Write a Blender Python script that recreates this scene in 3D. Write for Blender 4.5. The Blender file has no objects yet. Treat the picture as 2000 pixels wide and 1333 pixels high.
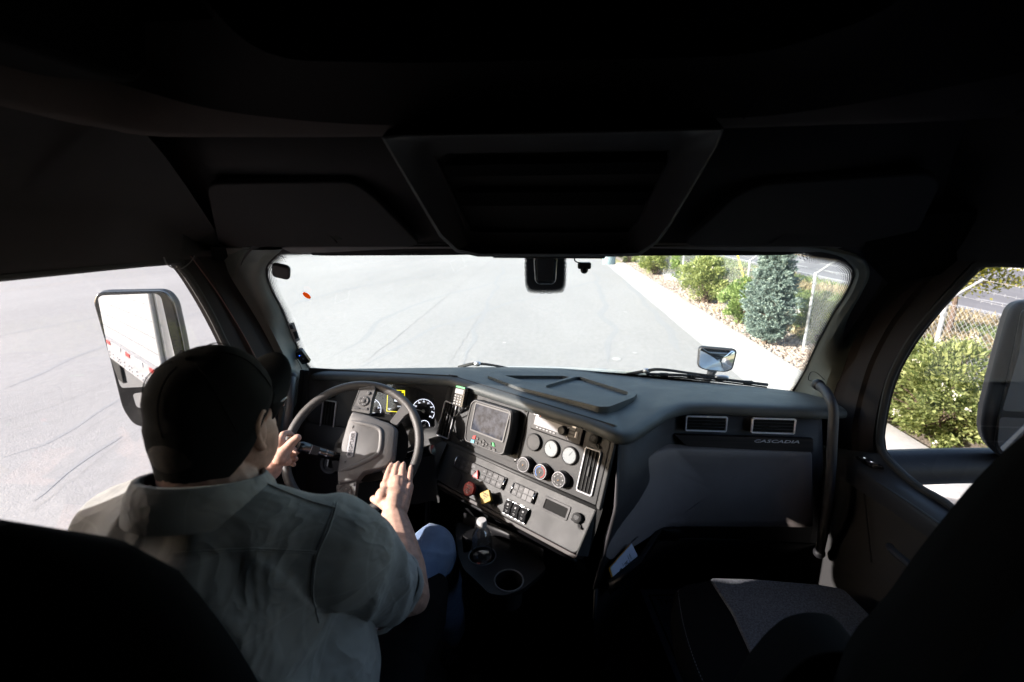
import bpy, bmesh, math, random
import numpy as np
from math import sin, cos, pi, radians, hypot, atan2, sqrt
from mathutils import Vector, Matrix, noise
random.seed(7)
S = bpy.context.scene
COL = S.collection

# ------------------------------------------------------------------ camera
FPX, PITCH, YAW = 900.0, radians(14.723), radians(5.036)
CAM = Vector((0, 0, 3.0))
_F = Vector((-sin(YAW)*cos(PITCH), cos(YAW)*cos(PITCH), -sin(PITCH)))
_R = Vector((cos(YAW), sin(YAW), 0))
_U = _R.cross(_F)
cd = bpy.data.cameras.new('camera'); cam = bpy.data.objects.new('camera', cd); COL.objects.link(cam)
cd.sensor_width = 36; cd.lens = 36*FPX/2000; cd.clip_start = 0.02; cd.clip_end = 1500
m = Matrix((( _R.x,_U.x,-_F.x,CAM.x),(_R.y,_U.y,-_F.y,CAM.y),(_R.z,_U.z,-_F.z,CAM.z),(0,0,0,1)))
cam.matrix_world = m
cd.dof.use_dof = True; cd.dof.focus_distance = 1.9; cd.dof.aperture_fstop = 3.2
S.camera = cam

# ------------------------------------------------------------------ light
SUN_TO = Vector((-0.853, -0.327, 0.386)).normalized()      # direction towards the sun
elev = math.asin(SUN_TO.z); az = atan2(SUN_TO.x, SUN_TO.y)
W = bpy.data.worlds.new('World'); S.world = W; W.use_nodes = True
nt = W.node_tree; nt.nodes.clear()
wo = nt.nodes.new('ShaderNodeOutputWorld'); bg = nt.nodes.new('ShaderNodeBackground'); sk = nt.nodes.new('ShaderNodeTexSky')
sk.sky_type = 'NISHITA'; sk.sun_disc = False; sk.sun_elevation = elev; sk.sun_rotation = az
sk.air_density = 1.0; sk.dust_density = 2.5; sk.ozone_density = 1.0
bg.inputs['Strength'].default_value = 0.15
nt.links.new(sk.outputs[0], bg.inputs[0]); nt.links.new(bg.outputs[0], wo.inputs[0])
sl = bpy.data.lights.new('sun', 'SUN'); sl.energy = 5.0; sl.angle = radians(0.55); sl.color = (1.0, .955, .89)
so = bpy.data.objects.new('sun', sl); COL.objects.link(so)
so.rotation_euler = SUN_TO.to_track_quat('Z', 'Y').to_euler(); so.location = (-20, -5, 20)
S.view_settings.view_transform = 'Standard'; S.view_settings.look = 'None'
S.view_settings.exposure = 1.7; S.view_settings.gamma = 1
cy = S.cycles
cy.use_denoising = True; cy.max_bounces = 9; cy.diffuse_bounces = 5; cy.glossy_bounces = 4
cy.transmission_bounces = 6; cy.transparent_max_bounces = 16
cy.caustics_reflective = False; cy.caustics_refractive = False; cy.sample_clamp_indirect = 4

# ------------------------------------------------------------------ measuring helpers (photo pixels 2000x1333 -> world points on real surfaces)
def ray(x, y): return _F + _R*((x-1000)/FPX) + _U*((666.5-y)/FPX)
def onY(x, y, Y): r = ray(x, y); return CAM + r*(Y/r.y)
def onX(x, y, X): r = ray(x, y); return CAM + r*(X/r.x)
def onZ(x, y, Z=0.0): r = ray(x, y); return CAM + r*((Z-CAM.z)/r.z)

class Plane:
    def __init__(s, o, h, up):
        s.o = Vector(o); s.h = Vector(h).normalized(); s.up = Vector(up).normalized(); s.n = s.h.cross(s.up).normalized()
        s.M = Matrix(((s.h.x,s.up.x,s.n.x,s.o.x),(s.h.y,s.up.y,s.n.y,s.o.y),(s.h.z,s.up.z,s.n.z,s.o.z),(0,0,0,1)))
    def px(s, x, y, w=0.0):
        r = ray(x, y); oo = s.o + s.n*w
        k = CAM + r*(((oo-CAM).dot(s.n))/(r.dot(s.n))) - s.o
        return (k.dot(s.h), k.dot(s.up))
    def P(s, u, v, w=0.0): return s.o + s.h*u + s.up*v + s.n*w
def tilted(o, azim, tilt):
    h = Vector((cos(azim), sin(azim), 0)); nb = Vector((-sin(azim), cos(azim), 0))
    return Plane(o, h, Vector((0,0,cos(tilt))) + nb*sin(tilt))

# ------------------------------------------------------------------ materials
def _nodes(name):
    mt = bpy.data.materials.new(name); mt.use_nodes = True
    nt = mt.node_tree; nt.nodes.clear()
    out = nt.nodes.new('ShaderNodeOutputMaterial')
    return mt, nt, out
def N(nt, t, **kw):
    n = nt.nodes.new(t)
    for k, v in kw.items():
        if k.startswith('i_'):
            key = k[2:]; key = int(key) if key.isdigit() else key.replace('_', ' ')
            n.inputs[key].default_value = v
        else: setattr(n, k, v)
    return n
def ramp(nt, stops, interp='LINEAR'):
    r = nt.nodes.new('ShaderNodeValToRGB'); cr = r.color_ramp; cr.interpolation = interp
    while len(cr.elements) > 1: cr.elements.remove(cr.elements[-1])
    cr.elements[0].position = stops[0][0]; cr.elements[0].color = (*stops[0][1], 1)
    for p, c in stops[1:]:
        e = cr.elements.new(p); e.color = (*c, 1)
    return r
def pm(name, col, rough=.5, metal=0.0, bump=0.0, bscale=900, var=0.0, vscale=12, spec=.5, coat=0, emis=None, sheen=0, alpha=1.0, trans=0, ior=1.45, col2=None, bdist=.001, detail=4):
    mt, nt, out = _nodes(name)
    b = N(nt, 'ShaderNodeBsdfPrincipled'); nt.links.new(b.outputs[0], out.inputs[0])
    b.inputs['Base Color'].default_value = (*col, 1); b.inputs['Roughness'].default_value = rough
    b.inputs['Metallic'].default_value = metal; b.inputs['Specular IOR Level'].default_value = spec
    b.inputs['Coat Weight'].default_value = coat; b.inputs['Sheen Weight'].default_value = sheen
    b.inputs['Transmission Weight'].default_value = trans; b.inputs['IOR'].default_value = ior
    if alpha < 1: b.inputs['Alpha'].default_value = alpha
    if emis: b.inputs['Emission Color'].default_value = (*emis[:3], 1); b.inputs['Emission Strength'].default_value = emis[3]
    tc = N(nt, 'ShaderNodeTexCoord')
    if var or col2:
        nz = N(nt, 'ShaderNodeTexNoise', i_Scale=vscale, i_Detail=detail, i_Roughness=.6); nt.links.new(tc.outputs['Object'], nz.inputs['Vector'])
        c2 = col2 if col2 else tuple(min(1, c*(1+var)) for c in col); c1 = col if col2 else tuple(c*(1-var) for c in col)
        r = ramp(nt, [(.35, c1), (.65, c2)]); nt.links.new(nz.outputs[0], r.inputs[0]); nt.links.new(r.outputs[0], b.inputs['Base Color'])
        mr = N(nt, 'ShaderNodeMapRange', i_1=.3, i_2=.7, i_3=max(0, rough-.07), i_4=min(1, rough+.08)); nt.links.new(nz.outputs[0], mr.inputs[0]); nt.links.new(mr.outputs[0], b.inputs['Roughness'])
    if bump:
        nz = N(nt, 'ShaderNodeTexNoise', i_Scale=bscale, i_Detail=2.0); nt.links.new(tc.outputs['Object'], nz.inputs['Vector'])
        bp = N(nt, 'ShaderNodeBump', i_Strength=bump, i_Distance=bdist); nt.links.new(nz.outputs[0], bp.inputs['Height']); nt.links.new(bp.outputs[0], b.inputs['Normal'])
    return mt
M = {}
M['dash'] = pm('dash_top_vinyl', (.066,.074,.076), .55, bump=.5, bscale=1200, var=.10, spec=.5)
M['panel'] = pm('charcoal_plastic', (.0235,.024,.0255), .5, bump=.2, spec=.35, bscale=1400, var=.07)
M['doorp'] = pm('brown_grey_door_cloth', (.030,.029,.0295), .8, bump=.5, bscale=900)
M['lower'] = pm('warm_grey_plastic', (.031,.031,.031), .5, bump=.55, bscale=1100, var=.07)
M['hndl'] = pm('handle_plastic', (.045,.044,.048), .5, bump=.4, bscale=1200, var=.08)
M['panel2'] = pm('dark_fascia_plastic', (.042,.040,.043), .5, bump=.35, bscale=1300, var=.08)
M['glove'] = pm('slate_grey_plastic', (.24,.205,.195), .55, bump=.45, bscale=1100, var=.06)
M['dark'] = pm('black_plastic', (.016,.016,.018), .5, bump=.3, bscale=1300)
M['gloss'] = pm('gloss_black_plastic', (.012,.012,.013), .22, coat=.3)
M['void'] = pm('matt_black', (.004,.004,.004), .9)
M['pillar'] = pm('green_grey_vinyl', (.13,.15,.145), .5, bump=.4, bscale=1200, var=.10)
M['pillar2'] = pm('dark_door_trim', (.017,.014,.0145), .75, bump=.3, bscale=1200, var=.2, spec=.2)
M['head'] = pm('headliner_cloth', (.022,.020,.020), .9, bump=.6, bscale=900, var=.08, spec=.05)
M['hdr'] = pm('header_vinyl', (.15,.15,.155), .6, bump=.4, bscale=1000, var=.08)
M['oshell'] = pm('console_shell_plastic', (.022,.021,.022), .7, bump=.4, bscale=1200, var=.08, spec=.2)
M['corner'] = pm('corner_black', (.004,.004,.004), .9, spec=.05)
M['head2'] = pm('lit_headliner_cloth', (.055,.047,.045), .9, bump=.6, bscale=900, var=.08, spec=.05)  # paler headliner copy, window light on the shelf nose put into its colour
M['ohead'] = pm('overhead_plastic', (.027,.026,.027), .8, bump=.5, bscale=1200, var=.08, spec=.12)
M['satin'] = pm('satin_silver', (.50,.49,.51), .35, metal=.15)
M['chrome'] = pm('chrome', (.8,.8,.82), .12, metal=1)
M['mirror'] = pm('mirror_glass', (.86,.87,.88), .015, metal=1)
M['wheel'] = pm('steering_leather', (.070,.066,.064), .40, bump=.5, bscale=1500, var=.08)
M['pad'] = pm('airbag_cover', (.13,.127,.127), .46, bump=.5, bscale=1300, var=.06)
M['btn'] = pm('button_plastic', (.11,.108,.11), .6, var=.06)
M['btnd'] = pm('dark_button_plastic', (.032,.031,.032), .6, var=.06)
M['white'] = pm('white_print', (.5,.5,.5), .5)
M['grey'] = pm('grey_print', (.11,.11,.115), .5)
M['red'] = pm('red_plastic', (.42,.022,.020), .4)
M['yellow'] = pm('yellow_plastic', (.30,.19,.012), .55)
M['seat'] = pm('seat_black_cloth', (.005,.005,.006), .95, bump=.8, bscale=1500, spec=.1)
M['frame2'] = pm('bright_vent_frame', (.88,.86,.92), .35)
M['seatg'] = pm('seat_grey_cloth', (.100,.106,.122), .9, bump=1.0, bscale=500, var=.45, vscale=260, detail=2)
M['rubber'] = pm('rubber', (.015,.015,.015), .75, bump=.3)
M['paint'] = pm('silver_grey_paint', (.20,.205,.215), .28, metal=.35, coat=.6)
M['hoodp'] = pm('hood_paint', (.52,.54,.56), .3, metal=.15, coat=.8)
M['tpaint'] = pm('trailer_white_paint', (.29,.29,.295), .4, var=.03)
M['alu'] = pm('aluminium', (.5,.5,.52), .38, metal=.8, var=.1)
M['galv'] = pm('galvanised_steel', (.34,.35,.36), .5, metal=.15, var=.15, vscale=30)
M['skin'] = pm('skin', (.50,.305,.235), .52, bump=.6, bscale=380, var=.17, vscale=55, spec=.4)
M['nail'] = pm('nail', (.60,.42,.37), .3)
M['hair'] = pm('short_brown_hair', (.028,.018,.013), .8, bump=1, bscale=900, bdist=.004, var=.4, vscale=200)
M['cap'] = pm('black_cap_cloth', (.012,.0125,.0135), .92, bump=.7, bscale=1500, spec=.15)
M['amber'] = pm('amber_plastic', (.8,.35,.02), .4)
M['orange'] = pm('orange_sticker', (.95,.20,.03), .5)
M['paper'] = pm('white_paper', (.62,.66,.80), .7, var=.03)
M['ink'] = pm('black_ink', (.02,.02,.025), .6)
M['mat'] = pm('paper_floor_mat', (.50,.60,.88), .8, var=.08)
M['floor'] = pm('cab_floor_vinyl', (.020,.018,.018), .6, bump=.5, bscale=500, var=.2)
M['steel'] = pm('steel_pedal', (.16,.16,.17), .4, metal=.7)
M['green'] = pm('green_plastic', (.03,.30,.09), .4)
M['lblue'] = pm('light_blue_key', (.10,.32,.45), .4)
M['key'] = pm('keypad_key', (.10,.10,.10), .5)
M['lcd'] = pm('lcd_glass', (.20,.20,.215), .4, spec=.4, var=.15, vscale=60)
M['gface'] = pm('pale_gauge_face', (.19,.21,.22), .6, coat=.1)
M['scr'] = pm('smudged_terminal_screen', (.022,.025,.034), .06, spec=.12, coat=0, col2=(.060,.066,.085), vscale=48)
M['dpaint'] = pm('shaded_side_paint', (.014,.014,.016), .8, spec=.15)  # shade of the right sleeper side put into the paint, mirrored dark
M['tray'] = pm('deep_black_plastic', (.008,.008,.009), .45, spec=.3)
M['ledblue'] = pm('blue_led', (.05,.1,.6), .4, emis=(.05,.15,1,1.5))
M['ledwhite'] = pm('lit_icon', (.8,.8,.8), .4, emis=(.8,.85,1,.6))
M['ledyel'] = pm('display_yellow', (.8,.7,.0), .4, emis=(.9,.8,.02,.55))
M['disp'] = pm('display_black', (.012,.012,.014), .3)
M['barrel'] = pm('blue_grey_barrel', (.20,.27,.30), .6, var=.1)
M['ygreen'] = pm('guy_marker_yellow', (.8,.6,.05), .5)

def mat_shirt():
    mt, nt, out = _nodes('grey_plaid_shirt_cloth')
    b = N(nt, 'ShaderNodeBsdfPrincipled', i_Roughness=.88); b.inputs['Sheen Weight'].default_value = .25
    tc = N(nt, 'ShaderNodeTexCoord'); sp = N(nt, 'ShaderNodeSeparateXYZ'); nt.links.new(tc.outputs['Object'], sp.inputs[0])
    tot = None
    for ax, per in ((0, 42.), (2, 36.)):
        mu = N(nt, 'ShaderNodeMath', operation='MULTIPLY', i_1=per/6.28*6.28); nt.links.new(sp.outputs[ax], mu.inputs[0])
        fr = N(nt, 'ShaderNodeMath', operation='FRACT'); nt.links.new(mu.outputs[0], fr.inputs[0])
        # narrow pale lines on a wide repeat
        mu.inputs[1].default_value = 13. if ax == 0 else 10.5
        lt = N(nt, 'ShaderNodeMath', operation='LESS_THAN', i_1=.035); nt.links.new(fr.outputs[0], lt.inputs[0])
        if tot is None: tot = lt
        else:
            a = N(nt, 'ShaderNodeMath', operation='MAXIMUM'); nt.links.new(tot.outputs[0], a.inputs[0]); nt.links.new(lt.outputs[0], a.inputs[1]); tot = a
    nz = N(nt, 'ShaderNodeTexNoise', i_Scale=9., i_Detail=5.); nt.links.new(tc.outputs['Object'], nz.inputs['Vector'])
    r = ramp(nt, [(.3, (.262,.260,.250)), (.7, (.318,.315,.304))]); nt.links.new(nz.outputs[0], r.inputs[0])
    mx = N(nt, 'ShaderNodeMixRGB'); mx.inputs[2].default_value = (.42, .415, .41, 1); nt.links.new(r.outputs[0], mx.inputs[1])
    mf = N(nt, 'ShaderNodeMath', operation='MULTIPLY', i_1=.25); nt.links.new(tot.outputs[0], mf.inputs[0]); nt.links.new(mf.outputs[0], mx.inputs[0])
    nt.links.new(mx.outputs[0], b.inputs['Base Color'])
    n2 = N(nt, 'ShaderNodeTexNoise', i_Scale=1100., i_Detail=1.); nt.links.new(tc.outputs['Object'], n2.inputs['Vector'])
    n3 = N(nt, 'ShaderNodeTexNoise', i_Scale=7., i_Detail=3., i_Distortion=.6); nt.links.new(tc.outputs['Object'], n3.inputs['Vector'])
    b1 = N(nt, 'ShaderNodeBump', i_Strength=.5, i_Distance=.001); nt.links.new(n2.outputs[0], b1.inputs['Height'])
    rr3 = ramp(nt, [(0,(0,0,0)),(.40,(.25,.25,.25)),(.5,(1,1,1)),(.60,(.25,.25,.25)),(1,(0,0,0))]); nt.links.new(n3.outputs[0], rr3.inputs[0]); b2 = N(nt, 'ShaderNodeBump', i_Strength=.45, i_Distance=.010); nt.links.new(rr3.outputs[0], b2.inputs['Height']); nt.links.new(b1.outputs[0], b2.inputs['Normal'])
    nt.links.new(b2.outputs[0], b.inputs['Normal']); nt.links.new(b.outputs[0], out.inputs[0]); return mt
M['shirt'] = mat_shirt()
M['jeans'] = pm('blue_denim', (.12,.19,.34), .85, bump=1.0, bscale=1400, col2=(.20,.29,.46), vscale=14, sheen=.2)

def mat_glass(name, tint, gloss=.045, dust=0):
    mt, nt, out = _nodes(name)
    t = N(nt, 'ShaderNodeBsdfTransparent'); t.inputs[0].default_value = (*tint, 1)
    g = N(nt, 'ShaderNodeBsdfGlossy', i_Roughness=.02); fr = N(nt, 'ShaderNodeLayerWeight', i_Blend=.5)
    pw = N(nt, 'ShaderNodeMath', operation='POWER', i_1=5.0); nt.links.new(fr.outputs['Facing'], pw.inputs[0])
    mu = N(nt, 'ShaderNodeMath', operation='MULTIPLY_ADD', i_1=.8, i_2=gloss); nt.links.new(pw.outputs[0], mu.inputs[0])
    mx = N(nt, 'ShaderNodeMixShader'); nt.links.new(mu.outputs[0], mx.inputs[0]); nt.links.new(t.outputs[0], mx.inputs[1]); nt.links.new(g.outputs[0], mx.inputs[2])
    if dust:
        df = N(nt, 'ShaderNodeBsdfDiffuse'); df.inputs[0].default_value = (.8,.8,.78,1); tl = N(nt, 'ShaderNodeBsdfTranslucent'); tl.inputs[0].default_value = (.8,.8,.78,1)
        ad = N(nt, 'ShaderNodeMixShader'); ad.inputs[0].default_value = .5; nt.links.new(df.outputs[0], ad.inputs[1]); nt.links.new(tl.outputs[0], ad.inputs[2])
        tc = N(nt, 'ShaderNodeTexCoord'); nz = N(nt, 'ShaderNodeTexNoise', i_Scale=3.5, i_Detail=8., i_Distortion=.8); nt.links.new(tc.outputs['Object'], nz.inputs['Vector'])
        mr = N(nt, 'ShaderNodeMapRange', i_1=.35, i_2=.72, i_3=dust*.3, i_4=dust*1.8); nt.links.new(nz.outputs[0], mr.inputs[0])
        m2 = N(nt, 'ShaderNodeMixShader'); nt.links.new(mr.outputs[0], m2.inputs[0]); nt.links.new(mx.outputs[0], m2.inputs[1]); nt.links.new(ad.outputs[0], m2.inputs[2]); mx = m2
    nt.links.new(mx.outputs[0], out.inputs[0]); return mt
M['wglass'] = mat_glass('green_tint_windshield_glass', (.92,.965,.945), dust=.03)
M['sglass'] = mat_glass('side_window_glass', (.76,.742,.758))
M['clear'] = mat_glass('clear_bottle_plastic', (.80,.85,.90), .20)
M['lens'] = mat_glass('clear_gauge_lens', (.96,.96,.96))

def mat_frit():
    mt, nt, out = _nodes('ceramic_frit_dots')
    uv = N(nt, 'ShaderNodeUVMap'); sp = N(nt, 'ShaderNodeSeparateXYZ'); nt.links.new(uv.outputs[0], sp.inputs[0])
    def mth(op, a, bv=None):
        n = N(nt, 'ShaderNodeMath', operation=op)
        for i, q in enumerate((a, bv)):
            if q is None: continue
            if isinstance(q, (int, float)): n.inputs[i].default_value = q
            else: nt.links.new(q, n.inputs[i])
        return n.outputs[0]
    P = .0042
    us = mth('DIVIDE', sp.outputs[0], P); vs = mth('DIVIDE', sp.outputs[1], P)
    row = mth('FLOOR', vs); us2 = mth('ADD', us, mth('MULTIPLY', row, .5))
    fu = mth('SUBTRACT', mth('FRACT', us2), .5); fv = mth('SUBTRACT', mth('FRACT', vs), .5)
    d = mth('SQRT', mth('ADD', mth('MULTIPLY', fu, fu), mth('MULTIPLY', fv, fv)))
    rad = mth('SUBTRACT', .74, mth('MULTIPLY', sp.outputs[1], 18.))
    k = mth('LESS_THAN', d, rad)
    t = N(nt, 'ShaderNodeBsdfTransparent'); b = N(nt, 'ShaderNodeBsdfPrincipled', i_Roughness=.6); b.inputs['Base Color'].default_value = (.006,.006,.008,1)
    mx = N(nt, 'ShaderNodeMixShader'); nt.links.new(k, mx.inputs[0]); nt.links.new(t.outputs[0], mx.inputs[1]); nt.links.new(b.outputs[0], mx.inputs[2])
    nt.links.new(mx.outputs[0], out.inputs[0]); return mt
M['frit'] = mat_frit()

def mat_ground(name, stops, scale, bump=.4, bdist=.02, big=None, fine=None, mid=None, rough=.9, spec=.3):
    mt, nt, out = _nodes(name)
    b = N(nt, 'ShaderNodeBsdfPrincipled', i_Roughness=rough); b.inputs['Specular IOR Level'].default_value = spec
    tc = N(nt, 'ShaderNodeTexCoord')
    nz = N(nt, 'ShaderNodeTexNoise', i_Scale=scale, i_Detail=8., i_Roughness=.65); nt.links.new(tc.outputs['Object'], nz.inputs['Vector'])
    r = ramp(nt, stops); nt.links.new(nz.outputs[0], r.inputs[0]); c = r.outputs[0]
    for q in (big, fine, mid):
        if q:
            n2 = N(nt, 'ShaderNodeTexNoise', i_Scale=q[0], i_Detail=6., i_Roughness=.6); mp = N(nt, 'ShaderNodeMapping'); mp.inputs['Scale'].default_value = q[3] if len(q) > 3 else (1,1,1)
            nt.links.new(tc.outputs['Object'], mp.inputs[0]); nt.links.new(mp.outputs[0], n2.inputs['Vector'])
            r2 = ramp(nt, [(.3, (q[1],)*3), (.7, (q[2],)*3)]); nt.links.new(n2.outputs[0], r2.inputs[0])
            mx = N(nt, 'ShaderNodeMixRGB', blend_type='MULTIPLY'); mx.inputs[0].default_value = 1; nt.links.new(c, mx.inputs[1]); nt.links.new(r2.outputs[0], mx.inputs[2]); c = mx.outputs[0]
    nt.links.new(c, b.inputs['Base Color'])
    bp = N(nt, 'ShaderNodeBump', i_Strength=bump, i_Distance=bdist); nt.links.new(nz.outputs[0], bp.inputs['Height']); nt.links.new(bp.outputs[0], b.inputs['Normal'])
    nt.links.new(b.outputs[0], out.inputs[0]); return mt
M['asphalt'] = mat_ground('weathered_asphalt', [(.3, (.266,.257,.250)), (.7, (.352,.342,.333))], 40., .7, .012, big=(.16, .86, 1.06, (1,.35,1)), fine=(150., .72, 1.22), mid=(9., .93, 1.06, (1,.5,1)))
M['highway'] = mat_ground('highway_asphalt', [(.3, (.175,.168,.172)), (.7, (.215,.207,.211))], 6., .3, .01, big=(.2, .85, 1.1, (4,.1,1)))
M['concrete'] = mat_ground('pale_concrete', [(.3, (.37,.36,.35)), (.7, (.45,.44,.43))], 7., .3, .01, big=(.7, .84, 1.06), fine=(90., .9, 1.06))
M['asph2'] = mat_ground('tyre_marked_asphalt', [(.3, (.235,.232,.233)), (.7, (.325,.322,.320))], 30., .5, .01, fine=(150., .72, 1.22))
M['crack'] = pm('crack_tar', (.225,.219,.213), .9)
M['crackl'] = pm('pale_seam', (.22,.22,.215), .9)
M['earth'] = mat_ground('dry_grass_ground', [(.35, (.40,.32,.20)), (.5, (.33,.28,.16)), (.62, (.19,.24,.09))], .35, .6, .05, fine=(30., .75, 1.2))
M['bed'] = mat_ground('gravel_bed_soil', [(.3, (.20,.16,.13)), (.7, (.34,.285,.24))], 30., .9, .04, fine=(70., .7, 1.3))
M['line'] = mat_ground('road_paint_white', [(.3, (.36,.36,.36)), (.7, (.5,.5,.5))], 8.)
M['liney'] = pm('road_paint_yellow', (.55,.36,.10), .8)

def mat_foliage(name, c1, c2, trans=.35):
    mt, nt, out = _nodes(name)
    oi = N(nt, 'ShaderNodeNewGeometry'); r = ramp(nt, [(0, c1), (1, c2)]); nt.links.new(oi.outputs['Random Per Island'], r.inputs[0])
    d = N(nt, 'ShaderNodeBsdfPrincipled', i_Roughness=.55); t = N(nt, 'ShaderNodeBsdfTranslucent'); nt.links.new(r.outputs[0], d.inputs['Base Color'])
    hs = N(nt, 'ShaderNodeHueSaturation', i_Saturation=1.1, i_Value=1.3); nt.links.new(r.outputs[0], hs.inputs['Color']); nt.links.new(hs.outputs[0], t.inputs[0])
    mx = N(nt, 'ShaderNodeMixShader'); mx.inputs[0].default_value = trans
    nt.links.new(d.outputs[0], mx.inputs[1]); nt.links.new(t.outputs[0], mx.inputs[2]); nt.links.new(mx.outputs[0], out.inputs[0]); return mt
M['leaf'] = mat_foliage('shrub_leaf', (.14,.185,.055), (.39,.42,.165))
M['leafl'] = mat_foliage('bright_shrub_leaf', (.12,.19,.05), (.31,.39,.14))
M['leaff'] = mat_foliage('tree_leaf', (.15,.17,.02), (.30,.27,.05))
M['spruce'] = mat_foliage('blue_spruce_needle', (.10,.15,.13), (.32,.39,.345), .18)
M['strawg'] = mat_foliage('dry_grass_blade', (.30,.24,.13), (.48,.40,.25), .3)
M['greeng'] = mat_foliage('green_grass_blade', (.11,.17,.05), (.25,.30,.11), .3)
M['flower'] = pm('cream_flower', (.55,.53,.42), .7)
M['bark'] = pm('bark', (.14,.10,.075), .9, bump=.8, bscale=60, bdist=.01)
M['dead'] = pm('dead_twig', (.50,.33,.20), .9)
M['pebble'] = None
M['orange'] = mat_foliage('orange_film_sticker', (.95,.27,.045), (.95,.27,.045), .8)
M['film'] = mat_foliage('permit_film', (.42,.42,.42), (.42,.42,.42), .5)
def mat_pebble():
    mt, nt, out = _nodes('landscape_pebble')
    g = N(nt, 'ShaderNodeNewGeometry'); r = ramp(nt, [(0,(.16,.115,.09)),(.3,(.33,.26,.215)),(.6,(.42,.36,.31)),(1,(.28,.225,.19))]); nt.links.new(g.outputs['Random Per Island'], r.inputs[0])
    b = N(nt, 'ShaderNodeBsdfPrincipled', i_Roughness=.85); nt.links.new(r.outputs[0], b.inputs['Base Color']); nt.links.new(b.outputs[0], out.inputs[0]); return mt
M['pebble'] = mat_pebble()
def mat_wood():
    mt, nt, out = _nodes('dark_wood_grain_trim')
    tc = N(nt, 'ShaderNodeTexCoord'); mp = N(nt, 'ShaderNodeMapping'); mp.inputs['Scale'].default_value = (4, 4, 260)
    nz = N(nt, 'ShaderNodeTexNoise', i_Scale=1., i_Detail=5.); nt.links.new(tc.outputs['Object'], mp.inputs[0]); nt.links.new(mp.outputs[0], nz.inputs['Vector'])
    r = ramp(nt, [(.35,(.008,.006,.006)),(.7,(.035,.024,.022))]); nt.links.new(nz.outputs[0], r.inputs[0])
    b = N(nt, 'ShaderNodeBsdfPrincipled', i_Roughness=.6); nt.links.new(r.outputs[0], b.inputs['Base Color']); nt.links.new(b.outputs[0], out.inputs[0]); return mt
M['wood'] = mat_wood()

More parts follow.
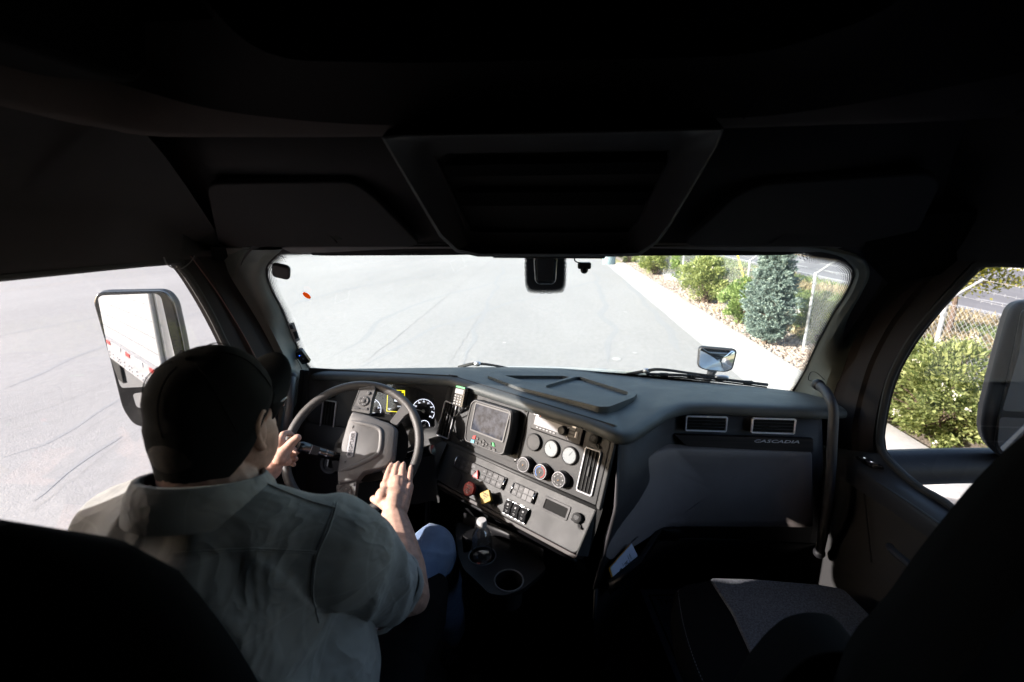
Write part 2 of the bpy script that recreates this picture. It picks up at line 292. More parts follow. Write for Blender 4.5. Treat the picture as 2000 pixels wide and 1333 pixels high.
# ------------------------------------------------------------------ mesh building
class MB:
    def __init__(s, T=None): s.v = []; s.f = []; s.T = T; s.uv = None; s.marks = []
    def add(s, vs, fs, T=None):
        T = T if T is not None else s.T; b = len(s.v); s.marks.append((b, len(s.f)))
        for p in vs:
            p = Vector(p); s.v.append(T @ p if T is not None else p)
        s.f += [tuple(b+i for i in f) for f in fs]; return s
    def box(s, c, d, T=None):
        x, y, z = (q/2 for q in d); c = Vector(c)
        vs = [c+Vector((i*x, j*y, k*z)) for i in (-1,1) for j in (-1,1) for k in (-1,1)]
        return s.add(vs, [(0,1,3,2),(4,6,7,5),(0,4,5,1),(2,3,7,6),(0,2,6,4),(1,5,7,3)], T)
    def prism(s, pts, w0, w1, T=None, hole=None):
        n = len(pts); a = sum(pts[i][0]*pts[(i+1)%n][1]-pts[(i+1)%n][0]*pts[i][1] for i in range(n))
        if a < 0: pts = pts[::-1]; hole = hole[::-1] if hole else None
        vs = [(p[0],p[1],w0) for p in pts]+[(p[0],p[1],w1) for p in pts]
        fs = [(i,(i+1)%n,n+(i+1)%n,n+i) for i in range(n)]
        if hole:
            b = 2*n; vs += [(p[0],p[1],w0) for p in hole]+[(p[0],p[1],w1) for p in hole]
            for i in range(n):
                j = (i+1)%n
                fs += [(b+j,b+i,b+n+i,b+n+j),(n+i,n+j,b+n+j,b+n+i),(j,i,b+i,b+j)]
        else: fs += [tuple(range(n))[::-1], tuple(range(n,2*n))]
        return s.add(vs, fs, T)
    def ring(s, path, prof, closed=True, T=None):
        pass
    def cyl(s, c, r, w0, w1, n=28, r2=None, T=None, cap=True):
        r2 = r if r2 is None else r2
        vs = [(c[0]+r*cos(2*pi*i/n), c[1]+r*sin(2*pi*i/n), w0) for i in range(n)]+[(c[0]+r2*cos(2*pi*i/n), c[1]+r2*sin(2*pi*i/n), w1) for i in range(n)]
        fs = [(i,(i+1)%n,n+(i+1)%n,n+i) for i in range(n)]
        if cap: fs += [tuple(range(n))[::-1], tuple(range(n,2*n))]
        return s.add(vs, fs, T)
    def lathe(s, c, prof, n=32, T=None, sx=1, sy=1, open=False):
        vs = []; fs = []
        for r, w in prof: vs += [(c[0]+sx*r*cos(2*pi*i/n), c[1]+sy*r*sin(2*pi*i/n), w) for i in range(n)]
        for k in range(len(prof)-1):
            for i in range(n): j = (i+1)%n; fs.append((k*n+i,k*n+j,(k+1)*n+j,(k+1)*n+i))
        fs += [tuple(range(n))[::-1]]+([] if open else [tuple(range((len(prof)-1)*n, len(prof)*n))])
        return s.add(vs, fs, T)
    def tube(s, path, r, n=10, T=None, closed=False, cap=True, flat=None):
        P = [Vector(p) for p in path]; m = len(P); vs = []; fs = []; prev = None
        rr = r if isinstance(r, (list, tuple)) else [r]*m
        for k in range(m):
            a = P[(k-1) % m] if (closed or k > 0) else P[0]; b = P[(k+1) % m] if (closed or k < m-1) else P[-1]
            t = (b-a).normalized()
            if prev is None: u = t.orthogonal().normalized() if flat is None else (Vector(flat)-t*t.dot(Vector(flat))).normalized()
            else: u = (prev - t*prev.dot(t)).normalized()
            prev = u; w = t.cross(u)
            fx = 1 if flat is None else 1
            for i in range(n): an = 2*pi*i/n; vs.append(P[k]+u*cos(an)*rr[k]+w*sin(an)*rr[k])
        for k in range(m if closed else m-1):
            for i in range(n): j = (i+1)%n; k2 = (k+1)%m; fs.append((k*n+i,k*n+j,k2*n+j,k2*n+i))
        if cap and not closed: fs += [tuple(range(n))[::-1], tuple(range((m-1)*n, m*n))]
        return s.add(vs, fs, T)
    def loft(s, rows, closed=False, T=None):
        n = len(rows[0]); vs = [p for r in rows for p in r]; fs = []
        for k in range(len(rows)-1):
            for i in range(n if closed else n-1): j = (i+1)%n; fs.append((k*n+i,k*n+j,(k+1)*n+j,(k+1)*n+i))
        return s.add(vs, fs, T)
    def sphere(s, c, r, n=12, T=None):
        if not isinstance(r, (tuple, list)): r = (r,)*3
        vs = []; fs = []
        for k in range(n+1):
            ph = pi*k/n
            for i in range(2*n): th = pi*i/n; vs.append((c[0]+r[0]*sin(ph)*cos(th), c[1]+r[1]*sin(ph)*sin(th), c[2]+r[2]*cos(ph)))
        for k in range(n):
            for i in range(2*n):
                j = (i+1)%(2*n)
                if k == 0: fs.append((i, 2*n+i, 2*n+j))
                elif k == n-1: fs.append((k*2*n+i, (k+1)*2*n+i, k*2*n+j))
                else: fs.append((k*2*n+i, (k+1)*2*n+i, (k+1)*2*n+j, k*2*n+j))
        return s.add(vs, fs, T)
    def text(s, txt, size, c, T=None, w=0.0, ext=.0004, rot=0, align='CENTER', shear=0, sx=1.0):
        cu = bpy.data.curves.new('t', 'FONT'); cu.body = txt; cu.size = size; cu.align_x = align; cu.align_y = 'CENTER'; cu.extrude = ext; cu.shear = shear
        cu.resolution_u = 2
        o = bpy.data.objects.new('t', cu); COL.objects.link(o)
        dg = bpy.context.evaluated_depsgraph_get(); me = bpy.data.meshes.new_from_object(o.evaluated_get(dg))
        R_ = Matrix.Translation((c[0], c[1], w)) @ Matrix.Rotation(rot, 4, 'Z') @ Matrix.Diagonal((sx,1,1,1))
        s.add([R_ @ v.co for v in me.vertices], [tuple(p.vertices) for p in me.polygons], T)
        bpy.data.objects.remove(o); bpy.data.curves.remove(cu); bpy.data.meshes.remove(me); return s
    def build_each(s, name, mat, parent=None, label=None, **k):
        out = []
        for i, (v0, f0) in enumerate(s.marks):
            v1, f1 = s.marks[i+1] if i+1 < len(s.marks) else (len(s.v), len(s.f))
            q = MB(); q.v = s.v[v0:v1]; q.f = [tuple(a-v0 for a in f) for f in s.f[f0:f1]]; out.append(q.build(name, mat, parent, **k))
        return out
    def build(s, name, mat, parent=None, smooth=35, bevel=0, seg=2, thick=0, sub=0, label=None, off=-1):
        me = bpy.data.meshes.new(name)
        inv = parent_inv(parent)
        me.from_pydata([tuple(inv @ v) for v in s.v], [], s.f); me.validate(clean_customdata=False)
        bm = bmesh.new(); bm.from_mesh(me); 
        if s.uv is None: bmesh.ops.remove_doubles(bm, verts=bm.verts, dist=1e-6)
        if thick == 0 and s.uv is None and len(s.f) < 200000: bmesh.ops.recalc_face_normals(bm, faces=bm.faces)
        bm.to_mesh(me); bm.free()
        if s.uv is not None:
            l = me.uv_layers.new(name='UVMap')
            for lp in me.loops: l.data[lp.index].uv = s.uv[lp.vertex_index]
        if mat is not None: me.materials.append(mat)
        if smooth:
            me.shade_smooth(); 
            if smooth < 180: me.set_sharp_from_angle(angle=radians(smooth))
        o = bpy.data.objects.new(name, me); COL.objects.link(o)
        if parent is not None: o.parent = parent
        if thick: md = o.modifiers.new('s', 'SOLIDIFY'); md.thickness = thick; md.offset = off
        if bevel: md = o.modifiers.new('b', 'BEVEL'); md.width = bevel; md.segments = seg; md.limit_method = 'ANGLE'; md.angle_limit = radians(30); md.harden_normals = False
        if sub: md = o.modifiers.new('u', 'SUBSURF'); md.levels = sub; md.render_levels = sub
        if label: o['label'] = label
        return o
def full(o):
    if o is None: return Matrix.Identity(4)
    return full(o.parent) @ o.matrix_basis
def parent_inv(p): return full(p).inverted()
def tag(o, label, cat, group=None, kind=None):
    if label: o['label'] = label
    if cat: o['category'] = cat
    if group: o['group'] = group
    if kind: o['kind'] = kind
    return o
def thing(name, label, cat, loc=(0,0,0), group=None):
    o = bpy.data.objects.new(name, None); COL.objects.link(o); o.location = loc; o.empty_display_size = .05
    return tag(o, label, cat, group)
def rr(x0, y0, x1, y1, r, n=5):
    if x0 > x1: x0, x1 = x1, x0
    if y0 > y1: y0, y1 = y1, y0
    out = []
    for cx, cy, a in ((x1-r,y1-r,0),(x0+r,y1-r,pi/2),(x0+r,y0+r,pi),(x1-r,y0+r,3*pi/2)):
        for i in range(n+1): t = a+pi/2*i/n; out.append((cx+r*cos(t), cy+r*sin(t)))
    return out
def rrT(u, v, w, h, r, n=5): return rr(u-w/2, v-h/2, u+w/2, v+h/2, r, n)
def cr(pts, n=6, closed=False):
    P = [Vector(p) for p in pts]; m = len(P); out = []
    for k in range(m if closed else m-1):
        p0 = P[(k-1) % m] if (closed or k > 0) else P[0]*2-P[1]; p1 = P[k]; p2 = P[(k+1) % m]
        p3 = P[(k+2) % m] if (closed or k < m-2) else P[-1]*2-P[-2]
        for i in range(n):
            t = i/n; out.append(.5*((2*p1)+(p2-p0)*t+(2*p0-5*p1+4*p2-p3)*t*t+(3*p1-p0-3*p2+p3)*t**3))
    if not closed: out.append(P[-1])
    return out
def roundpoly(pts, r, n=4):
    out = []; m = len(pts)
    for k in range(m):
        p = Vector(pts[k][:2]); a = Vector(pts[k-1][:2]); b = Vector(pts[(k+1) % m][:2])
        q = r[k] if isinstance(r, (list, tuple)) else r
        q = min(q, (a-p).length*.45, (b-p).length*.45)
        s0 = p+(a-p).normalized()*q; s1 = p+(b-p).normalized()*q
        for i in range(n+1): t = i/n; v = s0*(1-t)**2+p*2*t*(1-t)+s1*t*t; out.append((v.x, v.y))
    return out
def inset(poly, k):      # shrink an outline towards its middle
    cx = sum(p[0] for p in poly)/len(poly); cy = sum(p[1] for p in poly)/len(poly)
    wx = max(abs(p[0]-cx) for p in poly); wy = max(abs(p[1]-cy) for p in poly)
    return [(cx+(p[0]-cx)*(wx-k)/wx, cy+(p[1]-cy)*(wy-k)/wy) for p in poly]
def resample(pts, n):
    P = [Vector(p) for p in pts]; L = [0]
    for a, b in zip(P, P[1:]): L.append(L[-1]+(b-a).length)
    out = []; k = 0
    for i in range(n):
        t = L[-1]*i/(n-1)
        while k < len(L)-2 and L[k+1] < t: k += 1
        f = (t-L[k])/max(1e-9, L[k+1]-L[k]); out.append(P[k].lerp(P[k+1], min(1, f)))
    return out
# ================================================================== THE PLACE OUTSIDE
def sheet(name, x0, y0, x1, y1, z, mat, kind='structure', label=None):
    mb = MB(); mb.add([(x0,y0,z),(x1,y0,z),(x1,y1,z),(x0,y1,z)], [(0,1,2,3)])
    o = mb.build(name, mat, smooth=0); o['kind'] = kind
    tag(o, label, name.replace('_', ' ')); return o
sheet('ground', -300, -200, 300, 400, -.03, M['earth'], label='dry tan grass verge between the wire fence and the highway')
lot = sheet('parking_lot', -120, -80, 3.76, 150, .0, M['asphalt'], label='wide sunlit pale asphalt lot in front of the truck')
hw = sheet('highway', 13.6, -80, 28.6, 300, .0, M['highway'], label='grey multi lane highway beyond the fence')
mb = MB()
for X, w in ((14.7,.13),): mb.box((X,60,.006),(w,280,.004))
mb.build('edge_line', M['line'], hw, smooth=0)
mb = MB()
for X in (16.65, 19.05, 24.6):
    for k in range(60): mb.box((X, -60+k*5.2, .006), (.11, 3.0 if X < 20 else 2.2, .004))
mb.build('lane_line', M['line'], hw, smooth=0)
mb = MB(); mb.box((21.6,60,.006),(.10,280,.004)); mb.box((21.9,60,.006),(.10,280,.004)); mb.build('centre_line', M['liney'], hw, smooth=0)
mb = MB(); mb.box((29.6,60,.06),(2.0,280,.16)); o = mb.build('sidewalk', M['concrete'], smooth=0); tag(o, 'pale concrete sidewalk on the far side of the highway', 'sidewalk', kind='structure')
# kerb: flat gutter pan, kerb step, flat concrete strip
mb = MB()
prof = [(3.72,.004),(4.30,.006),(4.34,.02),(4.40,.11),(4.44,.125),(4.93,.125),(4.93,-.05)]
ys = [-30]+[k*3.0 for k in range(-9, 16)]
rows = []
for y in [-30, -10]+[i*1.0 for i in range(0, 34)]: rows.append([(x+.006*sin(y*1.3), y, z) for x, z in prof])
mb.loft(rows); kerb = mb.build('kerb', M['concrete'], smooth=40); tag(kerb, 'white sunlit concrete kerb and gutter along the gravel bed', 'kerb', kind='structure')
mb2 = MB()
for k in range(-3, 12):
    y = k*3.05+.6
    mb2.add([(3.75,y,.0085),(4.28,y,.0105),(4.28,y+.016,.0105),(3.75,y+.016,.0085)],[(0,1,2,3)])
    mb2.add([(4.445,y,.129),(4.925,y,.129),(4.925,y+.016,.129),(4.445,y+.016,.129)],[(0,1,2,3)])
mb2.build('expansion_joint', M['crackl'], kerb, smooth=0)
# cracks and seams in the asphalt (traced on the ground plane)
CZ = [.0040]
def crack(pxs, w, jit, mat, name='crack'):
    CZ[0] += .0003; P = [onZ(x, y, .004) for x, y in pxs]; P = resample(P, 60); mb = MB(); L = []; R_ = []
    for i, p in enumerate(P):
        t = (P[min(i+1,59)]-P[max(i-1,0)]).normalized(); s = Vector((-t.y,t.x,0))
        j = jit*(noise.noise(p*3.1)*.8+noise.noise(p*11)*.35); ww = w*.6*(.5+.8*abs(noise.noise(p*2.3)))
        c = p+s*j; L.append(c+s*ww); R_.append(c-s*ww)
    for q in L+R_: q.z = CZ[0]
    mb.loft([L, R_]); return mb.build(name, mat, lot, smooth=0)
for pxs, w, j in (([(490+215/3.28,480+440/3.28),(490+620/3.28,480+285/3.28),(490+900/3.28,480+160/3.28)],.010,.02),
                  ([(490+720/3.28,480+750/3.28),(490+930/3.28,480+590/3.28),(490+1330/3.28,480+262/3.28),(490+1540/3.28,480+95/3.28)],.012,.05),
                  ([(490+1265/3.28,480+760/3.28),(490+1345/3.28,480+640/3.28),(490+1480/3.28,480+430/3.28)],.008,.07),
                  ([(490+960/3.28,480+150/3.28),(490+1180/3.28,480+215/3.28),(490+1330/3.28,480+262/3.28),(490+1560/3.28,480+360/3.28),(490+1760/3.28,480+490/3.28)],.009,.05),
                  ([(490+1090/3.28,480+200/3.28),(490+1330/3.28,480+262/3.28)],.008,.05),
                  ([(1085,640),(1040,610),(1020,590)],.008,.08),
                  ([(0,825),(100,795),(220,745)],.009,.015),([(380,668),(440,660)],.01,.02),
                  ([(120,862),(170,840),(222,805)],.007,.05),([(60,1000),(150,930),(240,860),(268,845)],.007,.05),
                  ([(60,560),(160,560),(300,545)],.012,.05),([(0,610),(120,600),(180,590)],.010,.05)):
    crack(pxs, w, j, M['crack'])
BZ = [.0008]
def band(pxs, w, jit):
    P = resample(cr([onZ(x, y, .002) for x, y in pxs], 8), 70); mb = MB(); L = []; R_ = []
    for i, p in enumerate(P):
        t = (P[min(i+1,69)]-P[max(i-1,0)]).normalized(); s = Vector((-t.y,t.x,0)); ww = w*(.55+.6*abs(noise.noise(p*.9)))*min(1, i/6, (69-i)/6); c = p+s*jit*noise.noise(p*.5)
        L.append(c+s*ww); R_.append(c-s*ww)
    BZ[0] += .0003
    for q in L+R_: q.z = BZ[0]
    mb.loft([L, R_]); return mb.build('tyre_mark', M['asph2'], lot, smooth=0)
for pxs, w in (([(640,700),(800,600),(1000,545),(1150,520)],.13), ([(700,725),(860,640),(1040,580),(1190,545)],.12), ([(1340,700),(1270,600),(1205,535)],.15), ([(1200,715),(1180,600),(1160,530)],.14), ([(900,715),(950,600),(985,520)],.10),
               ([(20,900),(160,840),(340,700)],.06), ([(0,760),(150,700),(300,640),(420,600)],.08), ([(60,980),(180,900),(250,850)],.05), ([(0,660),(180,620),(330,580)],.10), ([(560,600),(700,560),(900,530)],.14)):
    band(pxs, w, .3)
for q, r in (((1204,702),.10),((1150,750),.06),((1222,610),.07),((1240,690),.06),((985,670),.05),((1068,560),.12)):
    c = onZ(*q); mb = MB(); mb.add([(c.x+r*(1+.3*noise.noise(Vector((i,r*90,0))))*cos(i*pi/8), c.y+r*1.2*(1+.3*noise.noise(Vector((i,r*50,3))))*sin(i*pi/8), .0082) for i in range(16)], [tuple(range(16))])
    mb.build('patch', M['concrete'], lot, smooth=0)
# gravel bed and its pebbles
sheet('planting_bed', 4.92, -20, 6.35, 60, .06, M['bed'], label='stony soil strip between the kerb and the wire fence')
ICO = [(-.53,0,.85),(.53,0,.85),(-.53,0,-.85),(.53,0,-.85),(0,.85,.53),(0,.85,-.53),(0,-.85,.53),(0,-.85,-.53),(.85,.53,0),(-.85,.53,0),(.85,-.53,0),(-.85,-.53,0)]
ICF = [(0,4,1),(0,9,4),(9,5,4),(4,5,8),(4,8,1),(8,10,1),(8,3,10),(5,3,8),(5,2,3),(2,7,3),(7,10,3),(7,6,10),(7,11,6),(11,0,6),(0,1,6),(6,1,10),(9,0,11),(9,11,2),(9,2,5),(7,2,11)]
def np_mesh(name, V, F, mat, parent=None, smooth=False):
    me = bpy.data.meshes.new(name); V = np.asarray(V, np.float32); F = np.asarray(F, np.int32); k = F.shape[1]
    me.vertices.add(len(V)); me.vertices.foreach_set('co', V.ravel()); me.loops.add(F.size); me.loops.foreach_set('vertex_index', F.ravel())
    me.polygons.add(len(F)); me.polygons.foreach_set('loop_start', np.arange(0, F.size, k, dtype=np.int32)); me.polygons.foreach_set('loop_total', np.full(len(F), k, np.int32))
    me.update(calc_edges=True)
    if mat: me.materials.append(mat)
    if smooth: me.shade_smooth()
    o = bpy.data.objects.new(name, me); COL.objects.link(o)
    if parent is not None: o.parent = parent; 
    return o
rng = np.random.default_rng(3)
n = 15000
yy = 7.0+28*rng.random(n)**1.9; xx = 4.95+1.35*rng.random(n)
sz = (.022+.030*rng.random(n)**1.5); ang = rng.random(n)*6.28
ico = np.array(ICO); sc = np.stack([sz*(1+.5*rng.random(n)), sz*(.8+.3*rng.random(n)), sz*.62], 1)
V = ico[None]*sc[:, None]; V += rng.normal(0, .16, V.shape)*sz[:, None, None]*.6
c_, s_ = np.cos(ang)[:, None], np.sin(ang)[:, None]
V = np.stack([V[...,0]*c_-V[...,1]*s_, V[...,0]*s_+V[...,1]*c_, V[...,2]], -1)+np.stack([xx, yy, .075+.03*rng.random(n)], 1)[:, None]
F = (np.array(ICF)[None]+12*np.arange(n)[:, None, None]).reshape(-1, 3)
o = np_mesh('gravel', V.reshape(-1, 3), F, M['pebble']); tag(o, 'loose tan and white landscape gravel beside the kerb', 'gravel', kind='stuff')

# leaves: many small folded leaves round given centres
def leaves(C_, size, rng, dirs=None, aspect=2.2, droop=0.0):
    n = len(C_); size = np.asarray(size); 
    if size.ndim == 0: size = np.full(n, size)
    d = rng.normal(size=(n,3)) if dirs is None else dirs+rng.normal(size=(n,3))*.35
    d[:,2] = d[:,2]*.6-droop; d /= np.linalg.norm(d, axis=1)[:,None]
    r = rng.normal(size=(n,3)); r[:,2] += .8; u = np.cross(d, r); u /= np.linalg.norm(u, axis=1)[:,None]; w = np.cross(u, d)
    L = size[:,None]; Wd = L/aspect
    a = C_; b = C_+d*L*.45+u*Wd*.5+w*L*.10; t = C_+d*L-w*L*.10; e = C_+d*L*.45-u*Wd*.5+w*L*.10; mid = C_+d*L*.5
    V = np.stack([a,b,t,e], 1).reshape(-1,3); i = 4*np.arange(n)[:,None]
    F = np.concatenate([i+np.array([0,1,2]), i+np.array([0,2,3])], 1).reshape(-1,3)
    return V, F
def bush(name, label, cat, c, w, dpt, h, n, leaf, mat, group=None, flowers=0, clumps=60, seed=1, up=.35, mid=.52):
    r = np.random.default_rng(seed); root = thing(name, label, cat, c, group)
    cc = []
    for k in range(clumps):
        v = r.normal(size=3); v /= np.linalg.norm(v); q = r.random()**.45
        hh = mid+(.98-mid)*q*v[2]
        z = max(.06, hh)*h; sh = sqrt(max(.12, 1-((z/h-.42)/.62)**2))
        cc.append((v[0]*w/2*q*sh*1.05, v[1]*dpt/2*q*sh*1.05, z, .10*h*(.6+.9*r.random())))
    cc = np.array(cc); k = r.integers(0, clumps, n)
    off = r.normal(size=(n,3)); off /= np.linalg.norm(off, axis=1)[:,None]; off *= (r.random(n)**.5)[:,None]
    P = cc[k,:3]+off*cc[k,3:4]*np.array([1.3,1.3,1.0]); P[:,2] = np.maximum(P[:,2], .02)
    dirs = P-np.array([0,0,h*.25]); dirs /= np.linalg.norm(dirs, axis=1)[:,None]; dirs[:,2] += up
    V, F = leaves(P, leaf*(.6+.8*r.random(n)), r, dirs)
    np_mesh('foliage', V, F, mat, root)
    mb = MB()
    for i in range(0, clumps, 2):
        p = Vector(cc[i,:3]); b = Vector((r.normal()*.05*w, r.normal()*.05*w, 0)); m_ = b.lerp(p, .5)+Vector((0,0,.08*h)); mb.tube([b, m_, p], [.012*h,.008*h,.003*h], 5)
    for o_ in [mb]: 
        mb.v = [Vector(root.location)+v for v in mb.v]; mb.build('stem', M['bark'], root)
    if flowers:
        kk = r.integers(0, n, flowers); fv = []; ff = []
        for q in kk:
            p = P[q]+dirs[q]*leaf*1.2
            for t in range(7): fv.append(p+r.normal(size=3)*.018)
        fv = np.array(fv); V2, F2 = leaves(fv, .034, r, aspect=1.2); np_mesh('flower', V2, F2, M['flower'], root)['kind'] = 'stuff'
    return root
def at(px, py): v = onZ(px, py, .06); return (v.x, v.y, .06)
bush('leafy_shrub', 'big pale green dogwood shrub with cream flowers outside the passenger window', 'shrub', (5.72,6.75,.05), 2.7, 3.8, 1.30, 32000, .080, M['leaf'], flowers=150, clumps=210, seed=5, mid=.42)
bush('leafy_shrub', 'round light green shrub left of the dead shrub on the gravel', 'shrub', (5.55,17.1,.05), 1.7, 2.2, 1.75, 11000, .10, M['leaf'], clumps=90, seed=6, flowers=25)
bush('leafy_shrub', 'bright green shrub touching the left side of the blue spruce', 'shrub', (5.45,13.5,.05), 1.05, 1.5, 1.35, 9000, .085, M['leafl'], clumps=70, seed=7)
bush('leafy_shrub', 'farther bushy shrub above the flat stone slab', 'shrub', (5.6,26.0,.05), 1.9, 3.0, 2.1, 8000, .13, M['leaf'], clumps=80, seed=8)
bush('leafy_shrub', 'small dark shrub at the far end of the kerb beside the roof console', 'shrub', (5.4,33.5,.05), 1.3, 2.0, 1.5, 3000, .14, M['leaf'], clumps=40, seed=9)
bush('leafy_shrub', 'green shrub growing behind the fence right of the blue spruce', 'shrub', (6.62,11.7,.0), .95, 1.3, 1.35, 7000, .08, M['leaf'], clumps=70, seed=10, flowers=20)
bush('leafy_shrub', 'low green shrub behind the leaning fence post near the white slab', 'shrub', (7.1,12.9,.0), .9, 1.0, .6, 3000, .08, M['leafl'], clumps=50, seed=11, flowers=25)
bush('wispy_shrub', 'thin feathery shrub with pale blooms behind the far fence post', 'shrub', (6.25,22.6,.0), 1.2, 1.6, 1.9, 3500, .11, M['leafl'], clumps=40, seed=12, flowers=50)
bush('leafy_shrub', 'shrub low beside the kerb under the passenger mirror arm', 'shrub', (5.6,4.6,.05), 1.1, 1.2, .5, 4000, .07, M['leaf'], clumps=40, seed=15)
# dead shrub
root = thing('dead_shrub', 'dry brown dead shrub curling up between two green shrubs', 'shrub', (5.45,15.4,.05))
mb = MB(); r = random.Random(4)
for k in range(46):
    a = r.uniform(0,6.28); L = r.uniform(.2,.75); p = Vector((5.45+r.uniform(-.25,.2),15.4+r.uniform(-.3,.3),.06)); P = [p]
    for i in range(4): P.append(P[-1]+Vector((cos(a)*.25+r.uniform(-.25,.35), sin(a)*.3+r.uniform(-.2,.2), r.uniform(.05,.55) if k % 3 == 0 else r.uniform(0,.12)))*L*.5)
    mb.tube(P, [.022,.018,.012,.008,.004], 5)
mb.build('twigs', M['dead'], root)
# flat stone slab and white slab
mb = MB(); mb.prism([(6.0,23.2),(6.9,23.3),(7.0,25.2),(6.2,25.6),(5.7,24.3)], .05, .30); o = mb.build('stone_slab', M['concrete'], bevel=.04); tag(o, 'flat pale stone slab lying on the gravel behind the round shrub', 'stone')
mb = MB(); mb.box((8.6,14.4,.10),(1.5,3.2,.30)); mb.box((8.9,14.7,.29),(.8,1.6,.10)); o = mb.build('concrete_pad', M['concrete'], bevel=.03); tag(o, 'white concrete pad in the grass behind the wire fence', 'concrete pad')
# barrel
root = thing('barrel', 'blue grey barrel standing at the far end of the kerb', 'barrel', (3.9,33.2,0))
mb = MB(); mb.lathe((3.9,33.2), [(.44,0),(.46,.03),(.46,.30),(.475,.32),(.46,.34),(.46,.62),(.475,.64),(.46,.66),(.46,.92),(.475,.94),(.43,.95)]); mb.build('drum', M['barrel'], root)
mb = MB(); mb.lathe((3.9,33.2), [(.43,.951),(.47,.952),(.47,.975),(.40,.985)]); mb.build('lid', M['barrel'], root)

# blue spruce
root = thing('blue_spruce', 'blue green spruce tree shaped like a cone beside the kerb', 'tree', (5.13,11.25,.05))
r = np.random.default_rng(21); H = 3.35; tips = []; tdir = []
mbb = MB(); mbb.tube([(5.13,11.25,.0),(5.14,11.26,.5),(5.13,11.25,2.0),(5.13,11.25,3.2)], [.07,.055,.04,.01], 8)
def srad(z): return .555*(.42+.58*(z/.90)**.8 if z < .90 else max(.03, 1-((z-.90)/2.5)**1.15))
for k in range(560):
    z = .22+(H-.3)*r.random()**1.25; a = r.random()*6.283; R0 = srad(z)*(.74+.36*r.random())
    lift = .25+.5*r.random(); base = np.array([0,0,z-.12*lift]); end = np.array([cos(a)*R0, sin(a)*R0, z+R0*lift*.35]); d = end-base; Ld = np.linalg.norm(d); d /= Ld
    if k % 4 == 0: mbb.tube([Vector(base)+Vector((5.13,11.25,.05)), Vector(end)+Vector((5.13,11.25,.05))], [.012,.004], 4)
    for s_ in range(13):
        f = .30+.70*s_/12; side = r.normal(size=3)*.5*(1.2-f)*R0*.50; side[2] *= .5
        tips.append(base+d*Ld*f+side); tdir.append(d*.7+side/max(.05,np.linalg.norm(side))*.6+np.array([0,0,.35]))
tips = np.array(tips); tdir = np.array(tdir); tdir /= np.linalg.norm(tdir, axis=1)[:,None]
# each shoot: spiky brush of short needles
m_ = 16; nT = len(tips); f = r.random((nT,m_)); P = tips[:,None]+tdir[:,None]*(f*.085)[...,None]
nd = r.normal(size=(nT,m_,3)); nd /= np.linalg.norm(nd,axis=2)[...,None]; nd = nd*.8+tdir[:,None]*.75
P = P.reshape(-1,3); nd = nd.reshape(-1,3); nd /= np.linalg.norm(nd,axis=1)[:,None]
V, F = leaves(P, .032+.024*r.random(len(P)), r, nd, aspect=2.4); np_mesh('needles', V, F, M['spruce'], root)
mbb.build('trunk', M['bark'], root)
# small street tree beyond the fence
root = thing('young_tree', 'small yellow green tree on the verge beyond the fence', 'tree', (10.5,12.9,0))
mb = MB(); mb.tube([(10.5,12.9,0),(10.52,12.88,.6),(10.48,12.9,1.2),(10.55,12.9,1.9)], [.07,.06,.05,.03], 8)
r = np.random.default_rng(31); cc = []
for k in range(26):
    a = r.random()*6.28; R0 = .25+.75*r.random(); z = 1.35+1.0*r.random(); p = (10.75+cos(a)*R0, 12.9+sin(a)*R0*.8, z); cc.append(p); mb.tube([(10.5,12.9,1.0+.3*r.random()), ((10.5+p[0])/2, (12.9+p[1])/2, z-.05), p], [.025,.015,.006], 5)
mb.build('trunk', M['bark'], root)
cc = np.array(cc)-np.array([10.5,12.9,0]); k = r.integers(0,26,3600); P = cc[k]+r.normal(size=(3600,3))*np.array([.17,.17,.12])
V, F = leaves(P, .09*(.6+.8*r.random(3600)), r, None, aspect=1.8, droop=.5); np_mesh('crown', V, F, M['leaff'], root)
# grass
n = 42000; r = np.random.default_rng(41)
x = 6.3+7.2*r.random(n); y = 3+40*r.random(n)**1.6
patch = np.array([noise.noise(Vector((a*.35, b*.25, 1.7))) for a, b in zip(x, y)])
def blades(sel, name, label, mat, hh):
    P = np.stack([x[sel], y[sel], np.zeros(sel.sum())-.02], 1); d = r.normal(size=P.shape)*.35; d[:,2] = 1
    V, F = leaves(P, hh*(.5+r.random(len(P))), r, d*2.2, aspect=6); o = np_mesh(name, V, F, mat); tag(o, label, 'grass', kind='stuff')
blades(patch > -.02, 'dry_grass', 'tall straw coloured dry grass on the highway verge', M['strawg'], .26)
blades(patch <= -.02, 'green_grass', 'patches of green grass just behind the fence', M['greeng'], .20)

# fence
FX = 5.9; fy = [3.8+3.59*k for k in range(-1, 11)]
fence = thing('wire_fence', 'chain link fence topped with slanted barbed wire arms along the gravel bed', 'fence', (FX, 3.8, 0))
for k, y in enumerate(fy):
    mb = MB(); mb.tube([(FX,y,-.1),(FX,y,1.80)], .033, 12); mb.lathe((FX,y), [(.036,1.76),(.040,1.77),(.040,1.83),(.02,1.86)], 12)
    mb.tube([(FX,y,1.83),(FX+.40,y-.04,2.16)], .020, 8)
    if k in (2, 3, 4): mb.tube([(FX-.002,y-.035,1.62),(FX-.002,y+.035,1.62)], .036, 8)
    mb.build('post', M['galv'], fence)
mb = MB()
for i, (dx, z) in enumerate(((.10,1.92),(.24,2.03),(.39,2.15))):
    pts = []
    for k in range(len(fy)-1):
        for t in range(6): s_ = t/6; pts.append((FX+dx, fy[k]+(fy[k+1]-fy[k])*s_, z-.05*4*s_*(1-s_)))
    mb.tube(pts, .0022, 4)
    for p in pts:
        for q in (-.16,0,.16): mb.box((p[0],p[1]+q,p[2]),(.004,.004,.035)); 
mb.build('barbed_wire', M['galv'], fence, smooth=0)
